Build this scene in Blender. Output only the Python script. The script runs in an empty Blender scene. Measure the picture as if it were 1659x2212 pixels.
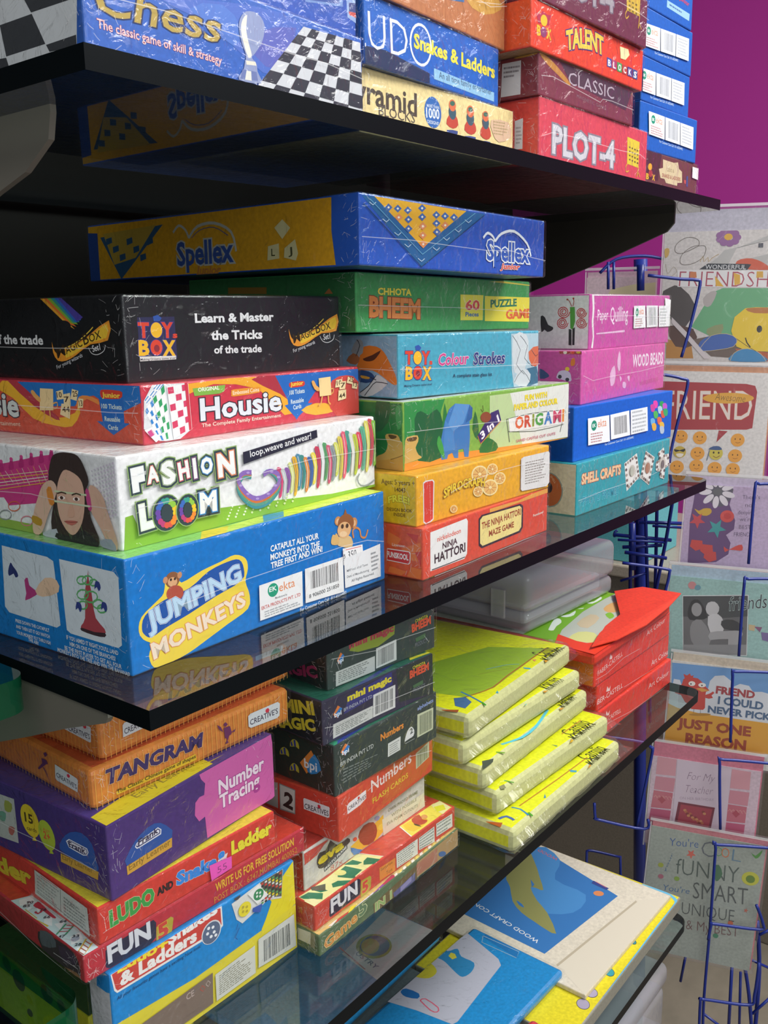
import bpy, bmesh, math, random
from mathutils import Vector, Matrix
from mathutils.geometry import tessellate_polygon

# ------------------------------------------------------------------ camera, world, lights, exposure
SC = bpy.context.scene
COL = SC.collection
R = math.radians
cam_d = bpy.data.cameras.new('camera'); cam = bpy.data.objects.new('camera', cam_d); COL.objects.link(cam)
cam_d.sensor_fit = 'VERTICAL'; cam_d.sensor_height = 24.0; cam_d.lens = 24.0 * 2023.3 / 2212
cam_d.clip_start = 0.01
CAM = Vector((-0.2927, -0.4084, -0.1175))
_f = Vector((0.76830, 0.60610, -0.20553)); _r0 = Vector((0.61935, -0.78512, 0.0)); _u0 = _r0.cross(_f)
_c, _s = math.cos(R(-0.951)), math.sin(R(-0.951))
_r = _c * _r0 + _s * _u0; _u = -_s * _r0 + _c * _u0
cam.matrix_world = Matrix(((_r.x, _u.x, -_f.x, CAM.x), (_r.y, _u.y, -_f.y, CAM.y), (_r.z, _u.z, -_f.z, CAM.z), (0, 0, 0, 1)))
SC.camera = cam
vs = SC.view_settings
vs.view_transform = 'Standard'; vs.look = 'None'; vs.gamma = 1.0; vs.use_curve_mapping = False
vs.exposure = 0.3
SC.cycles.max_bounces = 8; SC.cycles.transparent_max_bounces = 32; SC.cycles.diffuse_bounces = 3
SC.cycles.glossy_bounces = 4; SC.cycles.caustics_reflective = False; SC.cycles.caustics_refractive = False
SC.cycles.sample_clamp_indirect = 4.0
W = bpy.data.worlds.new('shop_air'); SC.world = W; W.use_nodes = True
W.node_tree.nodes['Background'].inputs['Color'].default_value = (0.93, 0.97, 1.0, 1)
W.node_tree.nodes['Background'].inputs['Strength'].default_value = 0.2
def area(name, loc, target, sx, sy, watt, col=(1, 0.98, 0.95)):
    d = bpy.data.lights.new(name, 'AREA'); d.shape = 'RECTANGLE'; d.size = sx; d.size_y = sy; d.energy = watt; d.color = col
    o = bpy.data.objects.new(name, d); COL.objects.link(o); o.location = loc
    o.rotation_euler = (Vector(target) - Vector(loc)).to_track_quat('-Z', 'Y').to_euler()
    return o
area('ceiling_light', (0.95, -1.15, 1.25), (0.65, 0.0, -0.3), 1.3, 0.5, 27)
area('ceiling_light', (-1.1, -0.7, 1.25), (0.1, 0.1, -0.3), 1.2, 0.5, 9)
area('ceiling_light', (1.7, -0.9, 1.3), (1.1, 0.0, -0.7), 1.2, 0.5, 28)
area('front_fill_light', (-0.9, -2.0, 0.2), (0.4, 0.1, -0.4), 1.6, 1.4, 18, (0.95, 0.98, 1.0))  # added soft fill from behind the camera, lifts faces under the shelves

# ------------------------------------------------------------------ materials
MATS = {}
def s2l(c): return c / 12.92 if c <= 0.04045 else ((c + 0.055) / 1.055) ** 2.4
def hexc(h):
    return tuple(s2l(int(h[i:i + 2], 16) / 255) for i in (0, 2, 4)) + (1,)
def nodes(name):
    m = bpy.data.materials.new(name); m.use_nodes = True
    return m, m.node_tree.nodes, m.node_tree.links, m.node_tree.nodes['Principled BSDF']
def mat(h, rough=0.42, spec=0.4, metal=0.0):
    """printed card or paint of one colour, with a faint ink mottle"""
    k = (h, rough, spec, metal)
    if k not in MATS:
        m, N, L, b = nodes('print_' + h)
        b.inputs['Base Color'].default_value = hexc(h)
        b.inputs['Roughness'].default_value = rough; b.inputs['Specular IOR Level'].default_value = spec
        b.inputs['Metallic'].default_value = metal
        MATS[k] = m
    return MATS[k]
def mat_card(h):
    k = ('card', h)
    if k not in MATS:
        m, N, L, b = nodes('card_' + h)
        n = N.new('ShaderNodeTexNoise'); n.inputs['Scale'].default_value = 260; n.inputs['Detail'].default_value = 3
        r = N.new('ShaderNodeValToRGB'); c = hexc(h)
        r.color_ramp.elements[0].color = tuple(x * 0.86 for x in c[:3]) + (1,); r.color_ramp.elements[0].position = 0.3
        r.color_ramp.elements[1].color = tuple(min(1, x * 1.08) for x in c[:3]) + (1,); r.color_ramp.elements[1].position = 0.7
        tc = N.new('ShaderNodeTexCoord')
        L.new(tc.outputs['Object'], n.inputs['Vector']); L.new(n.outputs['Fac'], r.inputs['Fac']); L.new(r.outputs['Color'], b.inputs['Base Color'])
        b.inputs['Roughness'].default_value = 0.38; b.inputs['Specular IOR Level'].default_value = 0.45
        MATS[k] = m
    return MATS[k]
def see_through(name, tint, gloss_rough, gain, haze=0.0, haze_col=(0.8, 0.8, 0.8, 1), bump=0.0, scale=60, ior=1.45):
    """clear sheet: transparent, with a Fresnel reflection, an optional milky share and wrinkles"""
    m, N, L, b = nodes(name); N.remove(b); out = N['Material Output']
    tr = N.new('ShaderNodeBsdfTransparent'); tr.inputs['Color'].default_value = tint
    gl = N.new('ShaderNodeBsdfGlossy'); gl.inputs['Roughness'].default_value = gloss_rough; gl.inputs['Color'].default_value = (1, 1, 1, 1)
    fr = N.new('ShaderNodeLayerWeight'); fr.inputs['Blend'].default_value = 0.5   # Schlick: f0 + (1 - f0) * facing^5, the same from both sides
    pw = N.new('ShaderNodeMath'); pw.operation = 'POWER'; pw.inputs[1].default_value = 5
    f0 = ((ior - 1) / (ior + 1)) ** 2
    mu = N.new('ShaderNodeMath'); mu.operation = 'MULTIPLY_ADD'; mu.inputs[1].default_value = gain * (1 - f0); mu.inputs[2].default_value = gain * f0; mu.use_clamp = True
    mx = N.new('ShaderNodeMixShader'); L.new(fr.outputs['Facing'], pw.inputs[0]); L.new(pw.outputs[0], mu.inputs[0]); L.new(mu.outputs[0], mx.inputs[0])
    base = tr
    if haze > 0:
        df = N.new('ShaderNodeBsdfDiffuse'); df.inputs['Color'].default_value = haze_col
        mh = N.new('ShaderNodeMixShader'); mh.inputs[0].default_value = haze
        L.new(tr.outputs[0], mh.inputs[1]); L.new(df.outputs[0], mh.inputs[2]); base = mh
    L.new(base.outputs[0], mx.inputs[1]); L.new(gl.outputs[0], mx.inputs[2]); L.new(mx.outputs[0], out.inputs['Surface'])
    if bump > 0:
        tc = N.new('ShaderNodeTexCoord'); n = N.new('ShaderNodeTexNoise'); n.inputs['Scale'].default_value = scale
        n.inputs['Detail'].default_value = 4; n.inputs['Distortion'].default_value = 1.5
        bp = N.new('ShaderNodeBump'); bp.inputs['Strength'].default_value = bump; bp.inputs['Distance'].default_value = 0.004
        L.new(tc.outputs['Object'], n.inputs['Vector']); L.new(n.outputs['Fac'], bp.inputs['Height'])
        for nd in (gl, fr): L.new(bp.outputs['Normal'], nd.inputs['Normal'])
    return m
GLASS = see_through('shelf_glass', (0.86, 0.92, 0.91, 1), 0.015, 1.05, 0.012, (0.5, 0.55, 0.55, 1), ior=1.52)
FILM = see_through('shrink_film', (0.985, 0.985, 0.985, 1), 0.09, 0.62, 0.005, (0.9, 0.9, 0.9, 1), bump=1.0, scale=55)
SLEEVE = see_through('card_sleeve_film', (0.97, 0.97, 0.98, 1), 0.12, 0.8, 0.03, (0.9, 0.9, 0.95, 1), bump=0.35, scale=22)
BAGFILM = see_through('clear_bag_film', (0.985, 0.985, 0.975, 1), 0.10, 0.7, 0.015, (0.9, 0.9, 0.85, 1), bump=0.9, scale=30)
MILKY = see_through('milky_plastic', (0.86, 0.86, 0.89, 1), 0.16, 0.9, 0.26, (0.72, 0.72, 0.76, 1), bump=0.25, scale=45)
SEAM_GLINT = see_through('film_seam_glint', (0.96, 0.96, 0.96, 1), 0.3, 1.0, 0.34, (0.95, 0.95, 0.95, 1))  # milky white of film seams; also paints glints on creases and sleeve tops
GREENGLASS = see_through('green_glass_edge', (0.05, 0.40, 0.22, 1), 0.05, 1.0, 0.35, (0.01, 0.13, 0.06, 1), ior=1.5)
EDGE = mat('0a0f12', 0.35, 0.12)
GREENTOP = see_through('green_glass_face', (0.62, 0.88, 0.74, 1), 0.03, 1.2)
BLUEWIRE = mat('1c2f86', 0.32, 0.5)

# ------------------------------------------------------------------ objects
def tag(o, label=None, cat=None, group=None, kind=None):
    if label: o['label'] = label
    if cat: o['category'] = cat
    if group: o['group'] = group
    if kind: o['kind'] = kind
    return o
def empty(name, loc, rot=(0, 0, 0)):
    o = bpy.data.objects.new(name, None); COL.objects.link(o); o.empty_display_size = 0.02
    o.location = loc; o.rotation_euler = rot; return o
class MB:
    """mesh builder with several materials"""
    def __init__(s): s.v = []; s.f = []; s.m = []; s.mats = []
    def mi(s, m):
        if m not in s.mats: s.mats.append(m)
        return s.mats.index(m)
    def add(s, vs, fs, m):
        k = len(s.v); i = s.mi(m); s.v += [tuple(v) for v in vs]
        for f in fs: s.f.append([k + a for a in f]); s.m.append(i)
    def box(s, lo, hi, m, bev=0.0, ms=None, seg=2):
        """box between two corners; ms = materials for -y, -x, +z and the rest"""
        bm = bmesh.new(); bmesh.ops.create_cube(bm, size=1)
        c = (Vector(lo) + Vector(hi)) / 2; d = Vector(hi) - Vector(lo)
        for v in bm.verts: v.co = Vector((v.co.x * d.x, v.co.y * d.y, v.co.z * d.z)) + c
        if ms:
            for f in bm.faces:
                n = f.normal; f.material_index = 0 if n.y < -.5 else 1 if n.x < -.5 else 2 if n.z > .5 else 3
        if bev: bmesh.ops.bevel(bm, geom=list(bm.edges), offset=bev, segments=seg, profile=0.5, affect='EDGES')
        s.bm(bm, ms or [m])
    def bm(s, bm, mats):
        bm.verts.index_update(); k = len(s.v); s.v += [tuple(v.co) for v in bm.verts]
        for f in bm.faces:
            s.f.append([k + v.index for v in f.verts]); s.m.append(s.mi(mats[min(f.material_index, len(mats) - 1)]))
        bm.free()
    def tube(s, pts, r, m, n=8):
        pts = [Vector(p) for p in pts]; rings = []; k = len(s.v)
        up = Vector((0, 0, 1)); prev = None
        for i, p in enumerate(pts):
            t = (pts[min(i + 1, len(pts) - 1)] - pts[max(i - 1, 0)]).normalized()
            a = t.cross(up if abs(t.z) < .9 else Vector((1, 0, 0))).normalized() if prev is None else (prev - prev.dot(t) * t).normalized()
            prev = a; b = t.cross(a)
            s.v += [tuple(p + r * (math.cos(2 * math.pi * j / n) * a + math.sin(2 * math.pi * j / n) * b)) for j in range(n)]
        i = s.mi(m)
        for q in range(len(pts) - 1):
            for j in range(n):
                s.f.append([k + q * n + j, k + q * n + (j + 1) % n, k + (q + 1) * n + (j + 1) % n, k + (q + 1) * n + j]); s.m.append(i)
        s.f.append([k + j for j in range(n)][::-1]); s.m.append(i)
        s.f.append([k + (len(pts) - 1) * n + j for j in range(n)]); s.m.append(i)
    def prism(s, poly, a, b, m, axis='z'):
        """extrude a 2D polygon between a and b along an axis"""
        n = len(poly)
        P = {'z': lambda u, v, w: (u, v, w), 'x': lambda u, v, w: (w, u, v), 'y': lambda u, v, w: (u, w, v)}[axis]
        tri = tessellate_polygon([[Vector((u, v, 0)) for u, v in poly]])
        vs_ = [P(u, v, a) for u, v in poly] + [P(u, v, b) for u, v in poly]
        fs = [tuple(t) for t in tri] + [tuple(n + q for q in t[::-1]) for t in tri]
        fs += [(i, (i + 1) % n, n + (i + 1) % n, n + i) for i in range(n)]
        s.add(vs_, fs, m)
    def build(s, name, parent=None, smooth=False, fix=False):
        me = bpy.data.meshes.new(name); me.from_pydata(s.v, [], s.f)
        for m in s.mats: me.materials.append(m)
        me.polygons.foreach_set('material_index', s.m)
        if smooth: me.polygons.foreach_set('use_smooth', [True] * len(s.f))
        if fix:
            b = bmesh.new(); b.from_mesh(me); bmesh.ops.recalc_face_normals(b, faces=b.faces); b.to_mesh(me); b.free()
        me.update()
        o = bpy.data.objects.new(name, me); COL.objects.link(o)
        if parent: o.parent = parent
        return o

# ------------------------------------------------------------------ print: lettering and drawn shapes on a face (millimetres)
_TXT = {}
def glyphs(s, bold, shear):
    k = (s, bold, shear)
    if k not in _TXT:
        c = bpy.data.curves.new('t', 'FONT'); c.body = s; c.size = 1; c.offset = bold; c.shear = shear
        c.resolution_u = 2; c.fill_mode = 'FRONT'
        o = bpy.data.objects.new('t', c); COL.objects.link(o)
        dg = bpy.context.evaluated_depsgraph_get(); dg.update()
        me = bpy.data.meshes.new_from_object(o.evaluated_get(dg))
        _TXT[k] = ([(v.co.x, v.co.y) for v in me.vertices], [tuple(p.vertices) for p in me.polygons])
        bpy.data.objects.remove(o); bpy.data.curves.remove(c); bpy.data.meshes.remove(me)
    return _TXT[k]
CAP = 0.682
def smooth_poly(p, n=4, closed=True):
    q = []; N = len(p)
    for i in range(N if closed else N - 1):
        a, b, c, d = (p[(i - 1) % N], p[i], p[(i + 1) % N], p[(i + 2) % N]) if closed else (p[max(i - 1, 0)], p[i], p[i + 1], p[min(i + 2, N - 1)])
        for k in range(n):
            t = k / n
            q.append(tuple(.5 * (2 * b[j] + (c[j] - a[j]) * t + (2 * a[j] - 5 * b[j] + 4 * c[j] - d[j]) * t * t + (3 * b[j] - a[j] - 3 * c[j] + d[j]) * t ** 3) for j in (0, 1)))
    if not closed: q.append(tuple(p[-1]))
    return q
class Face:
    """puts print on a plane: fn maps (u, v, height) in metres to 3D; every item lies a hair above the one before it"""
    def __init__(s, mb, fn, clip=None): s.mb = mb; s.fn = fn; s.k = 0; s.clip = clip
    def put(s, pts, fs, col):
        s.k += 1; h = 0.00008 + 0.000012 * s.k; c = s.clip
        if c: pts = [(min(max(u, c[0]), c[1]), min(max(v, c[2]), c[3])) for u, v in pts]
        s.mb.add([s.fn(u / 1000, v / 1000, h) for u, v in pts], fs, mat(col) if isinstance(col, str) else col)
    def poly(s, p, col, sm=0):
        if sm: p = smooth_poly(p, sm)
        s.put(p, [tuple(t) for t in tessellate_polygon([[Vector((u, v, 0)) for u, v in p]])], col)
    def ell(s, u, v, a, b, ang, col, n=20):
        c, q = math.cos(R(ang)), math.sin(R(ang))
        s.poly([(u + a * math.cos(t) * c - b * math.sin(t) * q, v + a * math.cos(t) * q + b * math.sin(t) * c) for t in [2 * math.pi * i / n for i in range(n)]], col)
    def line(s, p, w, col, sm=0):
        if sm: p = smooth_poly(p, sm, False)
        L, Q = [], []
        for i, a in enumerate(p):
            b0, b1 = p[max(i - 1, 0)], p[min(i + 1, len(p) - 1)]; dx, dy = b1[0] - b0[0], b1[1] - b0[1]; l = math.hypot(dx, dy) or 1
            L.append((a[0] - dy / l * w / 2, a[1] + dx / l * w / 2)); Q.append((a[0] + dy / l * w / 2, a[1] - dx / l * w / 2))
        n = len(p); s.put(L + Q, [(i, n + i, n + i + 1, i + 1) for i in range(n - 1)], col)
    def text(s, t, u, v, w, h, ang, col, bold=0.0, sh=0.0, ol=(), arc=0.0):
        base = glyphs(t, bold, sh); xs = [p[0] for p in base[0]]
        if not xs: return
        x0, x1 = min(xs), max(xs); sx = w / (x1 - x0); sy = h / (CAP + 2 * bold)
        c, q = math.cos(R(ang)), math.sin(R(ang))
        for co, off in list(ol) + [(col, 0)]:
            P, F = glyphs(t, bold + off, sh)
            o = []
            for x, y in P:
                a = (x - x0) * sx; b = (y + bold) * sy; r = a / w - .5
                b += arc * (1 - 4 * r * r)
                o.append((u + a * c - b * q, v + a * q + b * c))
            s.put(o, F, co)
    def bars(s, q, col='20242a', n=30, seed=1):
        rd = random.Random(seed); x = 0.04
        (a, b, c, d) = q
        L = lambda p, r, t: (p[0] + (r[0] - p[0]) * t, p[1] + (r[1] - p[1]) * t)
        vs_, fs = [], []
        while x < .95:
            w = rd.choice((.008, .008, .016, .024)); g = rd.choice((.01, .014, .024)); k = len(vs_)
            vs_ += [L(a, b, x), L(a, b, x + w), L(d, c, x + w), L(d, c, x)]; fs.append((k, k + 1, k + 2, k + 3)); x += w + g
        s.put(vs_, fs, col)
    def fine(s, q, rows, col='8a8f94', seed=1, fill=.45):
        """lines of print too small to read"""
        rd = random.Random(seed); (a, b, c, d) = q; vs_, fs = [], []
        L = lambda p, r, t: (p[0] + (r[0] - p[0]) * t, p[1] + (r[1] - p[1]) * t)
        for r in range(rows):
            y0 = (r + .3) / rows; y1 = y0 + fill / rows; x = .05; end = rd.uniform(.6, .97)
            while x < end:
                w = rd.uniform(.04, .13); x1 = min(x + w, end); k = len(vs_)
                for xx, yy in ((x, y0), (x1, y0), (x1, y1), (x, y1)): vs_.append(L(L(a, b, xx), L(d, c, xx), yy))
                fs.append((k, k + 1, k + 2, k + 3)); x = x1 + .02
        s.put(vs_, fs, col)
    def run(s, ops):
        """the ops hold tenths of a millimetre"""
        d = lambda q: [(u / 10, v / 10) for u, v in q]
        for o in ops:
            o = list(o)
            if o[0] in 'plbf': o[1] = d(o[1])
            elif o[0] == 'e': o[1:5] = [a / 10 for a in o[1:5]]
            else: o[2:6] = [a / 10 for a in o[2:6]]
            getattr(s, {'t': 'text', 'p': 'poly', 'e': 'ell', 'l': 'line', 'b': 'bars', 'f': 'fine'}[o[0]])(*o[1:])
def box_face(side, Wd, D, H, lift=0.0):
    if side == 'front': return (lambda u, v, h: (u, -h - lift, v)), (0.3, Wd * 1000 - .3, 0.3, H * 1000 - .3)
    if side == 'side': return (lambda u, v, h: (-h - lift, -u, v)), (-D * 1000 + .3, -.3, 0.3, H * 1000 - .3)
    if side == 'top': return (lambda u, v, h: (u, v, H + h + lift)), (0.3, Wd * 1000 - .3, 0.3, D * 1000 - .3)
    return (lambda u, v, h: (u, v, -h - lift)), (0.3, Wd * 1000 - .3, 0.3, D * 1000 - .3)
def game_box(name, label, group, loc, yaw, tilt, dims, cols, art, parts=(), film=True, bev=0.0012, cat='game box', seams=(), inner='carton'):
    """a boxed game: carton with its print, stuck-on labels and the shrink wrap are parts"""
    Wd, D, H = dims
    root = empty(name, loc, (0, R(tilt), R(yaw))); tag(root, label, cat, group)
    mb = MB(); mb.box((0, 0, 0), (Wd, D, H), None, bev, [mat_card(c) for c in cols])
    for side, ops in art.items():
        fn, cl = box_face(side, Wd, D, H); Face(mb, fn, cl).run(ops)
    mb.build(inner, root)
    for pn, side, ops in parts:
        m = MB(); fn, cl = box_face(side, Wd, D, H, 0.0012); Face(m, fn, cl).run(ops); m.build(pn, root)
    if film:
        m = MB(); e = 0.0019; m.box((-e, -e, -0.0002), (Wd + e, D + e, H + 0.0006), FILM, 0.0022)
        for side, ops in seams:
            fn, cl = box_face(side, Wd, D, H, e); F = Face(m, fn, cl)
            for p in ops: F.line(p, 0.6, SEAM_GLINT)
        rd = random.Random(int(abs(loc[0] * 7e4 + loc[2] * 9e4)))
        for side in ('front', 'side'):                      # pale streaks painted as highlights on film creases, thickest round the corners
            fn, cl = box_face(side, Wd, D, H, e); F = Face(m, fn, cl); sg = 1 if side == 'front' else -1
            for k in range(26):
                a = abs(rd.gauss(0, 9)) + .6; u = sg * (a if rd.random() < .7 or side == 'side' else Wd * 1000 - a); v = rd.uniform(1, H * 1000 - 1)
                l = rd.uniform(1.5, 8); t = rd.uniform(0, 3.14)
                F.line([(u, v), (u + l * .5 * math.cos(t), v + l * .5 * math.sin(t) + rd.uniform(-.4, .4)), (u + l * math.cos(t), v + l * math.sin(t))], rd.uniform(.12, .38), SEAM_GLINT)
        m.build('shrink_wrap', root)
    return root


# ------------------------------------------------------------------ the room
def structure(o): o['kind'] = 'structure'; return o
def wall_mat(name, h, rough=.7, scale=40, k=.9):
    m, N, L, b = nodes(name); c = hexc(h)
    n = N.new('ShaderNodeTexNoise'); n.inputs['Scale'].default_value = scale; n.inputs['Detail'].default_value = 5
    r = N.new('ShaderNodeValToRGB'); r.color_ramp.elements[0].color = tuple(x * k for x in c[:3]) + (1,); r.color_ramp.elements[1].color = c
    L.new(n.outputs['Fac'], r.inputs['Fac']); L.new(r.outputs['Color'], b.inputs['Base Color']); b.inputs['Roughness'].default_value = rough; b.inputs['Specular IOR Level'].default_value = .12
    return m
m = MB(); m.box((-1.6, -3.0, -1.50), (4.6, 1.7, -1.45), wall_mat('speckled_floor_tile', '958d7d', .5, 90, .5)); structure(m.build('floor'))
m = MB(); m.box((-1.6, -3.0, 1.40), (4.6, 1.7, 1.44), wall_mat('white_ceiling', 'e4e4e2')); structure(m.build('ceiling'))
m = MB(); m.box((-1.6, .50, -1.45), (1.25, .56, 1.40), wall_mat('dark_back_panel', '0b0906', .6, 12, .6)); structure(m.build('wall_back'))
m = MB(); m.box((3.3, -3.0, -1.45), (3.4, 1.7, 1.40), wall_mat('magenta_wall_paint', 'b8409f', .55, 7, .93)); structure(m.build('wall_far'))
m = MB(); m.box((1.25, 1.6, -1.45), (3.3, 1.7, 1.40), wall_mat('magenta_side_paint', 'b8409f', .55, 7, .93)); structure(m.build('wall_side'))

# ------------------------------------------------------------------ glass shelves and their brackets
def glass_shelf(name, label, x0, x1, y0, y1, z, t, rad):
    """clear slab with dark polished edges; the far front corner is rounded"""
    P = [(x0, y1), (x0, y0)]
    P += [(x1 - rad + rad * math.sin(a), y0 + rad - rad * math.cos(a)) for a in [i * math.pi / 16 for i in range(9)]] if rad else [(x1, y0)]
    P += [(x1, y1)]
    m = MB(); n = len(P)
    m.add([(x, y, z + t) for x, y in P] + [(x, y, z) for x, y in P], [tuple(range(n)), tuple(range(2 * n - 1, n - 1, -1))], GLASS)
    m.add([(x, y, z + t) for x, y in P] + [(x, y, z) for x, y in P], [(n + i, n + (i + 1) % n, (i + 1) % n, i) for i in range(n)], EDGE)
    o = m.build(name); tag(o, label, 'shelf', 'clear glass shelves with dark edges'); return o
glass_shelf('glass_shelf', 'clear glass shelf with dark edge carrying the chess set and the red boxes', 0, .8906, 0, .49, 0, .0122, 0)
glass_shelf('glass_shelf', 'clear glass shelf with dark edge carrying the blue monkey box and the craft boxes', .004, .8906, -.0079, .49, -.34, .0122, .022)
glass_shelf('glass_shelf', 'clear glass shelf with dark edge carrying the yellow packs and the FUN 5 boxes', 0, .8906, -.0111, .49, -.6266, .0122, .016)
def bracket(label, x, z, prof, col, t=.004):
    """tapered steel plate under a shelf; prof = its lower edge from tip to wall (y, drop)"""
    m = MB(); m.prism([(prof[0][0], z)] + [(y, z - d) for y, d in prof] + [(.49, z)], x - t / 2, x + t / 2, mat(col, .5), 'x')
    tag(m.build('shelf_bracket', fix=True), label, 'bracket', 'shelf brackets')
TIP = [(.034, .004), (.037, .008), (.077, .022), (.122, .040), (.164, .056), (.49, .18)]
FAR = [(.05, .004), (.05, .012), (.059, .022), (.147, .055), (.227, .082), (.49, .17)]
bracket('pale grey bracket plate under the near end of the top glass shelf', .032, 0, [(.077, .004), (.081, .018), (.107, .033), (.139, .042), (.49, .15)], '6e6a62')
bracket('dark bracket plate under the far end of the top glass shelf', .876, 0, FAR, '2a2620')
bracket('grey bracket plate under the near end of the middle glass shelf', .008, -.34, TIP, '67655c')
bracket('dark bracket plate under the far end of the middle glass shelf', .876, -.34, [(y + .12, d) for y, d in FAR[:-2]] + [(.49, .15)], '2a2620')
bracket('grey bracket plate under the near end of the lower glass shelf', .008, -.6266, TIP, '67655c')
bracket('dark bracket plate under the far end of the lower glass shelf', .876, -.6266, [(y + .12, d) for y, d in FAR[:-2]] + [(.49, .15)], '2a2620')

def clear_bag(root, Wd, D, H, seed):
    """loose clear film round a pack: sags at the middle, crumpled flat at both ends"""
    rd = random.Random(seed); nx, ny = 26, 12; V, F = [], []
    for s in (1, -1):
        for i in range(nx + 1):
            for j in range(ny + 1):
                u = i / nx; v = j / ny; x = -.012 + u * (Wd + .027); y = -.008 + v * (D + .01)
                ex = min(1, min(x + .012, Wd + .015 - x) / .014); ey = min(1, min(y + .008, D + .002 - y) / .009)
                k = max(0.0, ex) ** .5 * max(0.0, ey) ** .5
                mid = H * .5; z = mid + s * (H * .5 + .0010) * k + rd.uniform(-.0006, .0006) * (1.2 - k) * 2
                V.append((x + rd.uniform(-.0006, .0006), y, max(z, .0002)))
    n = (nx + 1) * (ny + 1)
    for b in (0, n):
        for i in range(nx):
            for j in range(ny):
                a = b + i * (ny + 1) + j; F.append((a, a + 1, a + ny + 2, a + ny + 1) if b else (a, a + ny + 1, a + ny + 2, a + 1))
    m = MB(); m.add(V, F, BAGFILM); m.build('clear_bag', root, smooth=True)
def colour_flap(root):
    """the stiff red end of the bag that lifts over the boxes"""
    m = MB(); P = [(.012, .010), (.05, -.004), (.12, -.012), (.20, -.010), (.262, -.004), (.262, .05), (.225, .075), (.14, .03), (.06, .022)]
    V = [(x, y, .0146 + .004 + .05 * max(0, x - .1) ** 1.5) for x, y in P]; n = len(P)
    V += [(x, y, z - .0012) for x, y, z in V]
    T = [tuple(t) for t in tessellate_polygon([[Vector((x, y, 0)) for x, y in P]])]
    m.add(V, T + [tuple(n + a for a in t[::-1]) for t in T] + [(i, (i + 1) % n, n + (i + 1) % n, n + i) for i in range(n)], mat_card('e2432b'))
    m.build('red_flap', root, fix=True)
def greeting_card(label, group, o, e, n, Wd, H, base, env, off, ops):
    e, n = Vector(e), Vector(n); w = e.cross(n)
    root = empty('greeting_card', (0, 0, 0)); tag(root, label, 'greeting card', group)
    root.matrix_world = Matrix(((e.x, n.x, w.x, o[0]), (e.y, n.y, w.y, o[1]), (e.z, n.z, w.z, o[2]), (0, 0, 0, 1)))
    m = MB(); m.box((0, 0, -.0012), (Wd, H, 0), mat_card(base)); F = Face(m, lambda u, v, h: (u, v, h), (.3, Wd * 1000 - .3, .3, H * 1000 - .3)); F.run(ops); m.build('card_sheet', root)
    m = MB(); m.box((.001, .002, -.0030), (Wd + .002, H + off, -.0016), mat_card(env)); m.build('envelope', root)
    m = MB(); m.box((-.003, -.003, -.0042), (Wd + .005, H + off + .006, .0034), SLEEVE, .0015); m.box((-.003, H + off + .0022, .0035), (Wd + .005, H + off + .0062, .0041), SEAM_GLINT, .0002); m.box((-.0025, -.002, .0035), (-.0005, H + off, .0039), SEAM_GLINT, .0001); m.build('plastic_sleeve', root)  # the pale strip along the sleeve top is a painted highlight
def card_rack(pockets, grid, posts):
    root = empty('card_rack', (1.20, .10, -1.45)); tag(root, 'blue wire greeting-card rack beyond the far end of the glass shelves', 'card rack')
    M_ = Matrix.Translation(-root.location)
    def part(name, pts, r):
        q = [tuple(a - b for a, b in zip(p, root.location)) for p in pts]
        if len(q) > 2 and r < .004:
            z = []
            for i in range(len(q) - 1):
                a, b, c, d = (Vector(q[max(i - 1, 0)]), Vector(q[i]), Vector(q[i + 1]), Vector(q[min(i + 2, len(q) - 1)]))
                for k in range(4):
                    t = k / 4; z.append(.5 * (2 * b + (c - a) * t + (2 * a - 5 * b + 4 * c - d) * t * t + (3 * b - a - 3 * c + d) * t ** 3))
            q = z + [Vector(q[-1])]
        m = MB(); m.tube(q, r, BLUEWIRE); m.build(name, root, smooth=True)
    for p, r in pockets: part('pocket_wire', p, r)
    for p, r in grid: part('frame_wire', p, r)
    for p, r in posts: part('post', p, r)

def far_things(a):
    """a cream counter with a teal carton beyond the card rack"""
    x, y, z = a; root = empty('counter', (x, y - .55, -1.45)); tag(root, 'cream counter standing beyond the blue wire card rack', 'counter')
    m = MB(); m.box((.02, .02, 0), (.58, .88, z + 1.42), mat_card('7a7266'), .004); m.build('counter_body', root)
    m = MB(); m.box((0, 0, z + 1.422), (.60, .90, z + 1.45), mat_card('b0a696'), .004); m.build('counter_top', root)
    m = MB(); m.box((0, 0, 0), (.2, .24, .14), mat_card('5fb4bc'), .002); o = m.build('carton'); o.location = (x + .03, y - .08, z + .0005)
    tag(o, 'plain teal carton on the cream counter beyond the wire rack', 'carton')

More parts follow.
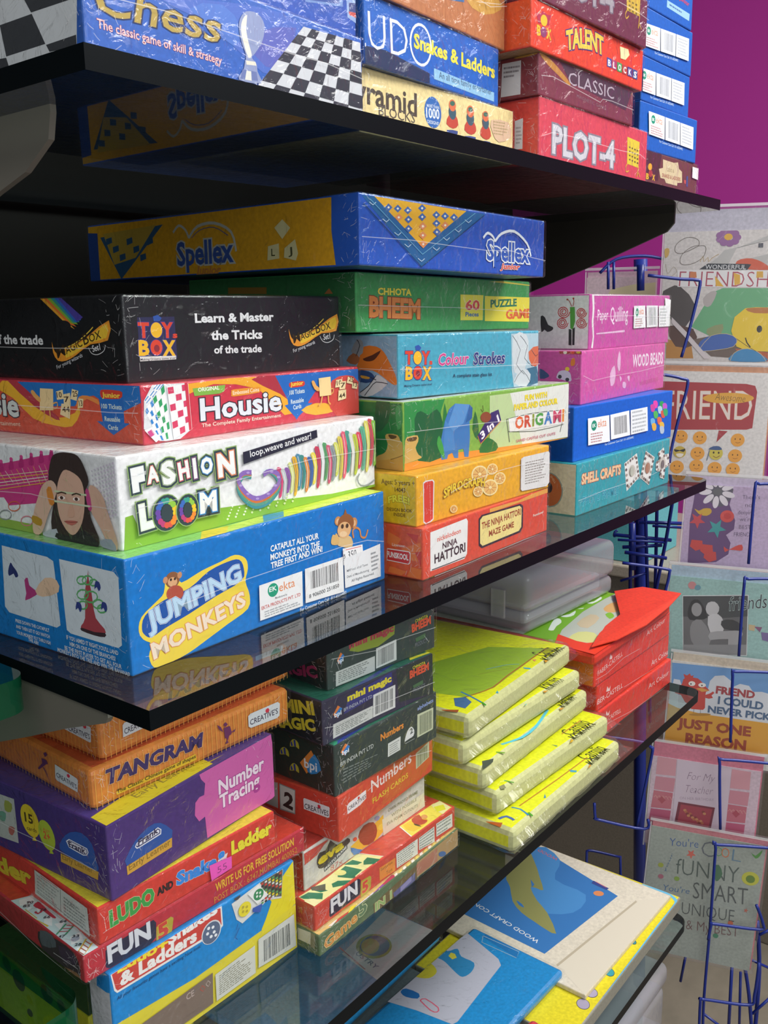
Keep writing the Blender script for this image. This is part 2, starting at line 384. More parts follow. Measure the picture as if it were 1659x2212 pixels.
game_box('game_box', 'large blue boxed game with a yellow-edged leaping animal title, lowest of its stack', 'boxed games stacked at the near end of the middle shelf', (0.0294, 0.0400, -0.3278), 1.69, 0, (0.2561, 0.2600, 0.0728), ('0b76c8','0f7ac6','8fd67c','d8dade'),
    {'front': [('p',[(69,271),(97,352),(217,418),(276,456),(303,547),(361,571),(407,545),(422,488),(594,525),(761,547),(892,565),(988,519),(1006,446),(978,361),(1010,261),(988,166),(795,111),(621,63),(434,15),(257,-1),(164,9),(131,94),(159,161),(99,209)],'ecd24a',3),
     ('p',[(93,279),(125,355),(273,411),(487,438),(654,508),(824,533),(929,524),(968,454),(941,375),(703,327),(474,272),(277,234),(163,206),(114,232)],'1f55a5',3),
     ('e',352,523,58,51,-14,'8a5a3c'),
     ('e',296,534,19,21,-14,'c98f68'),
     ('e',411,540,19,21,-13,'c98f68'),
     ('e',351,510,38,30,-14,'d9a77a'),
     ('e',365,433,70,51,-14,'b0503f'),
     ('e',339,527,8,9,-14,'2a2020'),
     ('e',371,525,8,9,-13,'2a2020'),
     ('t','JUMPING',144,245,812,126,9.4,'b9d8ee',0.03,0,[('f0f6fb',0.028),('2c62ab',0.014)]),
     ('t','MONKEYS',165,58,821,110,9.6,'f0dfc8',0.035,0,[('e39a63',0.03)]),
     ('t','CATAPULT ALL YOUR',1231,511,514,45,-0.9,'eef4f8',0.03),
     ('t',"MONKEY'S INTO THE",1227,451,526,45,-1.3,'eef4f8',0.03),
     ('t','TREE FIRST AND WIN!',1229,391,555,45,0.5,'eef4f8',0.03),
     ('t','For Consumer Care Call : 011-65554492',1514,2,538,27,-0.2,'e6eef4',0.01),
     ('l',[(2157,424),(2147,482),(2189,500),(2236,472),(2252,416),(2307,401),(2339,456)],1.6,'c9854e',3),
     ('p',[(1968,401),(1970,465),(2042,469),(2128,437),(2137,356)],'d8b985',2),
     ('p',[(1893,426),(1886,460),(1907,500),(1935,491),(1944,504),(1968,484),(1984,444),(1965,411)],'d8b070',2),
     ('e',1973,593,40,35,-11,'c58a56'),
     ('e',1973,590,23,22,-11,'e0b48a'),
     ('e',2164,544,42,41,-11,'c58a56'),
     ('e',2164,541,24,24,-11,'e0b48a'),
     ('e',2066,557,99,74,-11,'8f5a34'),
     ('p',[(2043,632),(2064,672),(2083,624)],'8f5a34'),
     ('e',2043,510,82,63,-11,'dcae7c'),
     ('e',2022,542,17,18,-11,'4a3528'),
     ('e',2079,536,18,18,-11,'4a3528'),
     ('e',2031,481,47,22,-11,'e8c79c')], 'side': [('p',[(-1272,646),(-764,638),(-704,619),(-698,542),(-688,198),(-732,174),(-1264,182),(-1308,216)],'cfdbe4'),
     ('p',[(-639,643),(-103,640),(-62,610),(-78,186),(-114,162),(-584,163),(-624,179)],'d3dfe7'),
     ('p',[(-1226,478),(-1188,541),(-1164,520),(-1128,493),(-1112,459),(-1147,444),(-1165,468),(-1219,443)],'2a356e',2),
     ('p',[(-1045,441),(-1004,463),(-993,413),(-906,383),(-937,354),(-1057,301),(-1038,353)],'b03a7c',2),
     ('p',[(-932,387),(-812,493),(-685,497),(-676,421),(-858,359)],'e3c3a5',2),
     ('p',[(-396,482),(-369,547),(-351,610),(-350,550),(-335,485),(-329,418),(-312,315),(-234,261),(-236,226),(-337,210),(-465,214),(-463,243),(-421,295)],'a8434d',2),
     ('p',[(-463,225),(-336,221),(-232,235),(-238,207),(-344,198),(-469,205)],'3b2a30',2),
     ('l',[(-376,546),(-387,529),(-412,516),(-442,511),(-465,517),(-472,531),(-461,548),(-435,561),(-405,566),(-383,560),(-376,546)],1.1,'5fae6c'),
     ('l',[(-312,556),(-324,538),(-351,523),(-384,518),(-409,524),(-417,540),(-404,558),(-376,573),(-343,578),(-319,571),(-312,556)],1.1,'5fae6c'),
     ('l',[(-269,548),(-278,535),(-298,524),(-321,520),(-339,525),(-344,536),(-335,550),(-315,560),(-292,564),(-274,559),(-269,548)],1.1,'5fae6c'),
     ('l',[(-366,457),(-380,436),(-410,420),(-447,414),(-474,421),(-483,438),(-469,458),(-438,475),(-402,480),(-375,473),(-366,456)],1.1,'5fae6c'),
     ('l',[(-276,457),(-291,433),(-326,414),(-368,407),(-400,415),(-409,435),(-393,459),(-357,478),(-316,484),(-285,476),(-276,456)],1.1,'5fae6c'),
     ('l',[(-385,385),(-396,368),(-422,354),(-452,349),(-475,354),(-483,369),(-471,386),(-445,400),(-415,405),(-392,399),(-385,385)],1.1,'5fae6c'),
     ('l',[(-225,421),(-237,402),(-265,387),(-297,381),(-321,388),(-329,403),(-317,422),(-289,437),(-257,442),(-233,436),(-226,420)],1.1,'5fae6c'),
     ('l',[(-194,396),(-205,379),(-230,366),(-259,360),(-281,366),(-288,380),(-277,397),(-252,410),(-223,415),(-201,410),(-194,396)],1.1,'5fae6c'),
     ('p',[(-284,554),(-248,554),(-238,520),(-260,496),(-275,520),(-300,504)],'2f3f86',2),
     ('p',[(-492,387),(-454,387),(-444,352),(-467,326),(-482,351),(-509,334)],'2f3f86',2),
     ('p',[(-236,431),(-199,431),(-190,397),(-211,372),(-226,397),(-251,380)],'2f3f86',2),
     ('t','PRESS DOWN THE CATAPULT',-1195,126,380,24,0.2,'dfe9f1',0.02),
     ('t','AND THEN LET IT GO! WATCH',-1196,85,380,24,-0.1,'dfe9f1',0.02),
     ('t','YOUR MONKEY FLY THROUGH',-1198,43,385,24,-0.2,'dfe9f1',0.02),
     ('t','THE AIR!',-1065,19,114,24,-3.5,'dfe9f1',0.02),
     ('t',"IF YOU AIMED IT RIGHT,YOU'LL LAND",-632,117,515,28,-0.2,'dfe9f1',0.02),
     ('t','HIM ON ONE OF THE BRANCHES!',-603,78,456,28,-0.6,'dfe9f1',0.02),
     ('t','BE THE FIRST PLAYER TO GET ALL FOUR',-661,41,567,28,-0.8,'dfe9f1',0.02),
     ('t',"MONKEY'S INTO THE TREE AND WIN THE BANANAS!",-741,11,721,28,-1.0,'dfe9f1',0.02)], 'top': [('p',[(603,-17),(762,165),(987,141),(829,-31)],'f0d54a'),
     ('p',[(829,-31),(987,141),(1371,177),(1231,32)],'cfe66a'),
     ('p',[(1196,17),(1347,170),(1536,145),(1418,26)],'2a8ed0'),
     ('p',[(1392,8),(1561,168),(2859,215),(2534,-36)],'d6ea45')]},
    [('maker_label', 'front', [('p',[(1094,305),(1540,305),(1534,44),(1089,54)],'e9ebec'),
     ('e',1229,240,54,49,-14,'1f9a78'),
     ('t','EK',1190,233,77,34,-1.6,'eef4f2',0.02),
     ('t','ekta',1291,211,165,62,0.4,'e0864f'),
     ('t','Manufactured by',1247,170,123,15,-1.7,'7a7f84',0.012),
     ('t','EKTA PRODUCTS PVT. LTD',1108,126,404,25,-0.1,'c9544f',0.012),
     ('f',[(1112,113),(1520,110),(1525,59),(1118,63)],3,'a3a8ad',1,0.45),
     ('p',[(1569,313),(2007,309),(2010,32),(1564,56)],'e9ebec'),
     ('b',[(1613,148),(1956,134),(1954,280),(1614,279)],'20242a',34,1),
     ('t','8 906000 251850',1605,81,347,30,0.2,'3a3f44',0.012),
     ('p',[(2020,288),(2482,313),(2483,42),(2025,56)],'e4e7ea'),
     ('t','MRP incl. of all Taxes',2051,177,264,19,-1.1,'6a7076',0.012),
     ('t','Date of Manufacturing',2049,130,280,19,-1.7,'6a7076',0.012),
     ('t','All Rights Reserved.',2103,85,293,21,-1.2,'5a6066',0.012),
     ('f',[(2349,273),(2458,273),(2466,110),(2359,105)],5,'8a9096',1,0.45)]), ('price_sticker', 'front', [('p',[(2009,372),(2253,355),(2264,224),(2015,240)],'f0f1f2'),
     ('l',[(2043,354),(2238,343)],0.5,'d8424a'),
     ('l',[(2028,263),(2241,250)],0.5,'d8424a'),
     ('t','R',2015,304,26,22,-4.3,'4a4f55',0.012),
     ('t','S',2014,278,26,22,-4.5,'4a4f55',0.012),
     ('t','350',2069,280,103,56,-2.1,'5a6068')])], seams=[('front',[[(40.2,35.4),(90.1,38.0),(149.5,38.6),(201.0,39.2),(230.6,37.8),(252.4,32.4)]])])
game_box('game_box', 'white and green boxed bracelet kit with bubble lettering and a photo of a girl', 'boxed games stacked at the near end of the middle shelf', (0.0412, 0.0569, -0.2550), 1.87, 0, (0.2557, 0.2500, 0.0578), ('eceef0','e8ebee','f2f2f0','d8dade'),
    {'front': [('p',[(37,206),(95,211),(140,105),(544,89),(822,127),(1332,90),(1998,33),(2614,22),(2612,-57),(967,-40),(11,-17)],'86b83c'),
     ('e',882,39,10,7,-11,'dfe9d2'),
     ('e',895,59,9,7,-10,'dfe9d2'),
     ('e',907,78,8,6,-10,'dfe9d2'),
     ('e',920,97,7,5,-10,'dfe9d2'),
     ('e',932,116,7,5,-10,'dfe9d2'),
     ('e',959,41,10,7,-10,'dfe9d2'),
     ('e',971,60,9,7,-10,'dfe9d2'),
     ('e',984,80,8,6,-10,'dfe9d2'),
     ('e',997,99,8,5,-10,'dfe9d2'),
     ('e',1010,118,7,5,-10,'dfe9d2'),
     ('e',1037,43,10,7,-10,'dfe9d2'),
     ('e',1050,62,10,7,-10,'dfe9d2'),
     ('e',1063,82,9,6,-10,'dfe9d2'),
     ('e',1075,101,8,5,-10,'dfe9d2'),
     ('e',1088,121,7,5,-10,'dfe9d2'),
     ('e',1116,44,11,8,-10,'c9dba6'),
     ('e',1129,64,10,7,-10,'c9dba6'),
     ('e',1142,84,9,6,-10,'c9dba6'),
     ('e',1156,103,8,6,-10,'c9dba6'),
     ('e',1169,123,7,5,-10,'c9dba6'),
     ('e',1197,46,11,8,-10,'c9dba6'),
     ('e',1211,66,10,7,-10,'c9dba6'),
     ('e',1224,86,9,6,-10,'c9dba6'),
     ('e',1237,106,8,6,-10,'c9dba6'),
     ('e',1251,126,7,5,-9,'c9dba6'),
     ('e',1280,48,11,8,-10,'c9dba6'),
     ('e',1294,68,10,7,-10,'c9dba6'),
     ('e',1307,88,9,6,-10,'c9dba6'),
     ('e',1321,108,8,6,-9,'c9dba6'),
     ('e',1334,128,7,5,-9,'c9dba6'),
     ('e',1364,49,11,8,-10,'c9dba6'),
     ('e',1378,70,10,7,-10,'c9dba6'),
     ('e',1392,90,9,6,-10,'c9dba6'),
     ('e',1406,110,8,6,-9,'c9dba6'),
     ('e',1419,131,7,5,-9,'c9dba6'),
     ('e',1451,51,12,8,-10,'c9dba6'),
     ('e',1464,72,11,7,-10,'c9dba6'),
     ('e',1478,92,10,6,-9,'c9dba6'),
     ('e',1492,113,9,6,-9,'c9dba6'),
     ('e',1506,133,8,5,-9,'c9dba6'),
     ('e',1538,53,12,8,-10,'c9dba6'),
     ('e',1552,74,11,7,-9,'c9dba6'),
     ('e',1567,94,10,7,-9,'c9dba6'),
     ('e',1581,115,9,6,-9,'c9dba6'),
     ('e',1595,136,8,5,-9,'c9dba6'),
     ('p',[(1382,313),(1408,323),(1434,298),(1444,210),(1421,110),(1393,107),(1414,215)],'d24a78',2),
     ('l',[(1402,306),(1425,234),(1407,126)],0.4,'5a5f70',2),
     ('p',[(1421,295),(1447,305),(1473,280),(1484,193),(1460,93),(1432,91),(1453,198)],'b9c2c8',2),
     ('l',[(1441,288),(1464,217),(1446,110)],0.4,'f2f2f2',2),
     ('p',[(1461,300),(1487,310),(1514,286),(1525,215),(1503,131),(1474,129),(1495,219)],'8a5aa8',2),
     ('l',[(1481,294),(1506,239),(1488,147)],0.4,'5a5f70',2),
     ('p',[(1503,332),(1529,342),(1556,318),(1567,227),(1543,124),(1515,122),(1536,232)],'d0d68a',2),
     ('l',[(1523,326),(1548,251),(1529,140)],0.4,'f2f2f2',2),
     ('p',[(1546,368),(1572,378),(1599,354),(1609,234),(1583,100),(1554,98),(1578,238)],'e2b03a',2),
     ('l',[(1566,362),(1589,258),(1568,117)],0.4,'5a5f70',2),
     ('p',[(1587,382),(1614,393),(1642,368),(1652,259),(1627,135),(1598,133),(1620,263)],'4f8aa8',2),
     ('l',[(1608,376),(1632,283),(1612,152)],0.4,'f2f2f2',2),
     ('p',[(1628,369),(1655,380),(1683,355),(1694,253),(1669,138),(1640,136),(1662,258)],'3f8f8a',2),
     ('l',[(1649,363),(1674,278),(1654,155)],0.4,'5a5f70',2),
     ('p',[(1669,348),(1696,359),(1724,334),(1735,228),(1710,109),(1680,106),(1703,232)],'d98a4a',2),
     ('l',[(1690,342),(1715,252),(1695,125)],0.4,'f2f2f2',2),
     ('p',[(1711,346),(1738,356),(1767,331),(1779,242),(1754,139),(1724,137),(1746,246)],'4468a8',2),
     ('l',[(1732,339),(1758,266),(1739,156)],0.4,'5a5f70',2),
     ('p',[(1755,372),(1782,383),(1811,358),(1823,262),(1798,152),(1768,150),(1790,266)],'e6d65a',2),
     ('l',[(1776,366),(1802,286),(1783,169)],0.4,'f2f2f2',2),
     ('p',[(1799,411),(1827,422),(1856,397),(1867,265),(1840,119),(1810,117),(1834,270)],'c9435f',2),
     ('l',[(1821,405),(1846,290),(1825,136)],0.4,'5a5f70',2),
     ('p',[(1844,435),(1872,446),(1901,421),(1912,288),(1886,142),(1855,140),(1879,293)],'d8dde0',2),
     ('l',[(1866,429),(1891,313),(1870,159)],0.4,'f2f2f2',2),
     ('p',[(1887,429),(1916,440),(1945,414),(1957,297),(1931,165),(1900,162),(1923,301)],'5a9f6a',2),
     ('l',[(1909,422),(1936,321),(1915,182)],0.4,'5a5f70',2),
     ('p',[(1930,406),(1959,417),(1989,392),(2001,269),(1975,132),(1943,129),(1967,273)],'c95a7a',2),
     ('l',[(1953,400),(1979,294),(1958,149)],0.4,'f2f2f2',2),
     ('p',[(1975,397),(2004,408),(2034,382),(2047,271),(2021,146),(1989,143),(2012,275)],'8f9aa0',2),
     ('l',[(1997,390),(2025,296),(2004,163)],0.4,'5a5f70',2),
     ('p',[(2021,416),(2050,428),(2081,402),(2094,296),(2068,177),(2036,174),(2059,301)],'cdd26a',2),
     ('l',[(2043,410),(2071,321),(2051,194)],0.4,'f2f2f2',2),
     ('p',[(2068,456),(2097,467),(2128,442),(2140,301),(2113,146),(2081,143),(2105,306)],'d8c75a',2),
     ('l',[(2091,450),(2118,326),(2096,163)],0.4,'5a5f70',2),
     ('p',[(2115,487),(2145,499),(2176,473),(2188,319),(2160,149),(2127,147),(2152,323)],'e2647a',2),
     ('l',[(2138,481),(2165,344),(2143,167)],0.4,'f2f2f2',2),
     ('p',[(2161,490),(2191,501),(2223,476),(2236,339),(2209,187),(2176,184),(2200,343)],'49a08f',2),
     ('l',[(2185,484),(2213,364),(2192,205)],0.4,'5a5f70',2),
     ('p',[(2207,469),(2238,481),(2270,455),(2283,315),(2256,161),(2222,158),(2247,320)],'d4d4cc',2),
     ('l',[(2231,463),(2260,341),(2238,179)],0.4,'f2f2f2',2),
     ('p',[(2254,453),(2285,464),(2317,438),(2331,304),(2304,154),(2270,152),(2294,308)],'b9c64a',2),
     ('l',[(2278,446),(2307,329),(2286,172)],0.4,'5a5f70',2),
     ('p',[(2302,465),(2333,476),(2366,450),(2381,330),(2354,196),(2320,193),(2344,335)],'d24a5f',2),
     ('l',[(2327,458),(2357,356),(2336,214)],0.4,'f2f2f2',2),
     ('p',[(2352,503),(2383,515),(2416,488),(2430,341),(2403,178),(2368,175),(2393,345)],'5fae8f',2),
     ('l',[(2376,496),(2406,367),(2385,196)],0.4,'5a5f70',2),
     ('p',[(2402,541),(2434,553),(2467,527),(2480,352),(2452,161),(2417,158),(2443,356)],'d6d06a',2),
     ('l',[(2427,534),(2456,378),(2434,179)],0.4,'f2f2f2',2),
     ('p',[(2452,553),(2484,565),(2517,538),(2532,379),(2504,203),(2469,200),(2493,383)],'c8505a',2),
     ('l',[(2477,546),(2507,405),(2485,221)],0.4,'5a5f70',2),
     ('p',[(2501,536),(2533,548),(2567,522),(2582,366),(2554,195),(2519,192),(2544,371)],'7fb84a',2),
     ('l',[(2526,530),(2557,392),(2535,213)],0.4,'f2f2f2',2),
     ('l',[(1116,293),(1036,311),(985,232),(1048,139),(1149,80),(1283,91),(1386,164),(1378,246),(1296,310),(1234,293)],3.2,'3f8f9a',3),
     ('l',[(1117,303),(1037,318),(986,249),(1049,156),(1150,97),(1284,108),(1387,177),(1379,256),(1296,310),(1234,293)],2.8,'5a9a86',3),
     ('l',[(1117,315),(1037,325),(988,268),(1050,176),(1152,117),(1285,129),(1388,194),(1380,268),(1296,310),(1234,293)],2.6,'d0723e',3),
     ('l',[(1118,327),(1038,333),(989,288),(1052,195),(1153,137),(1286,149),(1389,210),(1381,280),(1296,310),(1234,293)],3.4,'8a6ab8',3),
     ('e',1012,297,16,8,-8,'b39ad6'),
     ('e',1009,252,16,8,-9,'b39ad6'),
     ('e',1074,183,16,8,-9,'b39ad6'),
     ('e',1165,135,17,8,-9,'b39ad6'),
     ('e',1274,151,17,8,-9,'b39ad6'),
     ('e',1351,199,17,9,-9,'b39ad6'),
     ('e',1386,254,18,9,-8,'b39ad6'),
     ('e',1320,303,17,8,-8,'b39ad6'),
     ('e',1083,330,16,8,-8,'b39ad6'),
     ('l',[(2331,143),(2305,99),(2343,45),(2437,34),(2534,64)],1.4,'8f979c',2),
     ('p',[(1043,477),(1825,548),(1830,489),(1046,394)],'23283a'),
     ('t','loop,weave and wear!',1113,433,649,45,5.0,'eef0f2',0.008),
     ('t','F',103,352,88,140,3.4,'f0f3f2',0.05,0,[('8fb06a',0.15),('34454c',0.115),('e8eef0',0.04)]),
     ('t','A',213,383,96,104,4.6,'f0f3f2',0.05,0,[('8fb06a',0.15),('34454c',0.115),('e58a70',0.04)]),
     ('t','S',337,352,107,145,8.4,'f0f3f2',0.05,0,[('8fb06a',0.15),('34454c',0.115),('a8b89a',0.04)]),
     ('t','H',470,366,87,116,6.7,'f0f3f2',0.05,0,[('8fb06a',0.15),('34454c',0.115),('d96a72',0.04)]),
     ('t','I',590,361,29,134,3.8,'f0f3f2',0.05,0,[('8fb06a',0.15),('34454c',0.115),('8a5a86',0.04)]),
     ('t','O',653,376,105,111,1.1,'f0f3f2',0.05,0,[('8fb06a',0.15),('34454c',0.115),('4f9ad2',0.04)]),
     ('t','N',804,335,155,160,2.4,'f0f3f2',0.05,0,[('8fb06a',0.15),('34454c',0.115),('e08a64',0.04)]),
     ('t','L',140,108,97,157,3.1,'f0f3f2',0.05,0,[('8fb06a',0.15),('34454c',0.115),('e4ecd8',0.04)]),
     ('t','M',623,122,150,141,-1.1,'f0f3f2',0.05,0,[('8fb06a',0.15),('34454c',0.115),('3f8fd0',0.04)]),
     ('e',343,181,118,121,-10,'8fb06a'),
     ('e',343,181,110,115,-10,'34454c'),
     ('e',415,168,23,20,-10,'e6c233'),
     ('e',412,199,23,20,-10,'e6c233'),
     ('e',399,227,23,20,-10,'8fc04a'),
     ('e',377,247,22,20,-10,'8fc04a'),
     ('e',350,258,22,20,-10,'3f9a8a'),
     ('e',322,257,22,20,-10,'3f9a8a'),
     ('e',298,244,22,20,-10,'3f6ab8'),
     ('e',281,222,22,20,-10,'3f6ab8'),
     ('e',273,193,22,20,-10,'6a4aa0'),
     ('e',276,163,22,20,-10,'6a4aa0'),
     ('e',289,135,22,20,-11,'b8457a'),
     ('e',310,114,22,20,-11,'b8457a'),
     ('e',337,103,22,20,-11,'d9584a'),
     ('e',365,104,22,20,-11,'d9584a'),
     ('e',390,116,23,20,-11,'e8893a'),
     ('e',407,139,23,20,-10,'e8893a'),
     ('e',343,181,46,55,-10,'38464c'),
     ('e',514,170,99,108,-10,'8fb06a'),
     ('e',514,170,91,102,-10,'34454c'),
     ('e',571,160,18,17,-10,'e6c233'),
     ('e',568,187,18,17,-10,'e6c233'),
     ('e',558,211,18,17,-10,'8fc04a'),
     ('e',541,229,18,17,-10,'8fc04a'),
     ('e',520,237,17,17,-10,'3f9a8a'),
     ('e',498,236,17,17,-10,'3f9a8a'),
     ('e',479,224,17,17,-10,'3f6ab8'),
     ('e',465,205,17,17,-10,'3f6ab8'),
     ('e',459,180,17,17,-10,'6a4aa0'),
     ('e',461,154,17,17,-10,'6a4aa0'),
     ('e',471,130,17,17,-10,'b8457a'),
     ('e',488,112,17,17,-11,'b8457a'),
     ('e',509,103,18,17,-11,'d9584a'),
     ('e',531,104,18,17,-11,'d9584a'),
     ('e',550,115,18,17,-10,'e8893a'),
     ('e',564,135,18,17,-10,'e8893a'),
     ('e',514,170,36,48,-10,'38464c')], 'side': [('p',[(-1229,440),(-1132,457),(-989,484),(-866,509),(-746,531),(-622,548),(-625,480),(-659,391),(-733,332),(-779,221),(-1167,162),(-1221,212),(-1270,207)],'cc3f86'),
     ('p',[(-1252,384),(-1237,430),(-1218,459),(-1197,461),(-1192,436),(-1190,393)],'b82f78',2),
     ('e',-1210,458,19,13,4,'d84a92'),
     ('p',[(-1129,409),(-1115,455),(-1096,484),(-1076,485),(-1071,461),(-1069,419)],'b82f78',2),
     ('e',-1089,483,19,13,4,'d84a92'),
     ('p',[(-1010,434),(-996,480),(-978,508),(-958,509),(-953,485),(-951,444)],'b82f78',2),
     ('e',-970,507,18,13,4,'d84a92'),
     ('p',[(-893,459),(-880,504),(-862,532),(-843,533),(-838,509),(-835,468)],'b82f78',2),
     ('e',-855,530,18,13,4,'d84a92'),
     ('p',[(-779,483),(-766,527),(-749,555),(-730,556),(-725,532),(-723,492)],'b82f78',2),
     ('e',-742,553,18,12,4,'d84a92'),
     ('p',[(-668,506),(-656,550),(-639,577),(-620,578),(-615,555),(-613,515)],'b82f78',2),
     ('e',-632,576,17,12,4,'d84a92'),
     ('l',[(-1239,385),(-1159,299)],0.5,'e6b85a'),
     ('l',[(-1170,397),(-1089,327)],0.5,'e8e0d0'),
     ('l',[(-1103,409),(-1027,311)],0.5,'e39a9a'),
     ('l',[(-1036,421),(-959,339)],0.5,'e6b85a'),
     ('l',[(-971,432),(-898,323)],0.5,'e8e0d0'),
     ('l',[(-906,444),(-832,350)],0.5,'e39a9a'),
     ('l',[(-842,455),(-773,335)],0.5,'e6b85a'),
     ('l',[(-779,466),(-708,362)],0.5,'e8e0d0'),
     ('l',[(-716,477),(-650,346)],0.5,'e39a9a'),
     ('l',[(-1244,357),(-688,440)],0.5,'e8d6b0'),
     ('l',[(-1248,333),(-691,421)],0.5,'e8b84a'),
     ('l',[(-1252,310),(-694,401)],0.5,'f0ece4'),
     ('l',[(-1256,287),(-696,382)],0.5,'e8d6b0'),
     ('l',[(-1260,263),(-699,363)],0.5,'e8b84a'),
     ('p',[(-1295,64),(-832,63),(-798,-4),(-1312,-32)],'8fae4a'),
     ('l',[(-1148,100),(-1159,82),(-1185,67),(-1219,58),(-1254,57),(-1280,65),(-1290,79),(-1284,96),(-1261,112),(-1228,123),(-1193,127),(-1164,121),(-1149,109),(-1151,92)],0.7,'8a8a92'),
     ('l',[(-1035,172),(-1046,155),(-1071,140),(-1105,131),(-1138,130),(-1164,138),(-1174,152),(-1168,169),(-1145,185),(-1113,195),(-1079,198),(-1051,193),(-1036,181),(-1038,164)],0.7,'d66a4a'),
     ('l',[(-905,86),(-915,70),(-940,55),(-973,46),(-1006,45),(-1030,52),(-1041,66),(-1034,83),(-1013,99),(-981,109),(-948,113),(-920,108),(-906,95),(-907,79)],0.7,'d47a8a'),
     ('e',-232,478,5,4,5,'cfc6d8'),
     ('e',-231,450,5,4,5,'cfc6d8'),
     ('e',-229,422,5,4,5,'cfc6d8'),
     ('e',-227,394,5,4,5,'cfc6d8'),
     ('e',-226,366,5,4,5,'cfc6d8'),
     ('e',-224,338,5,4,6,'cfc6d8'),
     ('e',-222,310,5,4,6,'cfc6d8'),
     ('e',-221,281,5,4,6,'cfc6d8'),
     ('e',-219,253,5,4,6,'cfc6d8'),
     ('e',-217,225,5,4,6,'cfc6d8'),
     ('e',-216,196,5,4,6,'cfc6d8'),
     ('e',-214,168,5,4,7,'cfc6d8'),
     ('e',-200,488,6,5,5,'cfc6d8'),
     ('e',-198,460,6,5,5,'cfc6d8'),
     ('e',-197,432,6,5,5,'cfc6d8'),
     ('e',-195,404,6,5,5,'cfc6d8'),
     ('e',-193,376,6,5,5,'cfc6d8'),
     ('e',-192,348,6,5,6,'cfc6d8'),
     ('e',-190,320,6,5,6,'cfc6d8'),
     ('e',-188,292,6,5,6,'cfc6d8'),
     ('e',-187,263,6,5,6,'cfc6d8'),
     ('e',-185,235,6,5,6,'cfc6d8'),
     ('e',-183,207,6,5,6,'cfc6d8'),
     ('e',-181,178,6,5,7,'cfc6d8'),
     ('e',-168,497,7,6,5,'cfc6d8'),
     ('e',-166,469,7,6,5,'cfc6d8'),
     ('e',-164,441,7,6,5,'cfc6d8'),
     ('e',-163,413,7,6,5,'cfc6d8'),
     ('e',-161,386,7,6,5,'cfc6d8'),
     ('e',-159,358,7,6,6,'cfc6d8'),
     ('e',-158,330,7,6,6,'cfc6d8'),
     ('e',-156,302,7,6,6,'cfc6d8'),
     ('e',-154,273,7,6,6,'cfc6d8'),
     ('e',-153,245,7,6,6,'cfc6d8'),
     ('e',-151,217,7,6,6,'cfc6d8'),
     ('e',-149,189,7,6,7,'cfc6d8'),
     ('e',-136,506,8,6,5,'cfc6d8'),
     ('e',-134,478,8,6,5,'cfc6d8'),
     ('e',-132,451,8,6,5,'cfc6d8'),
     ('e',-131,423,8,6,5,'cfc6d8'),
     ('e',-129,395,8,6,5,'cfc6d8'),
     ('e',-127,367,8,6,6,'cfc6d8'),
     ('e',-126,339,8,6,6,'cfc6d8'),
     ('e',-124,311,8,6,6,'cfc6d8'),
     ('e',-122,283,8,6,6,'cfc6d8'),
     ('e',-120,255,8,6,6,'cfc6d8'),
     ('e',-119,227,8,6,6,'cfc6d8'),
     ('e',-117,199,8,6,7,'cfc6d8'),
     ('e',-104,515,9,7,5,'cfc6d8'),
     ('e',-102,488,9,7,5,'cfc6d8'),
     ('e',-101,460,9,7,5,'cfc6d8'),
     ('e',-99,432,9,7,5,'cfc6d8'),
     ('e',-97,405,9,7,5,'cfc6d8'),
     ('e',-96,377,9,7,5,'cfc6d8'),
     ('e',-94,349,9,7,6,'cfc6d8'),
     ('e',-92,321,9,7,6,'cfc6d8'),
     ('e',-90,293,9,7,6,'cfc6d8'),
     ('e',-89,266,9,7,6,'cfc6d8'),
     ('e',-87,238,9,7,6,'cfc6d8'),
     ('e',-85,210,9,7,6,'cfc6d8'),
     ('e',-73,524,10,7,5,'cfc6d8'),
     ('e',-71,497,10,7,5,'cfc6d8'),
     ('e',-69,469,10,7,5,'cfc6d8'),
     ('e',-67,442,10,7,5,'cfc6d8'),
     ('e',-66,414,10,7,5,'cfc6d8'),
     ('e',-64,386,10,7,5,'cfc6d8'),
     ('e',-62,359,10,8,6,'cfc6d8'),
     ('e',-60,331,10,8,6,'cfc6d8'),
     ('e',-59,303,10,8,6,'cfc6d8'),
     ('e',-57,276,10,8,6,'cfc6d8'),
     ('e',-55,248,10,8,6,'cfc6d8'),
     ('e',-53,220,10,8,6,'cfc6d8'),
     ('e',-41,533,10,8,5,'cfc6d8'),
     ('e',-40,506,10,8,5,'cfc6d8'),
     ('e',-38,478,10,8,5,'cfc6d8'),
     ('e',-36,451,10,8,5,'cfc6d8'),
     ('e',-34,423,10,8,5,'cfc6d8'),
     ('e',-33,396,10,8,5,'cfc6d8'),
     ('e',-31,368,10,8,6,'cfc6d8'),
     ('e',-29,341,10,8,6,'cfc6d8'),
     ('e',-27,313,10,8,6,'cfc6d8'),
     ('e',-26,285,10,8,6,'cfc6d8'),
     ('e',-24,258,10,8,6,'cfc6d8'),
     ('e',-22,230,10,8,6,'cfc6d8'),
     ('e',-10,542,11,9,5,'cfc6d8'),
     ('e',-9,515,11,9,5,'cfc6d8'),
     ('e',-7,488,11,9,5,'cfc6d8'),
     ('e',-5,460,11,9,5,'cfc6d8'),
     ('e',-3,433,11,9,5,'cfc6d8'),
     ('e',-2,405,11,9,5,'cfc6d8'),
     ('e',0,378,11,9,6,'cfc6d8'),
     ('e',2,350,11,9,6,'cfc6d8'),
     ('e',4,323,11,9,6,'cfc6d8'),
     ('e',6,295,11,9,6,'cfc6d8'),
     ('e',7,268,11,9,6,'cfc6d8'),
     ('e',9,240,11,9,6,'cfc6d8'),
     ('e',20,551,12,9,4,'cfc6d8'),
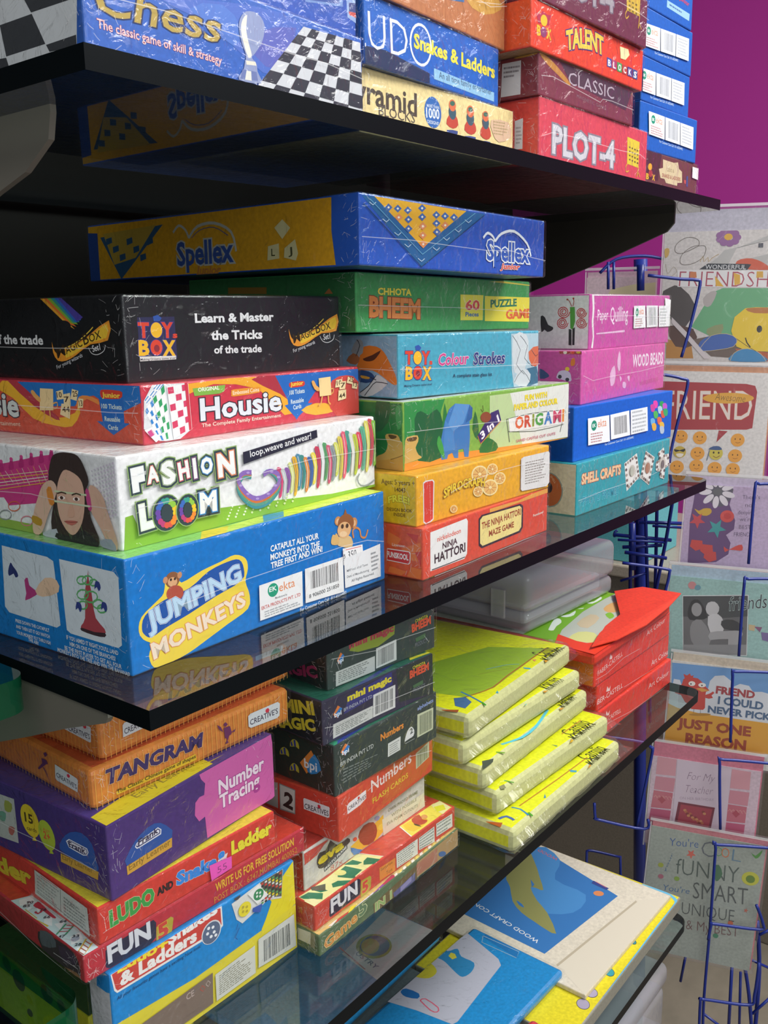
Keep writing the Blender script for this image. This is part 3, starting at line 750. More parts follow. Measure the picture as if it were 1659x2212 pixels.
     ('e',22,524,12,9,5,'cfc6d8'),
     ('e',24,497,12,9,5,'cfc6d8'),
     ('e',26,469,12,9,5,'cfc6d8'),
     ('e',27,442,12,9,5,'cfc6d8'),
     ('e',29,415,12,9,5,'cfc6d8'),
     ('e',31,387,12,9,5,'cfc6d8'),
     ('e',33,360,12,9,6,'cfc6d8'),
     ('e',35,333,12,9,6,'cfc6d8'),
     ('e',37,305,12,9,6,'cfc6d8'),
     ('e',38,278,12,9,6,'cfc6d8'),
     ('e',40,250,12,9,6,'cfc6d8'),
     ('p',[(-619,523),(-557,562),(-445,578),(-340,561),(-283,491),(-254,410),(-289,340),(-258,175),(-197,29),(-417,-17),(-640,-11),(-680,108),(-629,263),(-667,390)],'3c302e',3),
     ('p',[(-581,346),(-535,427),(-474,466),(-357,434),(-312,371),(-314,253),(-356,138),(-434,59),(-503,59),(-576,138),(-597,240)],'d8b09a',3),
     ('p',[(-803,254),(-730,349),(-639,384),(-588,345),(-613,273),(-701,159),(-794,23),(-885,12),(-875,121)],'dbb8a2',3),
     ('p',[(-258,376),(-192,383),(-122,323),(-94,243),(-16,45),(-84,2),(-183,141),(-262,242)],'d6b09a',3),
     ('p',[(-779,25),(-628,70),(-625,-9),(-754,1)],'b9c0cc',2),
     ('p',[(-189,48),(-76,71),(-33,1),(-161,9)],'9aa0b4',2),
     ('p',[(-632,43),(-465,38),(-348,96),(-198,25),(-281,-3),(-612,-12)],'2e2a30',2),
     ('p',[(-699,317),(-646,340),(-625,237),(-677,223)],'d98a3a',2),
     ('p',[(-295,348),(-261,359),(-242,244),(-277,232)],'c24a86',2),
     ('p',[(-878,130),(-780,114),(-795,68),(-886,84)],'b8902f',2),
     ('l',[(-614,317),(-454,320),(-285,324)],1.2,'c9d8b0'),
     ('l',[(-623,251),(-463,254),(-261,255)],1.2,'c6d6ae'),
     ('e',-542,281,37,12,6,'efe4dc'),
     ('e',-542,281,18,11,6,'4a3630'),
     ('l',[(-586,304),(-537,317),(-490,312)],0.9,'4a3830',2),
     ('e',-390,288,36,12,6,'efe4dc'),
     ('e',-390,288,18,11,6,'4a3630'),
     ('l',[(-433,310),(-385,324),(-340,318)],0.9,'4a3830',2),
     ('p',[(-494,173),(-457,246),(-436,249),(-421,182),(-462,162)],'caa08a',2),
     ('p',[(-535,130),(-464,144),(-396,143),(-461,112)],'b8695f',2),
     ('l',[(-535,130),(-466,132),(-396,143)],0.5,'8a4640',2)]},
    [], seams=[('front',[[(12.5,24.9),(45.7,25.3),(99.0,29.6),(173.3,33.6),(254.2,31.7)]]),('side',[[(-126.2,25.4),(-87.4,27.4),(-49.0,25.1),(-22.1,25.9),(0.9,26.3)]])])
game_box('game_box', 'red and blue boxed number game with a fan of ticket cards on its front', 'boxed games stacked at the near end of the middle shelf', (0.0822, 0.0826, -0.1972), 2.36, 0, (0.2282, 0.2300, 0.0386), ('c8384a','d2553f','c23a48','b83040'),
    {'front': [('p',[(376,369),(1265,370),(1605,140),(1353,71),(1081,287),(635,352),(413,303)],'e8a52f',2),
     ('p',[(1011,360),(1265,375),(1607,176),(1574,87),(1309,235)],'a8323f',2),
     ('p',[(1265,372),(2281,367),(2289,122),(1994,279),(1724,223),(1604,121),(1487,22),(1387,194)],'1f66b8'),
     ('p',[(1385,248),(1625,252),(1633,137),(1685,137),(1487,32),(1357,143),(1398,148)],'2468b8'),
     ('p',[(1546,90),(1719,130),(1926,103),(1985,50),(1715,37)],'e9ab3a',2),
     ('p',[(1934,292),(2120,324),(2284,260),(2288,3),(1983,3),(1868,155)],'c9473f',2),
     ('p',[(441,336),(702,339),(748,339),(733,296),(687,283),(454,284)],'7fb04a'),
     ('t','ORIGINAL',489,310,200,27,0.4,'f0f4e0',0.02),
     ('p',[(803,290),(827,302),(1082,301),(1101,286),(1084,261),(824,252),(801,266)],'e0902f',2),
     ('t','Embossed Coins',817,263,268,28,1.5,'f4ead0',0.01),
     ('t','Housie',497,110,826,154,-0.0,'d9dee4',0.03,0,[('2e2a36',0.035)]),
     ('t','The Complete Family Entertainment',503,67,807,26,-0.4,'f0d8c8',0.015),
     ('p',[(1414,295),(1437,312),(1575,313),(1596,297),(1578,273),(1435,272)],'cf3a30',2),
     ('t','Junior',1430,280,149,32,1.6,'f0d84a',0.02),
     ('t','100 Tickets',1415,217,177,34,1.5,'cfe0ea',0.02),
     ('t','Reusable',1428,147,150,34,2.1,'cfe0ea',0.02),
     ('t','Cards',1453,102,95,34,3.7,'cfe0ea',0.02),
     ('p',[(2,108),(181,10),(305,12),(407,64),(377,377),(94,388),(19,288)],'d6dadd'),
     ('p',[(21,288),(133,386),(213,388),(52,240)],'e9ebea'),
     ('p',[(25,290),(56,317),(61,312),(29,284)],'2f7fc4'),
     ('p',[(36,274),(71,306),(77,301),(40,268)],'2f7fc4'),
     ('p',[(47,259),(86,295),(92,290),(51,253)],'2f7fc4'),
     ('p',[(70,317),(103,347),(111,345),(77,314)],'2f7fc4'),
     ('p',[(87,307),(124,341),(132,339),(93,304)],'2f7fc4'),
     ('p',[(103,297),(145,336),(153,334),(109,294)],'2f7fc4'),
     ('p',[(100,355),(131,383),(141,383),(108,354)],'2f7fc4'),
     ('p',[(122,351),(157,383),(167,383),(130,349)],'2f7fc4'),
     ('p',[(143,347),(183,383),(193,383),(151,345)],'2f7fc4'),
     ('p',[(18,228),(86,298),(181,10),(122,20)],'e9ebea'),
     ('p',[(22,226),(40,244),(53,215),(35,199)],'2f7fc4'),
     ('p',[(56,157),(74,168),(87,139),(69,130)],'2f7fc4'),
     ('p',[(91,87),(108,91),(121,61),(104,60)],'2f7fc4'),
     ('p',[(61,210),(79,225),(92,192),(74,180)],'2f7fc4'),
     ('p',[(94,131),(112,139),(124,106),(107,101)],'2f7fc4'),
     ('p',[(128,52),(145,52),(158,19),(141,21)],'2f7fc4'),
     ('p',[(67,271),(86,290),(98,255),(79,238)],'2f7fc4'),
     ('p',[(99,185),(117,196),(129,160),(112,151)],'2f7fc4'),
     ('p',[(132,97),(149,101),(161,65),(145,63)],'2f7fc4'),
     ('p',[(86,298),(193,389),(223,21),(161,13)],'e9ebea'),
     ('p',[(91,295),(119,319),(127,280),(100,259)],'2f9a5f'),
     ('p',[(115,200),(140,217),(148,178),(124,164)],'2f9a5f'),
     ('p',[(140,104),(160,114),(168,74),(149,67)],'2f9a5f'),
     ('p',[(135,273),(162,294),(168,251),(143,233)],'2f9a5f'),
     ('p',[(155,168),(178,182),(184,139),(163,128)],'2f9a5f'),
     ('p',[(175,63),(194,68),(200,25),(182,22)],'2f9a5f'),
     ('p',[(161,354),(190,379),(194,333),(167,312)],'2f9a5f'),
     ('p',[(176,241),(201,259),(205,212),(181,198)],'2f9a5f'),
     ('p',[(190,127),(211,137),(215,90),(196,83)],'2f9a5f'),
     ('p',[(211,365),(398,375),(411,64),(243,19)],'e9ebea'),
     ('p',[(217,358),(267,361),(271,319),(221,315)],'cf3f62'),
     ('p',[(228,244),(276,251),(280,208),(232,201)],'cf3f62'),
     ('p',[(238,129),(285,139),(289,96),(242,85)],'cf3f62'),
     ('p',[(283,307),(333,312),(335,271),(286,265)],'cf3f62'),
     ('p',[(291,196),(339,204),(342,163),(294,154)],'cf3f62'),
     ('p',[(300,85),(346,95),(349,54),(303,42)],'cf3f62'),
     ('p',[(340,366),(392,369),(394,330),(343,325)],'cf3f62'),
     ('p',[(347,259),(397,266),(399,226),(349,219)],'cf3f62'),
     ('p',[(353,152),(402,161),(403,121),(356,111)],'cf3f62'),
     ('p',[(3,100),(70,116),(127,32),(91,13)],'e9ebea'),
     ('p',[(25,87),(61,101),(86,65),(49,50)],'c84a86'),
     ('p',[(366,379),(394,380),(407,64),(383,61)],'c8384a'),
     ('p',[(1977,295),(2057,297),(2054,236),(1962,235)],'ecd6a4'),
     ('t','10',1984,249,62,38,3.1,'4a3524',0.015),
     ('p',[(2025,277),(2106,279),(2091,215),(2016,216)],'ecd6a4'),
     ('t','7',2032,230,62,38,-0.5,'4a3524',0.015),
     ('p',[(2132,312),(2208,296),(2187,247),(2112,263)],'ecd6a4'),
     ('t','25',2140,277,59,37,-15.1,'4a3524',0.015),
     ('p',[(2187,258),(2258,246),(2250,203),(2179,216)],'ecd6a4'),
     ('t','13',2196,230,52,38,-12.5,'4a3524',0.015),
     ('p',[(2004,210),(2103,210),(2100,137),(1994,126)],'ecd6a4'),
     ('t','44',2010,140,82,37,8.9,'4a3524',0.015),
     ('p',[(1758,322),(1905,326),(1911,180),(1765,179)],'eccf94'),
     ('p',[(1670,300),(1699,307),(1726,269),(1760,248),(1753,220),(1702,243)],'e0a45a',2),
     ('l',[(1907,228),(1937,229),(1930,198),(1905,190)],1.0,'e0a45a',2),
     ('l',[(1795,180),(1777,125),(1747,109)],1.4,'e0a45a'),
     ('l',[(1869,178),(1872,127),(1896,106)],1.4,'e0a45a')], 'side': [('p',[(-1345,375),(-8,394),(5,276),(-213,202),(-475,306),(-621,283),(-687,226),(-1163,206)],'2470bd'),
     ('p',[(-1549,355),(-1444,377),(-1158,234),(-940,131),(-693,180),(-657,227),(-634,183),(-735,86),(-916,81),(-1176,119),(-1398,254),(-1557,306)],'e8b033',2),
     ('p',[(-1444,377),(-1329,376),(-1093,246),(-877,143),(-910,123),(-1147,206)],'b03a46',2),
     ('p',[(-672,226),(-634,291),(-546,303),(-437,281),(-427,245),(-549,281),(-627,237)],'e08a45',2),
     ('p',[(-426,307),(-174,316),(-180,138),(-127,137),(-298,52),(-461,137),(-399,136)],'2468b8'),
     ('p',[(-402,335),(-373,349),(-204,346),(-179,325),(-209,294),(-373,290),(-402,308)],'c9402f',2),
     ('t','Junior',-386,298,183,34,-0.1,'f0d84a',0.025),
     ('t','100 Tickets',-402,224,207,32,0.1,'cfdfd8',0.02),
     ('t','Reusable',-377,141,157,32,0.4,'cfdfd8',0.02),
     ('t','Cards',-349,89,102,32,-1.7,'cfdfd8',0.02),
     ('p',[(-882,319),(-804,335),(-802,271),(-878,262)],'ecd6a4'),
     ('t','10',-876,277,58,38,3.9,'4a3524',0.015),
     ('p',[(-801,303),(-726,315),(-729,238),(-804,234)],'ecd6a4'),
     ('t','7',-797,249,57,38,4.1,'4a3524',0.015),
     ('p',[(-700,343),(-632,332),(-660,263),(-727,274)],'ecd6a4'),
     ('t','25',-696,290,53,38,4.0,'4a3524',0.015),
     ('p',[(-638,282),(-585,279),(-597,220),(-652,214)],'ecd6a4'),
     ('t','13',-634,229,37,38,5.2,'4a3524',0.015),
     ('p',[(-830,238),(-728,242),(-750,136),(-856,163)],'ecd6a4'),
     ('t','44',-826,179,84,38,3.9,'4a3524',0.015),
     ('p',[(-1061,336),(-910,336),(-928,188),(-1087,180)],'ecd09a'),
     ('p',[(-1175,309),(-1145,321),(-1110,293),(-1067,266),(-1079,237),(-1144,272)],'e0a45a',2),
     ('l',[(-925,234),(-877,245),(-883,208),(-930,197)],1.0,'e0a45a',2),
     ('l',[(-1032,183),(-1041,126),(-1077,91)],1.5,'e0a45a'),
     ('l',[(-970,186),(-970,134),(-950,112)],1.5,'e0a45a'),
     ('t','Housie',-2180,137,841,172,-1.4,'cfd6d2',0.03,0,[('3a3440',0.03)]),
     ('t','The Complete Family Entertainment',-2373,33,1038,32,1.2,'e6c0a8',0.015)]},
    [], seams=[('front',[[(1.1,19.0),(19.5,17.3)]]),('side',[[(-132.4,20.8),(-77.8,20.8),(-28.1,20.3),(-1.5,21.1)]])])
game_box('game_box', 'black boxed conjuring set with white slogan lettering, on top of the nearest middle-shelf stack', 'boxed games stacked at the near end of the middle shelf', (0.0882, 0.1030, -0.1586), -0.26, 0, (0.2115, 0.2400, 0.0567), ('1c1d22','16181b','222428','141518'),
    {'front': [('p',[(108,424),(414,425),(419,147),(106,143)],'2c2d52'),
     ('t','T',106,291,90,102,-1.6,'d8452f',0.045,0,[('3a3a86',0.03)]),
     ('t','Y',295,286,101,105,-1.6,'d8452f',0.045,0,[('3a3a86',0.03)]),
     ('t','s',389,283,41,42,-1.6,'d8452f',0.04),
     ('t','B',100,176,87,103,-2.5,'e9b62c',0.045,0,[('3a3a86',0.03)]),
     ('t','X',295,167,112,106,-2.5,'e9b62c',0.045,0,[('3a3a86',0.03)]),
     ('e',256,339,54,56,-1,'3a3a86'),
     ('e',256,339,48,51,-1,'efb92e'),
     ('e',247,225,56,56,-2,'3a3a86'),
     ('e',247,225,49,51,-2,'d8452f'),
     ('e',249,219,23,24,-2,'8a2f3a'),
     ('p',[(238,397),(234,428),(274,438),(305,417),(287,396)],'2f56a8'),
     ('p',[(105,171),(408,164),(406,140),(106,140)],'d8d8d4'),
     ('t','Making Dreams come true!',110,144,292,15,-0.2,'2a2c40',0.01),
     ('t','Learn & Master',591,380,768,64,0.2,'e8eaec',0.035),
     ('t','the Tricks',729,259,503,66,-0.5,'e8eaec',0.035),
     ('t','of the trade',749,163,470,56,-0.9,'dfe2e4',0.03),
     ('p',[(1517,320),(1529,278),(1558,240),(1605,257),(1722,282),(1868,335),(2084,428),(2069,293),(1890,278),(1743,216),(1648,187),(1567,194),(1525,250)],'e9992f',2),
     ('p',[(1651,256),(1794,295),(1942,357),(2063,405),(2054,312),(1890,289),(1768,239),(1649,206)],'efc63a',2),
     ('l',[(1582,258),(1723,289),(1844,343),(1919,391)],0.8,'e8c84a',2),
     ('t','M',1566,208,81,71,11.5,'3a2a18',0.01),
     ('t','AGIC',1650,228,168,53,15.2,'3a2a18',0.01),
     ('t','B',1827,276,55,77,10.6,'3a2a18',0.01),
     ('t','OX',1885,289,121,55,11.5,'3a2a18',0.01),
     ('l',[(1869,256),(1899,217),(1960,203),(2025,224),(2042,263)],0.5,'d8dadc',3),
     ('t','Set1',1912,224,80,45,6.6,'e4e6e8',0.01),
     ('t','For young wizards',1558,138,259,27,13.9,'d0d4d8',0.005)], 'side': [('p',[(-929,579),(-885,578),(-543,352),(-633,384)],'e3a42f'),
     ('p',[(-885,578),(-843,577),(-522,368),(-607,387)],'d9722f'),
     ('p',[(-843,577),(-800,576),(-501,384),(-581,391)],'7fae3a'),
     ('p',[(-800,576),(-758,575),(-480,400),(-556,394)],'2f8f8a'),
     ('p',[(-758,575),(-716,574),(-460,415),(-530,397)],'2f5fb8'),
     ('p',[(-716,574),(-675,573),(-439,431),(-505,401)],'4a3f9a'),
     ('e',-666,375,80,37,0,'1a1b1f'),
     ('t','of the trade',-1602,249,663,69,-0.4,'e2e5e6',0.03),
     ('p',[(-829,267),(-818,223),(-782,186),(-720,208),(-571,244),(-395,308),(-153,408),(-179,279),(-376,252),(-553,178),(-673,139),(-775,137),(-826,193)],'e9992f',2),
     ('p',[(-662,211),(-484,263),(-311,333),(-176,385),(-193,297),(-374,264),(-521,204),(-670,158)],'efc63a',2),
     ('l',[(-750,207),(-570,251),(-422,314),(-333,365)],0.8,'e8c84a',2),
     ('t','M',-776,153,106,73,13.5,'3a2a18',0.01),
     ('t','AGIC',-666,182,210,53,16.4,'3a2a18',0.01),
     ('t','B',-448,245,64,75,12.7,'3a2a18',0.01),
     ('t','OX',-380,263,137,53,13.3,'3a2a18',0.01),
     ('l',[(-401,229),(-370,193),(-303,185),(-230,211),(-210,249)],0.5,'d8dadc',3),
     ('t','Set1',-355,201,90,43,10.0,'e4e6e8',0.01),
     ('t','For young wizards',-793,77,331,27,16.0,'d0d4d8',0.005)]},
    [], seams=[('side',[[(-152.1,22.8),(-115.9,22.4),(-77.0,22.4),(-25.6,22.6)]])])
game_box('game_box', 'orange and red boxed maze game, lowest in its stack beside the blue monkey box', 'boxed games stacked in the middle of the middle shelf', (0.2975, 0.0182, -0.3278), 1.18, 0, (0.2150, 0.2100, 0.0431), ('d8503a','dd5a33','cf4a3a','c04030'),
    {'front': [('p',[(1043,413),(1407,407),(1560,400),(1796,419),(2149,431),(2151,382),(1044,376)],'e0a04a'),
     ('p',[(106,382),(654,398),(677,371),(665,86),(622,50),(103,58)],'e6e6e4'),
     ('t','nickelodeon',206,283,360,43,1.0,'d96a5a',0.02),
     ('t','NINJA',284,206,225,52,0.6,'4a3038',0.03),
     ('t','HATTORI',163,108,475,79,0.6,'3f2f36',0.03),
     ('l',[(124,65),(382,62),(632,64)],0.8,'3f3238',2),
     ('p',[(854,356),(905,383),(1600,364),(1655,335),(1654,130),(1607,90),(908,82),(856,118)],'3a2f38',1),
     ('p',[(878,342),(922,367),(1585,348),(1624,321),(1622,140),(1575,110),(921,101),(880,132)],'ead88a',1),
     ('t','THE NINJA HATTORI',906,251,705,62,0.7,'9a4a2f',0.03),
     ('t','MAZE GAME',1029,161,452,56,0.3,'9a4a2f',0.03),
     ('t','Funskool',1853,192,208,24,0.7,'f0dcd0',0.02)], 'side': [('p',[(-347,369),(-212,322),(-271,241),(-359,270)],'e2763a'),
     ('p',[(-213,241),(-22,315),(-14,157),(-137,155)],'e2763a'),
     ('p',[(-333,77),(-158,55),(-216,13),(-354,25)],'e2763a'),
     ('p',[(-119,101),(-14,93),(-25,11),(-158,14)],'e2763a'),
     ('p',[(-163,377),(-40,376),(-59,310)],'cc4038'),
     ('p',[(-79,228),(-13,245),(-19,116)],'cc4038'),
     ('t','Licensee:',-304,252,130,24,1.4,'f0e0d4',0.01),
     ('p',[(-355,226),(-131,229),(-119,214),(-124,133),(-142,117),(-362,122)],'f0e6e0',1),
     ('p',[(-352,218),(-136,221),(-127,211),(-132,135),(-145,123),(-357,129)],'cf3434',1),
     ('t','FUNSKOOL',-359,152,217,49,-0.3,'f4eee8',0.035)]},
    [], seams=[('front',[[(13.8,1.0),(70.5,0.5),(164.9,1.3),(212.4,-0.1)]])])
game_box('game_box', 'yellow boxed drawing game with wheel pictures, on the orange maze game', 'boxed games stacked in the middle of the middle shelf', (0.2989, 0.0252, -0.2847), -0.9, 0, (0.2136, 0.2000, 0.0418), ('e6a92c','e9c21f','e2b030','d89a20'),
    {'front': [('p',[(89,353),(125,364),(222,360),(244,341),(230,26),(196,12),(120,5),(90,24)],'d8dada',1),
     ('p',[(100,344),(133,354),(216,351),(230,335),(219,35),(190,23),(129,14),(101,33)],'cf4436',1),
     ('t','FUNSKOOL',196,22,318,3,93.0,'f0e8e0',0.03),
     ('e',913,306,130,76,-8,'f0dca0'),
     ('e',913,306,109,63,-8,'e3b66a'),
     ('l',[(913,306),(1017,291)],0.5,'c07a4a'),
     ('l',[(913,306),(987,253)],0.5,'c07a4a'),
     ('l',[(913,306),(913,245)],0.5,'c07a4a'),
     ('l',[(913,306),(841,274)],0.5,'c07a4a'),
     ('l',[(913,306),(811,320)],0.5,'c07a4a'),
     ('l',[(913,306),(840,358)],0.5,'c07a4a'),
     ('l',[(913,306),(912,366)],0.5,'c07a4a'),
     ('l',[(913,306),(985,339)],0.5,'c07a4a'),
     ('e',913,306,26,14,-8,'f0dca0'),
     ('e',1115,323,88,50,-8,'f0dca0'),
     ('e',1115,323,74,42,-8,'e3b66a'),
     ('l',[(1115,323),(1185,314)],0.5,'c07a4a'),
     ('l',[(1115,323),(1165,288)],0.5,'c07a4a'),
     ('l',[(1115,323),(1116,283)],0.5,'c07a4a'),
     ('l',[(1115,323),(1067,302)],0.5,'c07a4a'),
     ('l',[(1115,323),(1046,332)],0.5,'c07a4a'),
     ('l',[(1115,323),(1066,358)],0.5,'c07a4a'),
     ('l',[(1115,323),(1115,363)],0.5,'c07a4a'),
     ('l',[(1115,323),(1164,345)],0.5,'c07a4a'),
     ('e',1115,323,18,10,-8,'f0dca0'),
     ('e',1239,223,97,55,-8,'f0dca0'),
     ('e',1239,223,81,46,-8,'e3b66a'),
     ('l',[(1239,223),(1316,212)],0.5,'c07a4a'),
     ('l',[(1239,223),(1294,184)],0.5,'c07a4a'),
     ('l',[(1239,223),(1239,179)],0.5,'c07a4a'),
     ('l',[(1239,223),(1185,200)],0.5,'c07a4a'),
     ('l',[(1239,223),(1162,234)],0.5,'c07a4a'),
     ('l',[(1239,223),(1184,261)],0.5,'c07a4a'),
     ('l',[(1239,223),(1238,267)],0.5,'c07a4a'),
     ('l',[(1239,223),(1292,246)],0.5,'c07a4a'),
     ('e',1239,223,19,10,-8,'f0dca0'),
     ('e',1078,164,128,73,-9,'f0dca0'),
     ('e',1078,164,108,61,-9,'e3b66a'),
     ('l',[(1078,164),(1180,148)],0.5,'c07a4a'),
     ('l',[(1078,164),(1150,111)],0.5,'c07a4a'),
     ('l',[(1078,164),(1078,105)],0.5,'c07a4a'),
     ('l',[(1078,164),(1007,133)],0.5,'c07a4a'),
     ('l',[(1078,164),(977,179)],0.5,'c07a4a'),
     ('l',[(1078,164),(1006,216)],0.5,'c07a4a'),
     ('l',[(1078,164),(1077,222)],0.5,'c07a4a'),
     ('l',[(1078,164),(1149,195)],0.5,'c07a4a'),
     ('e',1078,164,26,14,-9,'f0dca0'),
     ('e',882,158,78,46,-9,'f0dca0'),
     ('e',882,158,65,38,-9,'e3b66a'),
     ('l',[(882,158),(944,148)],0.5,'c07a4a'),
     ('l',[(882,158),(926,125)],0.5,'c07a4a'),
     ('l',[(882,158),(882,121)],0.5,'c07a4a'),
     ('l',[(882,158),(839,139)],0.5,'c07a4a'),
     ('l',[(882,158),(821,167)],0.5,'c07a4a'),
     ('l',[(882,158),(838,190)],0.5,'c07a4a'),
     ('l',[(882,158),(881,194)],0.5,'c07a4a'),
     ('l',[(882,158),(925,177)],0.5,'c07a4a'),
     ('e',882,158,16,9,-9,'f0dca0'),
     ('e',510,67,55,33,-10,'f0dca0'),
     ('e',510,67,46,28,-10,'e3b66a'),
     ('l',[(510,67),(554,60)],0.5,'c07a4a'),
     ('l',[(510,67),(541,43)],0.5,'c07a4a'),
     ('l',[(510,67),(510,41)],0.5,'c07a4a'),
     ('l',[(510,67),(480,54)],0.5,'c07a4a'),
     ('l',[(510,67),(467,74)],0.5,'c07a4a'),
     ('l',[(510,67),(480,91)],0.5,'c07a4a'),
     ('l',[(510,67),(510,94)],0.5,'c07a4a'),
     ('l',[(510,67),(541,81)],0.5,'c07a4a'),
     ('e',510,67,11,6,-10,'f0dca0'),
     ('t','SPIROGRAPH',363,178,622,79,0.5,'e8c838',0.03,0,[('9a6a3a',0.03)],3.9),
     ('p',[(1595,353),(1638,366),(2107,363),(2127,344),(2131,54),(2080,25),(1621,48),(1595,68)],'dcdcda',1),
     ('f',[(1646,97),(2078,82),(2081,310),(1651,317)],9,'9a9690',1,0.45),
     ('l',[(1041,465),(1091,445),(1101,403)],0.5,'5a3a1a'),
     ('l',[(1379,464),(1425,444),(1436,405)],0.5,'5a3a1a')], 'side': [('t','Ages: 5 years +',-358,323,345,40,2.7,'6a4a12',0.01),
     ('t','14043',-218,271,108,37,1.8,'5a4010',0.01),
     ('t','FREE!',-288,162,224,59,3.5,'f2e640',0.04,0,[('8a7a10',0.03)],2.1),
     ('t','DESIGN BOOK',-302,104,261,27,3.0,'6a4a12',0.01),
     ('t','INSIDE',-232,68,122,29,1.8,'6a4a12',0.01)]},
    [], seams=[('front',[[(45.1,21.6),(75.5,27.5),(127.8,30.1),(178.1,30.0),(213.1,24.4)]])])
game_box('game_box', 'green boxed paper-folding kit with a blue folded elephant, jutting out of its stack', 'boxed games stacked in the middle of the middle shelf', (0.3110, 0.0468, -0.2429), -3.41, 0, (0.2586, 0.2000, 0.0565), ('7fae4a','1f7a3f','d8dcd2','c8ccc0'),
    {'front': [('p',[(18,568),(552,552),(496,453),(438,113),(14,62)],'2f8a46'),
     ('p',[(1208,530),(1533,530),(2580,549),(2614,12),(1214,39)],'b9cf98'),
     ('p',[(1533,530),(2580,549),(2614,12),(1750,26)],'dcdfd8'),
     ('p',[(14,62),(438,87),(1214,49),(2594,4),(2595,-28),(8,-1)],'dd8f33'),
     ('p',[(167,145),(145,417),(224,477),(331,434),(441,475),(523,347),(493,53),(192,65)],'1d5f38',2),
     ('p',[(523,382),(547,518),(586,385),(608,269),(517,243)],'2a7a3c',2),
     ('p',[(947,252),(986,411),(1039,261),(1024,153)],'2a6a38',2),
     ('p',[(1087,110),(1181,155),(1327,83),(1311,19),(1056,30)],'2a7038',2),
     ('p',[(14,71),(23,254),(77,281),(182,279),(189,227),(154,180),(193,116),(233,86),(14,62)],'c9a55c',2),
     ('p',[(51,267),(169,270),(155,239),(64,241)],'5a4424',2),
     ('p',[(499,35),(480,160),(523,295),(552,371),(609,461),(695,501),(901,476),(946,442),(938,353),(901,329),(908,184),(888,14),(827,21),(812,95),(738,95),(738,23),(680,30),(651,79),(593,68),(579,34)],'3f78b8'),
     ('p',[(695,501),(901,476),(812,320),(666,263),(580,307)],'5a92cc'),
     ('p',[(901,476),(946,442),(938,353),(842,317)],'2f62a0'),
     ('p',[(552,371),(666,263),(694,100),(522,103)],'4a84c2'),
     ('p',[(480,99),(438,182),(467,249),(522,155),(544,38)],'3f9a46',2),
     ('p',[(1024,190),(1226,376),(1345,395),(1389,293),(1181,183),(1071,111)],'3a2f6a',1),
     ('l',[(1024,186),(1071,111),(1389,287)],0.7,'d8763a'),
     ('t','3 in 1',1087,143,315,72,27.6,'f0eef4',0.035),
     ('e',1147,343,82,48,-5,'8a4a2f'),
     ('l',[(1100,392),(1069,422)],0.5,'4a2a1a'),
     ('l',[(1109,401),(1099,453)],0.5,'4a2a1a'),
     ('t','FUN WITH',1782,440,389,54,0.8,'ecd83a',0.045,0,[('c7b02a',0.015)]),
     ('t','PAPER AND COLOUR',1598,363,772,57,0.2,'ecd83a',0.045,0,[('c7b02a',0.015)]),
     ('p',[(1505,301),(2482,295),(2511,157),(1527,166)],'e6e6e2'),
     ('l',[(1471,294),(1884,311),(2505,293),(2484,242)],0.5,'4a5a4a',2),
     ('l',[(1507,177),(1961,135),(2488,149)],0.5,'4a5a4a',2),
     ('l',[(1478,290),(1529,75)],0.8,'5a5f5a'),
     ('l',[(2506,281),(2429,79)],0.8,'5a5f5a'),
     ('t','O',1615,185,145,119,-0.6,'d8683a',0.04,0,[('f0f0ec',0.03)]),
     ('t','R',1774,184,120,120,-0.6,'c9553a',0.04,0,[('f0f0ec',0.03)]),
     ('t','I',1909,182,36,122,-0.6,'8a9a3a',0.04,0,[('f0f0ec',0.03)]),
     ('t','G',1959,182,146,122,-0.6,'4f9a4a',0.04,0,[('f0f0ec',0.03)]),
     ('t','A',2120,180,150,124,-0.6,'3f7ab8',0.04,0,[('f0f0ec',0.03)]),
     ('t','M',2286,178,154,126,-0.6,'c8506a',0.04,0,[('f0f0ec',0.03)]),
     ('t','I',2456,177,39,127,-0.6,'e08a3a',0.04,0,[('f0f0ec',0.03)]),
     ('t','SAND CASTLE CUT OUTS',1638,61,698,25,0.0,'c87a86',0.02)], 'side': [('p',[(-286,561),(-138,572),(-162,394),(-292,306)],'26603a',2),
     ('p',[(-77,516),(-15,535),(-2,404),(-59,337)],'3f9a5a',2),
     ('p',[(-297,95),(-232,125),(-188,153),(-166,219),(-191,265),(-175,298),(-60,298),(-30,253),(5,208),(2,2),(-299,14)],'c9a55c',2),
     ('p',[(-298,63),(-126,94),(4,129),(2,2),(-299,5)],'c79a4a'),
     ('p',[(-159,295),(-71,289),(-81,269),(-134,261)],'5a4424',2),
     ('l',[(-137,89),(-63,112),(4,137)],0.7,'8a6a34',2)]},
    [], seams=[('front',[[(2.6,32.0),(33.0,31.4),(90.2,30.2),(188.5,26.6),(262.2,26.1)]]),('side',[[(-29.3,24.9),(-12.3,25.8),(0.1,24.7)]])])
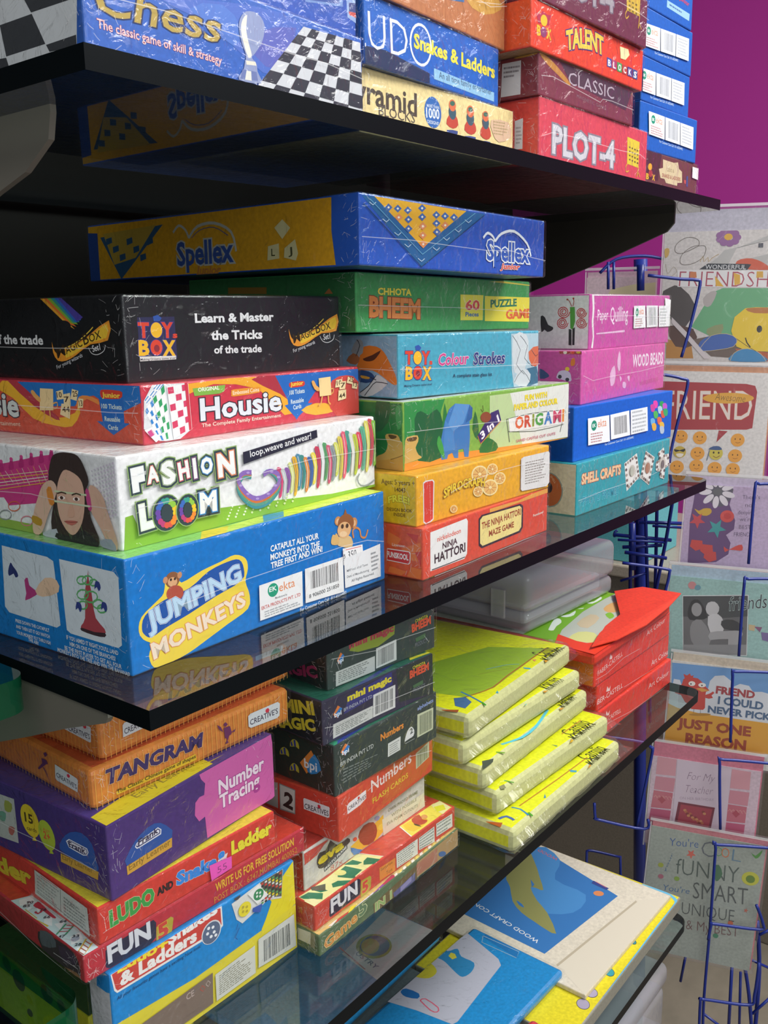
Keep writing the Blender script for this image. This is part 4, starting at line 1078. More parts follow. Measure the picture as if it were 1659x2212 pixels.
game_box('game_box', 'light blue boxed glass-painting kit with pink and navy title, under the green puzzle box', 'boxed games stacked in the middle of the middle shelf', (0.3213, 0.0591, -0.1852), -5.97, 0.35, (0.1977, 0.2000, 0.0523), ('4aa3bd','8fb0cc','8fb8cc','7fa8bc'),
    {'front': [('p',[(1532,501),(1964,497),(1990,-3),(1586,7),(1550,164)],'a9c4d0'),
     ('p',[(1564,482),(1772,487),(1810,344),(1750,155),(1589,144)],'c9d2d6',2),
     ('p',[(1810,325),(1969,377),(1982,203),(1864,198)],'cc6a4a',2),
     ('p',[(1654,121),(1949,185),(1988,27),(1689,5)],'3f6f8a',2),
     ('p',[(1575,50),(1717,176),(1851,112),(1788,-1)],'c9d2d6',2),
     ('l',[(1554,482),(1679,348),(1619,218),(1751,117)],0.5,'3a424a',2),
     ('l',[(1675,480),(1792,382),(1747,270),(1881,188)],0.5,'3a424a',2),
     ('l',[(1591,49),(1717,157),(1853,34)],0.5,'3a424a',2),
     ('l',[(1860,342),(1928,282),(1961,300)],0.5,'3a424a',2),
     ('p',[(86,422),(399,408),(416,148),(83,141)],'4a9ab6'),
     ('t','T',81,278,96,111,-2.4,'d8452f',0.045,0,[('3a3a86',0.03)]),
     ('t','Y',282,269,107,113,-2.4,'d8452f',0.045,0,[('3a3a86',0.03)]),
     ('t','s',381,265,43,46,-2.4,'d8452f',0.04),
     ('t','B',83,152,93,111,-3.1,'e9b62c',0.045,0,[('3a3a86',0.03)]),
     ('t','X',292,141,118,114,-3.1,'e9b62c',0.045,0,[('3a3a86',0.03)]),
     ('e',237,328,58,60,-2,'3a3a86'),
     ('e',237,328,51,55,-2,'efb92e'),
     ('e',236,204,60,61,-3,'3a3a86'),
     ('e',236,204,53,55,-3,'d8452f'),
     ('e',239,198,25,25,-3,'8a2f3a'),
     ('p',[(213,390),(206,424),(248,434),(283,410),(265,389)],'2f56a8'),
     ('t','Making Dreams come true!',72,96,346,18,-0.5,'2f4a68',0.01),
     ('t','Colour',498,251,413,103,-0.5,'cc4a8a',0.025,0.15,[('f0e4ec',0.022)]),
     ('t','Strokes',974,237,461,111,-0.6,'2a3f7a',0.03,0.1,[('f0e4ec',0.018)]),
     ('t','A complete stain glass kit',693,142,554,30,-1.4,'243a58',0.01)], 'side': [('p',[(-404,420),(-244,424),(-156,379),(-92,295),(-28,195),(-13,121),(-72,123),(-182,182),(-293,226),(-443,222),(-489,237),(-453,303)],'dd7a2a',2),
     ('p',[(-406,320),(-291,354),(-189,395),(-246,331),(-292,306),(-360,300)],'5a3020',2),
     ('p',[(-478,221),(-339,217),(-272,179),(-295,130),(-445,125)],'2a4a7a',2),
     ('p',[(-432,182),(-329,169),(-341,153),(-421,158)],'d8a03a',2),
     ('p',[(-448,35),(-342,96),(-249,188),(-182,174),(-116,121),(-298,17),(-413,4)],'d0d4d6',2),
     ('p',[(-544,382),(-472,479),(-403,463),(-405,368),(-487,342)],'9aa0a4',2),
     ('p',[(-606,299),(-521,366),(-440,327),(-489,269)],'a86a44',2),
     ('l',[(-448,35),(-342,96),(-249,188)],0.7,'30343c',2),
     ('l',[(-390,13),(-319,81),(-250,132),(-116,121)],0.7,'30343c',2),
     ('l',[(-472,479),(-438,431),(-487,342)],0.7,'30343c',2),
     ('l',[(-317,169),(-250,148)],0.7,'30343c',2)]},
    [], seams=[('front',[[(0.1,24.4),(64.4,22.7),(152.3,21.2),(198.2,20.7)]]),('side',[[(-43.1,23.9),(-18.1,23.7),(-0.6,23.3)]])])
game_box('game_box', 'green boxed jigsaw with orange and yellow lettering, under the blue-ended word game', 'boxed games stacked in the middle of the middle shelf', (0.3050, 0.0885, -0.1310), 0.88, 0.6, (0.2900, 0.2000, 0.0483), ('3f9b55','2f6f3f','3a8f50','2f7a44'),
    {'front': [('p',[(2090,462),(3142,442),(3142,451),(2326,474)],'d8c84a'),
     ('t','CHHOTA',288,305,484,59,-0.0,'ecd94a',0.04,0,[('2a5a30',0.02)]),
     ('t','BHEEM',169,122,733,174,-1.4,'e08a45',0.05,0,[('8a3f1f',0.03)]),
     ('p',[(1560,330),(1970,331),(1964,93),(1563,94)],'e9dc4a'),
     ('t','60',1648,187,257,94,0.3,'d8593f',0.035,0,[('f0ece0',0.02)]),
     ('t','Pieces',1648,128,239,42,-0.0,'2a6f9a',0.03),
     ('p',[(1997,324),(2967,323),(2960,73),(2002,85)],'e9dc4a'),
     ('t','PUZZLE',2107,212,524,78,2.0,'2a7a5a',0.045),
     ('t','GAME',2410,99,521,97,1.5,'dd6a3a',0.045)], 'side': [('p',[(-337,316),(-283,361),(-243,316)],'a86a3a'),
     ('p',[(-1476,401),(-996,390),(-999,333),(-1479,346)],'8a6a2a')]},
    [], seams=[('front',[[(-6.3,21.9),(72.2,21.2),(143.6,21.0),(258.2,17.7),(315.5,16.6)]])])
game_box('game_box', 'long word game box with yellow side and blue end, highest on the middle shelf', 'boxed games stacked in the middle of the middle shelf', (0.2691, 0.0545, -0.0803), -1.32, 0.75, (0.2737, 0.3497, 0.0525), ('2456b8','d8a01f','2a55a8','1f4a98'),
    {'front': [('p',[(37,506),(182,510),(1408,503),(1693,505),(768,19)],'1f5f96'),
     ('p',[(182,513),(1408,507),(791,171)],'e2a82c'),
     ('p',[(303,442),(352,476),(401,450),(352,416)],'3f66a8'),
     ('p',[(336,445),(352,456),(368,448),(352,436)],'e9e2d4'),
     ('p',[(416,443),(466,477),(516,452),(466,417)],'3f66a8'),
     ('p',[(449,446),(466,457),(483,449),(466,437)],'e9e2d4'),
     ('p',[(542,440),(593,475),(645,449),(593,414)],'3f66a8'),
     ('p',[(576,443),(593,454),(610,446),(593,434)],'e9e2d4'),
     ('p',[(726,472),(780,508),(833,481),(780,446)],'3f66a8'),
     ('p',[(762,475),(780,487),(797,478),(780,466)],'e9e2d4'),
     ('p',[(918,436),(973,472),(1029,445),(973,409)],'3f66a8'),
     ('p',[(955,439),(973,451),(992,442),(973,430)],'e9e2d4'),
     ('p',[(1039,436),(1095,473),(1153,445),(1096,409)],'3f66a8'),
     ('p',[(1076,439),(1095,452),(1114,442),(1095,430)],'e9e2d4'),
     ('p',[(1165,436),(1223,473),(1282,445),(1223,408)],'3f66a8'),
     ('p',[(1203,439),(1223,451),(1242,442),(1223,429)],'e9e2d4'),
     ('p',[(426,378),(476,412),(527,386),(476,351)],'d98a5a'),
     ('p',[(459,380),(476,392),(493,383),(476,372)],'e9e2d4'),
     ('p',[(548,372),(600,407),(651,380),(599,345)],'3f66a8'),
     ('p',[(582,375),(599,386),(617,377),(599,366)],'e9e2d4'),
     ('p',[(726,405),(780,440),(833,414),(780,378)],'3f66a8'),
     ('p',[(762,408),(780,420),(797,411),(780,399)],'e9e2d4'),
     ('p',[(918,370),(973,406),(1030,379),(974,343)],'3f66a8'),
     ('p',[(955,373),(973,385),(992,376),(974,364)],'e9e2d4'),
     ('p',[(1039,363),(1096,399),(1153,372),(1096,335)],'d98a5a'),
     ('p',[(1077,366),(1096,378),(1115,369),(1096,357)],'e9e2d4'),
     ('p',[(547,302),(599,336),(651,309),(599,275)],'3f66a8'),
     ('p',[(582,305),(599,316),(616,307),(599,296)],'e9e2d4'),
     ('p',[(733,335),(786,370),(840,342),(786,307)],'d98a5a'),
     ('p',[(768,337),(786,349),(804,340),(786,328)],'e9e2d4'),
     ('p',[(923,302),(978,338),(1035,310),(979,274)],'3f66a8'),
     ('p',[(960,304),(978,316),(997,307),(979,295)],'e9e2d4'),
     ('p',[(733,263),(786,298),(841,270),(786,235)],'d98a5a'),
     ('p',[(768,266),(786,277),(804,268),(786,256)],'e9e2d4'),
     ('p',[(737,194),(791,229),(845,201),(791,166)],'d98a5a'),
     ('p',[(773,197),(791,208),(809,199),(791,187)],'e9e2d4'),
     ('l',[(119,466),(161,448),(197,471)],0.6,'b9d0e4'),
     ('l',[(276,355),(320,336),(357,359)],0.6,'b9d0e4'),
     ('l',[(418,265),(464,246),(502,269)],0.6,'b9d0e4'),
     ('l',[(545,185),(592,164),(631,187)],0.6,'b9d0e4'),
     ('l',[(719,84),(768,62),(809,85)],0.6,'b9d0e4'),
     ('l',[(923,180),(975,159),(1017,183)],0.6,'b9d0e4'),
     ('l',[(1063,269),(1116,248),(1159,272)],0.6,'b9d0e4'),
     ('l',[(1231,347),(1286,326),(1330,351)],0.6,'b9d0e4'),
     ('l',[(1379,433),(1435,413),(1480,438)],0.6,'b9d0e4'),
     ('l',[(49,450),(768,19),(1680,494)],0.8,'143f66'),
     ('l',[(123,490),(780,118),(1536,500)],0.5,'6fb0d0'),
     ('l',[(1665,302),(1731,347),(1814,327),(1857,284)],2.2,'dfe6ee',3),
     ('l',[(1857,284),(1961,357),(2177,392),(2407,297),(2482,184)],2.4,'dfe6ee',3),
     ('l',[(1892,286),(1997,339),(2178,366),(2370,274)],0.6,'2a58b0',3),
     ('t','Spellex',1723,115,730,176,0.2,'2a58b0',0.03,0,[('dfe6ee',0.05)]),
     ('t','Junior',1949,47,338,52,0.9,'c9433a',0.03,0.2,[('f0e0d4',0.04)])], 'side': [('p',[(-271,521),(15,522),(11,-23),(-237,-12),(-277,268)],'2456b8'),
     ('p',[(-3523,457),(-3333,445),(-3334,-57),(-3533,-29)],'24448a'),
     ('p',[(-3291,403),(-2322,458),(-2990,-7)],'2a557a'),
     ('p',[(-3240,434),(-2425,460),(-2748,190),(-3088,141)],'b89a3a'),
     ('p',[(-3200,384),(-3106,396),(-3103,344),(-3197,326)],'2a557a'),
     ('p',[(-3098,304),(-3005,317),(-3002,265),(-3095,247)],'2a557a'),
     ('p',[(-2997,226),(-2906,239),(-2902,187),(-2994,168)],'2a557a'),
     ('p',[(-2875,364),(-2786,376),(-2782,325),(-2872,307)],'2a557a'),
     ('p',[(-2777,286),(-2689,299),(-2686,248),(-2774,230)],'2a557a'),
     ('p',[(-2681,210),(-2594,223),(-2590,172),(-2677,153)],'2a557a'),
     ('p',[(-2565,345),(-2480,357),(-2476,307),(-2562,289)],'2a557a'),
     ('l',[(-2183,377),(-2099,432),(-2010,388),(-1969,319)],2.2,'b9bdb4',3),
     ('l',[(-1969,319),(-1848,407),(-1625,420),(-1416,333),(-1362,173)],2.4,'b9bdb4',3),
     ('l',[(-1931,316),(-1813,375),(-1627,385),(-1453,307)],0.6,'33529a',3),
     ('t','Spellex',-2143,86,748,204,0.1,'33529a',0.03,0,[('b9bdb4',0.05)]),
     ('t','Junior',-1900,1,342,75,-0.7,'b8763a',0.03,0.2,[('d8a01f',0.04)]),
     ('p',[(-897,331),(-804,390),(-717,319),(-810,238)],'d6cf9a'),
     ('p',[(-976,192),(-850,207),(-849,90),(-988,81)],'d6cf9a'),
     ('p',[(-787,166),(-666,229),(-636,118),(-663,65),(-796,94)],'d6cf9a'),
     ('t','L',-940,112,43,58,0.1,'4a4a2a',0.012),
     ('t','J',-744,113,45,57,2.7,'4a4a2a',0.012)]},
    [], seams=[('front',[[(1.2,20.7),(59.2,21.8),(116.5,20.6),(170.0,19.7),(211.6,21.5),(247.6,17.3),(277.6,15.6)]])])
game_box('craft_box', 'teal boxed shell-craft kit, bottom of the far stack on the middle shelf', 'craft boxes stacked at the far end of the middle shelf', (0.5859, 0.0285, -0.3278), -0.84, 0, (0.2437, 0.2000, 0.0560), ('2fa0ac','d8d2b4','3aa6b0','c8c4b0'),
    {'front': [('t','SHELL CRAFTS',106,324,949,115,-1.2,'efc79a',0.05,0,[('a8452f',0.04)]),
     ('t','PHOTO FRAMES',146,96,864,92,-0.8,'2a8ea6',0.02,0,[('6fd0dc',0.03)]),
     ('p',[(1140,417),(1468,493),(1579,204),(1226,82)],'e6e6e2'),
     ('e',1351,300,94,72,-8,'c9c4ba'),
     ('e',1177,399,26,17,-8,'7a6f66'),
     ('e',1236,413,26,17,-7,'a39a8f'),
     ('e',1296,428,26,17,-7,'5f5a56'),
     ('e',1355,443,27,17,-7,'7a6f66'),
     ('e',1416,457,27,17,-7,'a39a8f'),
     ('e',1456,438,27,17,-7,'5f5a56'),
     ('e',1476,384,27,17,-7,'7a6f66'),
     ('e',1497,329,27,17,-8,'a39a8f'),
     ('e',1517,274,27,18,-8,'5f5a56'),
     ('e',1537,219,28,18,-8,'7a6f66'),
     ('e',1472,196,27,18,-8,'a39a8f'),
     ('e',1408,172,27,17,-8,'5f5a56'),
     ('e',1344,149,27,17,-9,'7a6f66'),
     ('e',1281,125,27,17,-9,'a39a8f'),
     ('e',1241,146,26,17,-9,'5f5a56'),
     ('e',1225,210,26,17,-8,'7a6f66'),
     ('e',1209,273,26,17,-8,'a39a8f'),
     ('e',1193,336,26,17,-8,'5f5a56'),
     ('p',[(1715,489),(1978,383),(1841,60),(1580,189)],'e6e6e2'),
     ('e',1777,281,100,74,-8,'c9c4ba'),
     ('e',1725,458,28,18,-7,'7a6f66'),
     ('e',1773,438,28,18,-7,'a39a8f'),
     ('e',1820,418,29,18,-7,'5f5a56'),
     ('e',1868,399,29,18,-7,'7a6f66'),
     ('e',1917,379,29,18,-7,'a39a8f'),
     ('e',1929,338,29,18,-7,'5f5a56'),
     ('e',1904,277,29,18,-8,'7a6f66'),
     ('e',1879,216,29,18,-8,'a39a8f'),
     ('e',1855,155,29,18,-8,'5f5a56'),
     ('e',1830,94,29,18,-8,'7a6f66'),
     ('e',1782,118,29,18,-8,'a39a8f'),
     ('e',1734,142,28,18,-8,'5f5a56'),
     ('e',1686,166,28,18,-8,'7a6f66'),
     ('e',1639,190,28,18,-8,'a39a8f'),
     ('e',1628,230,28,18,-8,'5f5a56'),
     ('e',1652,287,28,18,-8,'7a6f66'),
     ('e',1676,344,28,18,-8,'a39a8f'),
     ('e',1701,401,28,18,-7,'5f5a56'),
     ('p',[(2081,430),(2240,470),(2269,376),(2401,375),(2455,231),(2307,206),(2285,72),(2159,106),(2162,180),(2024,215),(2020,319),(2127,335)],'e6e6e2'),
     ('e',2210,277,106,77,-8,'c9c4ba'),
     ('e',2103,406,30,18,-7,'7a6f66'),
     ('e',2190,429,30,18,-7,'a39a8f'),
     ('e',2242,415,30,18,-7,'5f5a56'),
     ('e',2258,362,30,18,-7,'7a6f66'),
     ('e',2330,361,31,18,-7,'a39a8f'),
     ('e',2380,321,31,19,-7,'5f5a56'),
     ('e',2410,239,31,19,-8,'7a6f66'),
     ('e',2330,224,31,19,-8,'a39a8f'),
     ('e',2284,179,31,19,-8,'5f5a56'),
     ('e',2272,104,31,19,-8,'7a6f66'),
     ('e',2203,122,30,18,-8,'a39a8f'),
     ('e',2170,152,30,18,-8,'5f5a56'),
     ('e',2171,195,30,18,-8,'7a6f66'),
     ('e',2095,214,30,18,-8,'a39a8f'),
     ('e',2056,253,30,18,-8,'5f5a56'),
     ('e',2054,312,30,18,-7,'7a6f66'),
     ('e',2112,321,30,18,-7,'a39a8f'),
     ('e',2129,353,30,18,-7,'5f5a56'),
     ('e',1337,302,53,58,-8,'b9bcae'),
     ('e',1777,278,64,65,-8,'a87a5f'),
     ('e',2216,263,53,55,-8,'6a6462')], 'side': [('e',-325,255,168,190,6,'8a9a8f'),
     ('e',-325,255,154,177,6,'b8673a'),
     ('e',-326,281,44,59,6,'3a3438'),
     ('t','SHELL',-311,400,92,23,-52.1,'d8b08a',0.02)]},
    [], cat='craft box', seams=[('front',[[(1.1,17.1),(63.1,19.1),(124.9,18.7),(192.7,18.4),(247.3,24.4)]])])
game_box('craft_box', 'plain royal blue box with a three-panel white label and a cluster of coloured pieces', 'craft boxes stacked at the far end of the middle shelf', (0.5924, 0.0366, -0.2718), -1.9, 0, (0.2483, 0.2000, 0.0577), ('0d5fc4','0c50a8','0f62c0','0c4fa6'),
    {'front': [('t','For Customer Care Call : 011-65554492',711,97,712,24,0.4,'c9dcf0',0.01),
     ('p',[(1918,486),(2006,490),(2051,452),(2035,404),(1953,408)],'d84aa8',2),
     ('p',[(1844,448),(1931,453),(1976,414),(1960,366),(1879,371)],'c24a9a',2),
     ('p',[(2098,464),(2188,469),(2234,430),(2218,381),(2134,385)],'2f9a5a',2),
     ('p',[(2188,435),(2279,439),(2326,400),(2310,351),(2225,355)],'b85ac0',2),
     ('p',[(1937,361),(2025,365),(2071,326),(2055,278),(1972,283)],'4fae5a',2),
     ('p',[(2052,410),(2141,414),(2188,375),(2172,326),(2088,330)],'a8c4d8',2),
     ('p',[(2145,350),(2235,354),(2282,315),(2266,266),(2181,270)],'cc5a4a',2),
     ('p',[(1861,281),(1948,285),(1993,246),(1977,197),(1895,203)],'6aaad8',2),
     ('p',[(2048,278),(2138,282),(2184,242),(2168,193),(2084,199)],'d8684a',2),
     ('p',[(2124,212),(2215,215),(2262,175),(2246,126),(2161,132)],'d8b04a',2),
     ('p',[(1904,219),(1992,222),(2037,183),(2021,134),(1939,140)],'d8a84a',2),
     ('p',[(2213,367),(2305,371),(2352,331),(2336,282),(2250,286)],'3aa06a',2),
     ('p',[(2130,160),(2221,163),(2268,122),(2252,73),(2166,79)],'a8b8cc',2)]},
    [('maker_label', 'front', [('p',[(278,437),(768,429),(806,135),(301,147)],'e6e9ec'),
     ('e',420,348,63,56,-6,'1f8a70'),
     ('t','EK',383,329,78,38,1.0,'eef4f2',0.02),
     ('t','ekta',506,318,200,88,-0.3,'d9855a'),
     ('f',[(329,277),(748,269),(763,151),(339,161)],4,'b9898c',3,0.45),
     ('p',[(791,430),(1257,438),(1305,152),(828,151)],'e6e9ec'),
     ('b',[(887,194),(1234,193),(1202,396),(863,392)],'20242a',20,4),
     ('p',[(1291,437),(1735,439),(1776,154),(1324,153)],'e2e6ea'),
     ('f',[(1345,159),(1749,159),(1710,428),(1313,427)],6,'a8aeb4',5,0.45)]), ('price_sticker', 'front', [('p',[(968,338),(1218,387),(1280,194),(1006,192)],'e4e6e0')])], film=False, cat='craft box')
game_box('craft_box', 'pink boxed bead kit with narrow white capitals and a toy car charm', 'craft boxes stacked at the far end of the middle shelf', (0.6157, 0.0412, -0.2141), 3, 0, (0.2600, 0.2000, 0.0566), ('cf5aa4','c84a98','cf6aa8','b84a90'),
    {'front': [('t','WOOD BEADS',1475,318,1061,148,-0.6,'ead8e6',0.025),
     ('p',[(793,290),(911,371),(957,267),(929,173),(823,146)],'dfb4d4',2),
     ('p',[(997,428),(1050,527),(1096,437),(1083,300),(1017,331)],'dfb4d4',2),
     ('p',[(1077,246),(1147,214),(1113,174)],'dfb4d4',2),
     ('p',[(1189,169),(1286,149),(1273,91),(1187,107)],'dfb4d4',2),
     ('p',[(1318,217),(1394,226),(1390,156)],'dfb4d4',2),
     ('p',[(1744,133),(2384,151),(2390,105),(1749,89)],'c0508f')], 'side': [('p',[(-259,579),(28,581),(-4,531),(-251,535)],'a83a3a'),
     ('e',-189,551,22,18,1,'e8d8c8'),
     ('e',-107,555,25,20,0,'d8503a'),
     ('e',-39,560,24,20,0,'d8b03a'),
     ('e',8,569,22,18,0,'3a4a8a'),
     ('p',[(-125,448),(-105,492),(-78,486),(-76,423),(-117,410)],'dd7a2f',2),
     ('e',-160,377,25,23,1,'e8c03a'),
     ('p',[(-281,298),(-254,350),(-185,364),(-129,340),(-113,289),(-119,247),(-231,267),(-276,279)],'cfc0d8',2),
     ('e',-243,295,22,21,1,'3a3440'),
     ('e',-157,267,22,20,1,'3a3440'),
     ('p',[(-481,378),(-387,328),(-372,290),(-472,268)],'3a4a78',2)]},
    [], cat='craft box', seams=[('front',[[(0.6,31.1),(26.7,24.3),(77.8,25.7),(172.9,26.4),(257.0,29.3)]])])
game_box('craft_box', 'white and magenta boxed craft kit with a red butterfly, topmost of its stack', 'craft boxes stacked at the far end of the middle shelf', (0.6450, 0.0480, -0.1575), 1.68, 0, (0.2400, 0.2000, 0.0585), ('c0519f','dfe2e0','e6e6e4','d0d0d0'),
    {'front': [('p',[(42,600),(2482,637),(2489,585),(53,569)],'e6e4e6'),
     ('p',[(60,21),(96,135),(60,290),(74,442),(46,581),(96,582),(118,442),(104,289),(128,135),(105,13)],'e2dfe2'),
     ('t','Paper',204,307,285,116,0.5,'ead0e6',0.01),
     ('t','Quilling',548,282,503,165,1.5,'ead0e6',0.01),
     ('p',[(182,172),(971,190),(973,166),(183,159)],'dfb8d8')], 'side': [('p',[(-229,453),(-172,455),(-164,305),(-187,215),(-218,228)],'4f9a3f',1),
     ('p',[(-237,222),(-204,215),(-199,47),(-235,50)],'2c2a2e'),
     ('p',[(-194,222),(-165,241),(-165,50),(-191,50)],'2c2a2e'),
     ('l',[(-208,459),(-237,517),(-264,537)],0.8,'a8403a',2),
     ('l',[(-196,459),(-183,510),(-190,545)],0.8,'a8403a',2),
     ('e',-261,534,11,10,-1,'a8403a'),
     ('e',-190,543,11,10,-1,'a8403a'),
     ('l',[(-229,402),(-242,366),(-276,344),(-317,344),(-351,364),(-367,396),(-359,429),(-334,450),(-299,455),(-269,441),(-252,416),(-254,388),(-272,367),(-299,361),(-326,369),(-342,388),(-344,410),(-332,428),(-311,436),(-290,432),(-276,418),(-272,402),(-280,388),(-294,380),(-309,382),(-320,390),(-323,401),(-319,411),(-311,416),(-302,416)],1.0,'c03f48'),
     ('l',[(-246,287),(-258,253),(-289,232),(-328,232),(-359,250),(-373,280),(-367,311),(-343,331),(-311,335),(-283,323),(-267,299),(-269,273),(-286,254),(-311,248),(-336,255),(-351,273),(-352,293),(-341,310),(-322,317),(-302,314),(-289,302),(-286,286),(-293,273),(-306,266),(-320,268),(-330,275),(-333,286),(-330,294),(-322,299),(-313,299)],1.0,'c03f48'),
     ('l',[(-32,393),(-43,362),(-70,344),(-104,344),(-133,361),(-145,388),(-140,415),(-118,433),(-90,437),(-65,425),(-51,404),(-52,381),(-67,364),(-90,358),(-112,365),(-125,381),(-127,399),(-117,414),(-100,421),(-82,417),(-71,406),(-68,392),(-74,381),(-85,375),(-98,376),(-107,383),(-110,392),(-106,400),(-99,404),(-92,404)],1.0,'c03f48'),
     ('l',[(-26,285),(-37,253),(-66,233),(-102,233),(-131,250),(-145,279),(-139,307),(-117,327),(-87,331),(-60,319),(-46,297),(-47,272),(-63,254),(-87,248),(-109,255),(-124,272),(-125,291),(-115,307),(-97,314),(-79,310),(-66,299),(-63,284),(-70,272),(-82,265),(-95,267),(-104,274),(-107,284),(-104,292),(-97,297),(-89,296)],1.0,'c03f48'),
     ('p',[(-575,361),(-523,348),(-484,269),(-425,243),(-432,210),(-490,191),(-527,217),(-564,191)],'3a383c',2)]},
    [('maker_label', 'front', [('p',[(1195,459),(1541,463),(1584,206),(1205,203)],'e6e9ec'),
     ('e',1296,384,45,49,0,'1f8a70'),
     ('t','EK',1269,365,57,34,3.2,'eef4f2',0.02),
     ('t','ekta',1358,359,144,78,1.6,'d9855a'),
     ('f',[(1229,319),(1535,322),(1551,219),(1234,216)],4,'b9898c',7,0.45),
     ('p',[(1579,463),(1954,462),(1984,209),(1615,206)],'e2e4e8'),
     ('b',[(1668,229),(1932,232),(1899,443),(1644,440)],'8a8f94',16,7),
     ('p',[(1987,459),(2374,461),(2399,205),(2018,204)],'e2e4e8'),
     ('f',[(2045,218),(2372,216),(2335,435),(2019,436)],6,'b0b4b8',8,0.45)]), ('price_sticker', 'front', [('p',[(2192,553),(2443,532),(2454,351),(2236,368)],'eaeaec')])], cat='craft box', seams=[('front',[[(10.6,34.7),(104.5,35.0),(248.0,32.1)]])])
game_box('game_box', 'big blue boxed chess set with gold title and a chequered board picture', 'boxed games on the top shelf', (0.0268, 0.0356, 0.0122), 1.16, 0, (0.2330, 0.2400, 0.0608), ('2f62bd','2d5cb0','2d5cb0','24488c'),
    {'front': [('p',[(532,438),(1187,564),(1691,555),(1453,204),(1168,260),(873,393)],'4a6cc4',2),
     ('p',[(735,436),(993,519),(1139,424),(1073,307)],'4f78cc',2),
     ('p',[(1217,401),(1645,531),(1455,246),(1250,289)],'5a64b8',2),
     ('t','Chess',80,272,894,169,1.8,'b39a4a',0.012,0.18,[('1d2c5a',0.028)]),
     ('t','The classic game of skill & strategy',80,200,885,46,-1.1,'e0c9cc',0.008,0,[('c9423f',0.022)]),
     ('p',[(1714,552),(2310,574),(2325,4),(1183,37)],'ccd0d6'),
     ('p',[(1653,493),(1740,496),(1685,434),(1589,432)],'2b2f3c'),
     ('p',[(1524,368),(1628,370),(1567,302),(1455,301)],'2b2f3c'),
     ('p',[(1381,229),(1502,229),(1433,152),(1303,153)],'2b2f3c'),
     ('p',[(1224,76),(1363,73),(1327,33),(1183,37)],'2b2f3c'),
     ('p',[(1794,555),(1875,558),(1830,498),(1740,496)],'2b2f3c'),
     ('p',[(1685,434),(1783,436),(1735,372),(1628,370)],'2b2f3c'),
     ('p',[(1567,302),(1683,302),(1627,228),(1502,229)],'2b2f3c'),
     ('p',[(1433,152),(1568,150),(1508,69),(1363,73)],'2b2f3c'),
     ('p',[(1830,498),(1922,501),(1884,438),(1783,436)],'2b2f3c'),
     ('p',[(1735,372),(1845,373),(1802,303),(1683,302)],'2b2f3c'),
     ('p',[(1627,228),(1757,228),(1708,148),(1568,150)],'2b2f3c'),
     ('p',[(1508,69),(1658,66),(1633,24),(1477,28)],'2b2f3c'),
     ('p',[(1959,562),(2044,565),(2016,504),(1922,501)],'2b2f3c'),
     ('p',[(1884,438),(1987,441),(1957,375),(1845,373)],'2b2f3c'),
     ('p',[(1802,303),(1925,304),(1890,227),(1757,228)],'2b2f3c'),
     ('p',[(1708,148),(1853,146),(1815,62),(1658,66)],'2b2f3c'),
     ('p',[(2016,504),(2113,507),(2093,443),(1987,441)],'2b2f3c'),
     ('p',[(1957,375),(2073,376),(2052,304),(1925,304)],'2b2f3c'),
     ('p',[(1890,227),(2028,227),(2003,144),(1853,146)],'2b2f3c'),
     ('p',[(1815,62),(1978,58),(1964,14),(1795,19)],'2b2f3c'),
     ('p',[(2131,568),(2220,571),(2211,510),(2113,507)],'2b2f3c'),
     ('p',[(2093,443),(2202,445),(2193,378),(2073,376)],'2b2f3c'),
     ('p',[(2052,304),(2182,305),(2171,226),(2028,227)],'2b2f3c'),
     ('p',[(2003,144),(2160,142),(2147,54),(1978,58)],'2b2f3c'),
     ('p',[(2211,510),(2312,513),(2314,448),(2202,445)],'2b2f3c'),
     ('p',[(2193,378),(2316,380),(2317,306),(2182,305)],'2b2f3c'),
     ('p',[(2171,226),(2320,226),(2322,140),(2160,142)],'2b2f3c'),
     ('p',[(2147,54),(2324,50),(2325,4),(2141,9)],'2b2f3c'),
     ('p',[(1133,474),(1185,524),(1285,534),(1343,480),(1317,382),(1250,302),(1218,269),(1257,244),(1264,198),(1291,135),(1100,123),(1143,190),(1156,231),(1169,273),(1134,345),(1119,420)],'8f9cc4',3),
     ('p',[(1152,472),(1194,507),(1178,419),(1202,332),(1219,283),(1188,264),(1153,336),(1134,410)],'e9e6da',2),
     ('p',[(1167,244),(1247,251),(1256,230),(1169,221)],'e4e0d0'),
     ('p',[(1133,188),(1254,194),(1265,144),(1110,131)],'6a7ab0',1),
     ('p',[(1167,187),(1207,189),(1208,135),(1151,132)],'dfe0d8',1)], 'side': [('p',[(-3149,1366),(-2,638),(-84,41),(-3596,63)],'cdd2d6'),
     ('p',[(-757,331),(-446,332),(-346,164),(-722,162)],'3a3d42'),
     ('p',[(-451,339),(-48,335),(-2,638),(-609,778),(-522,439)],'3a3d42'),
     ('p',[(-340,158),(-72,162),(-75,107),(-314,119)],'3a3d42'),
     ('p',[(-1278,195),(-723,156),(-688,66),(-1307,57)],'3a3d42'),
     ('p',[(-997,581),(-777,346),(-1121,334),(-1303,568)],'3a3d42')]},
    [], seams=[('front',[[(-1.8,35.4),(52.7,37.8),(105.8,36.8),(157.0,35.7),(191.4,36.5),(231.5,33.3)]])])
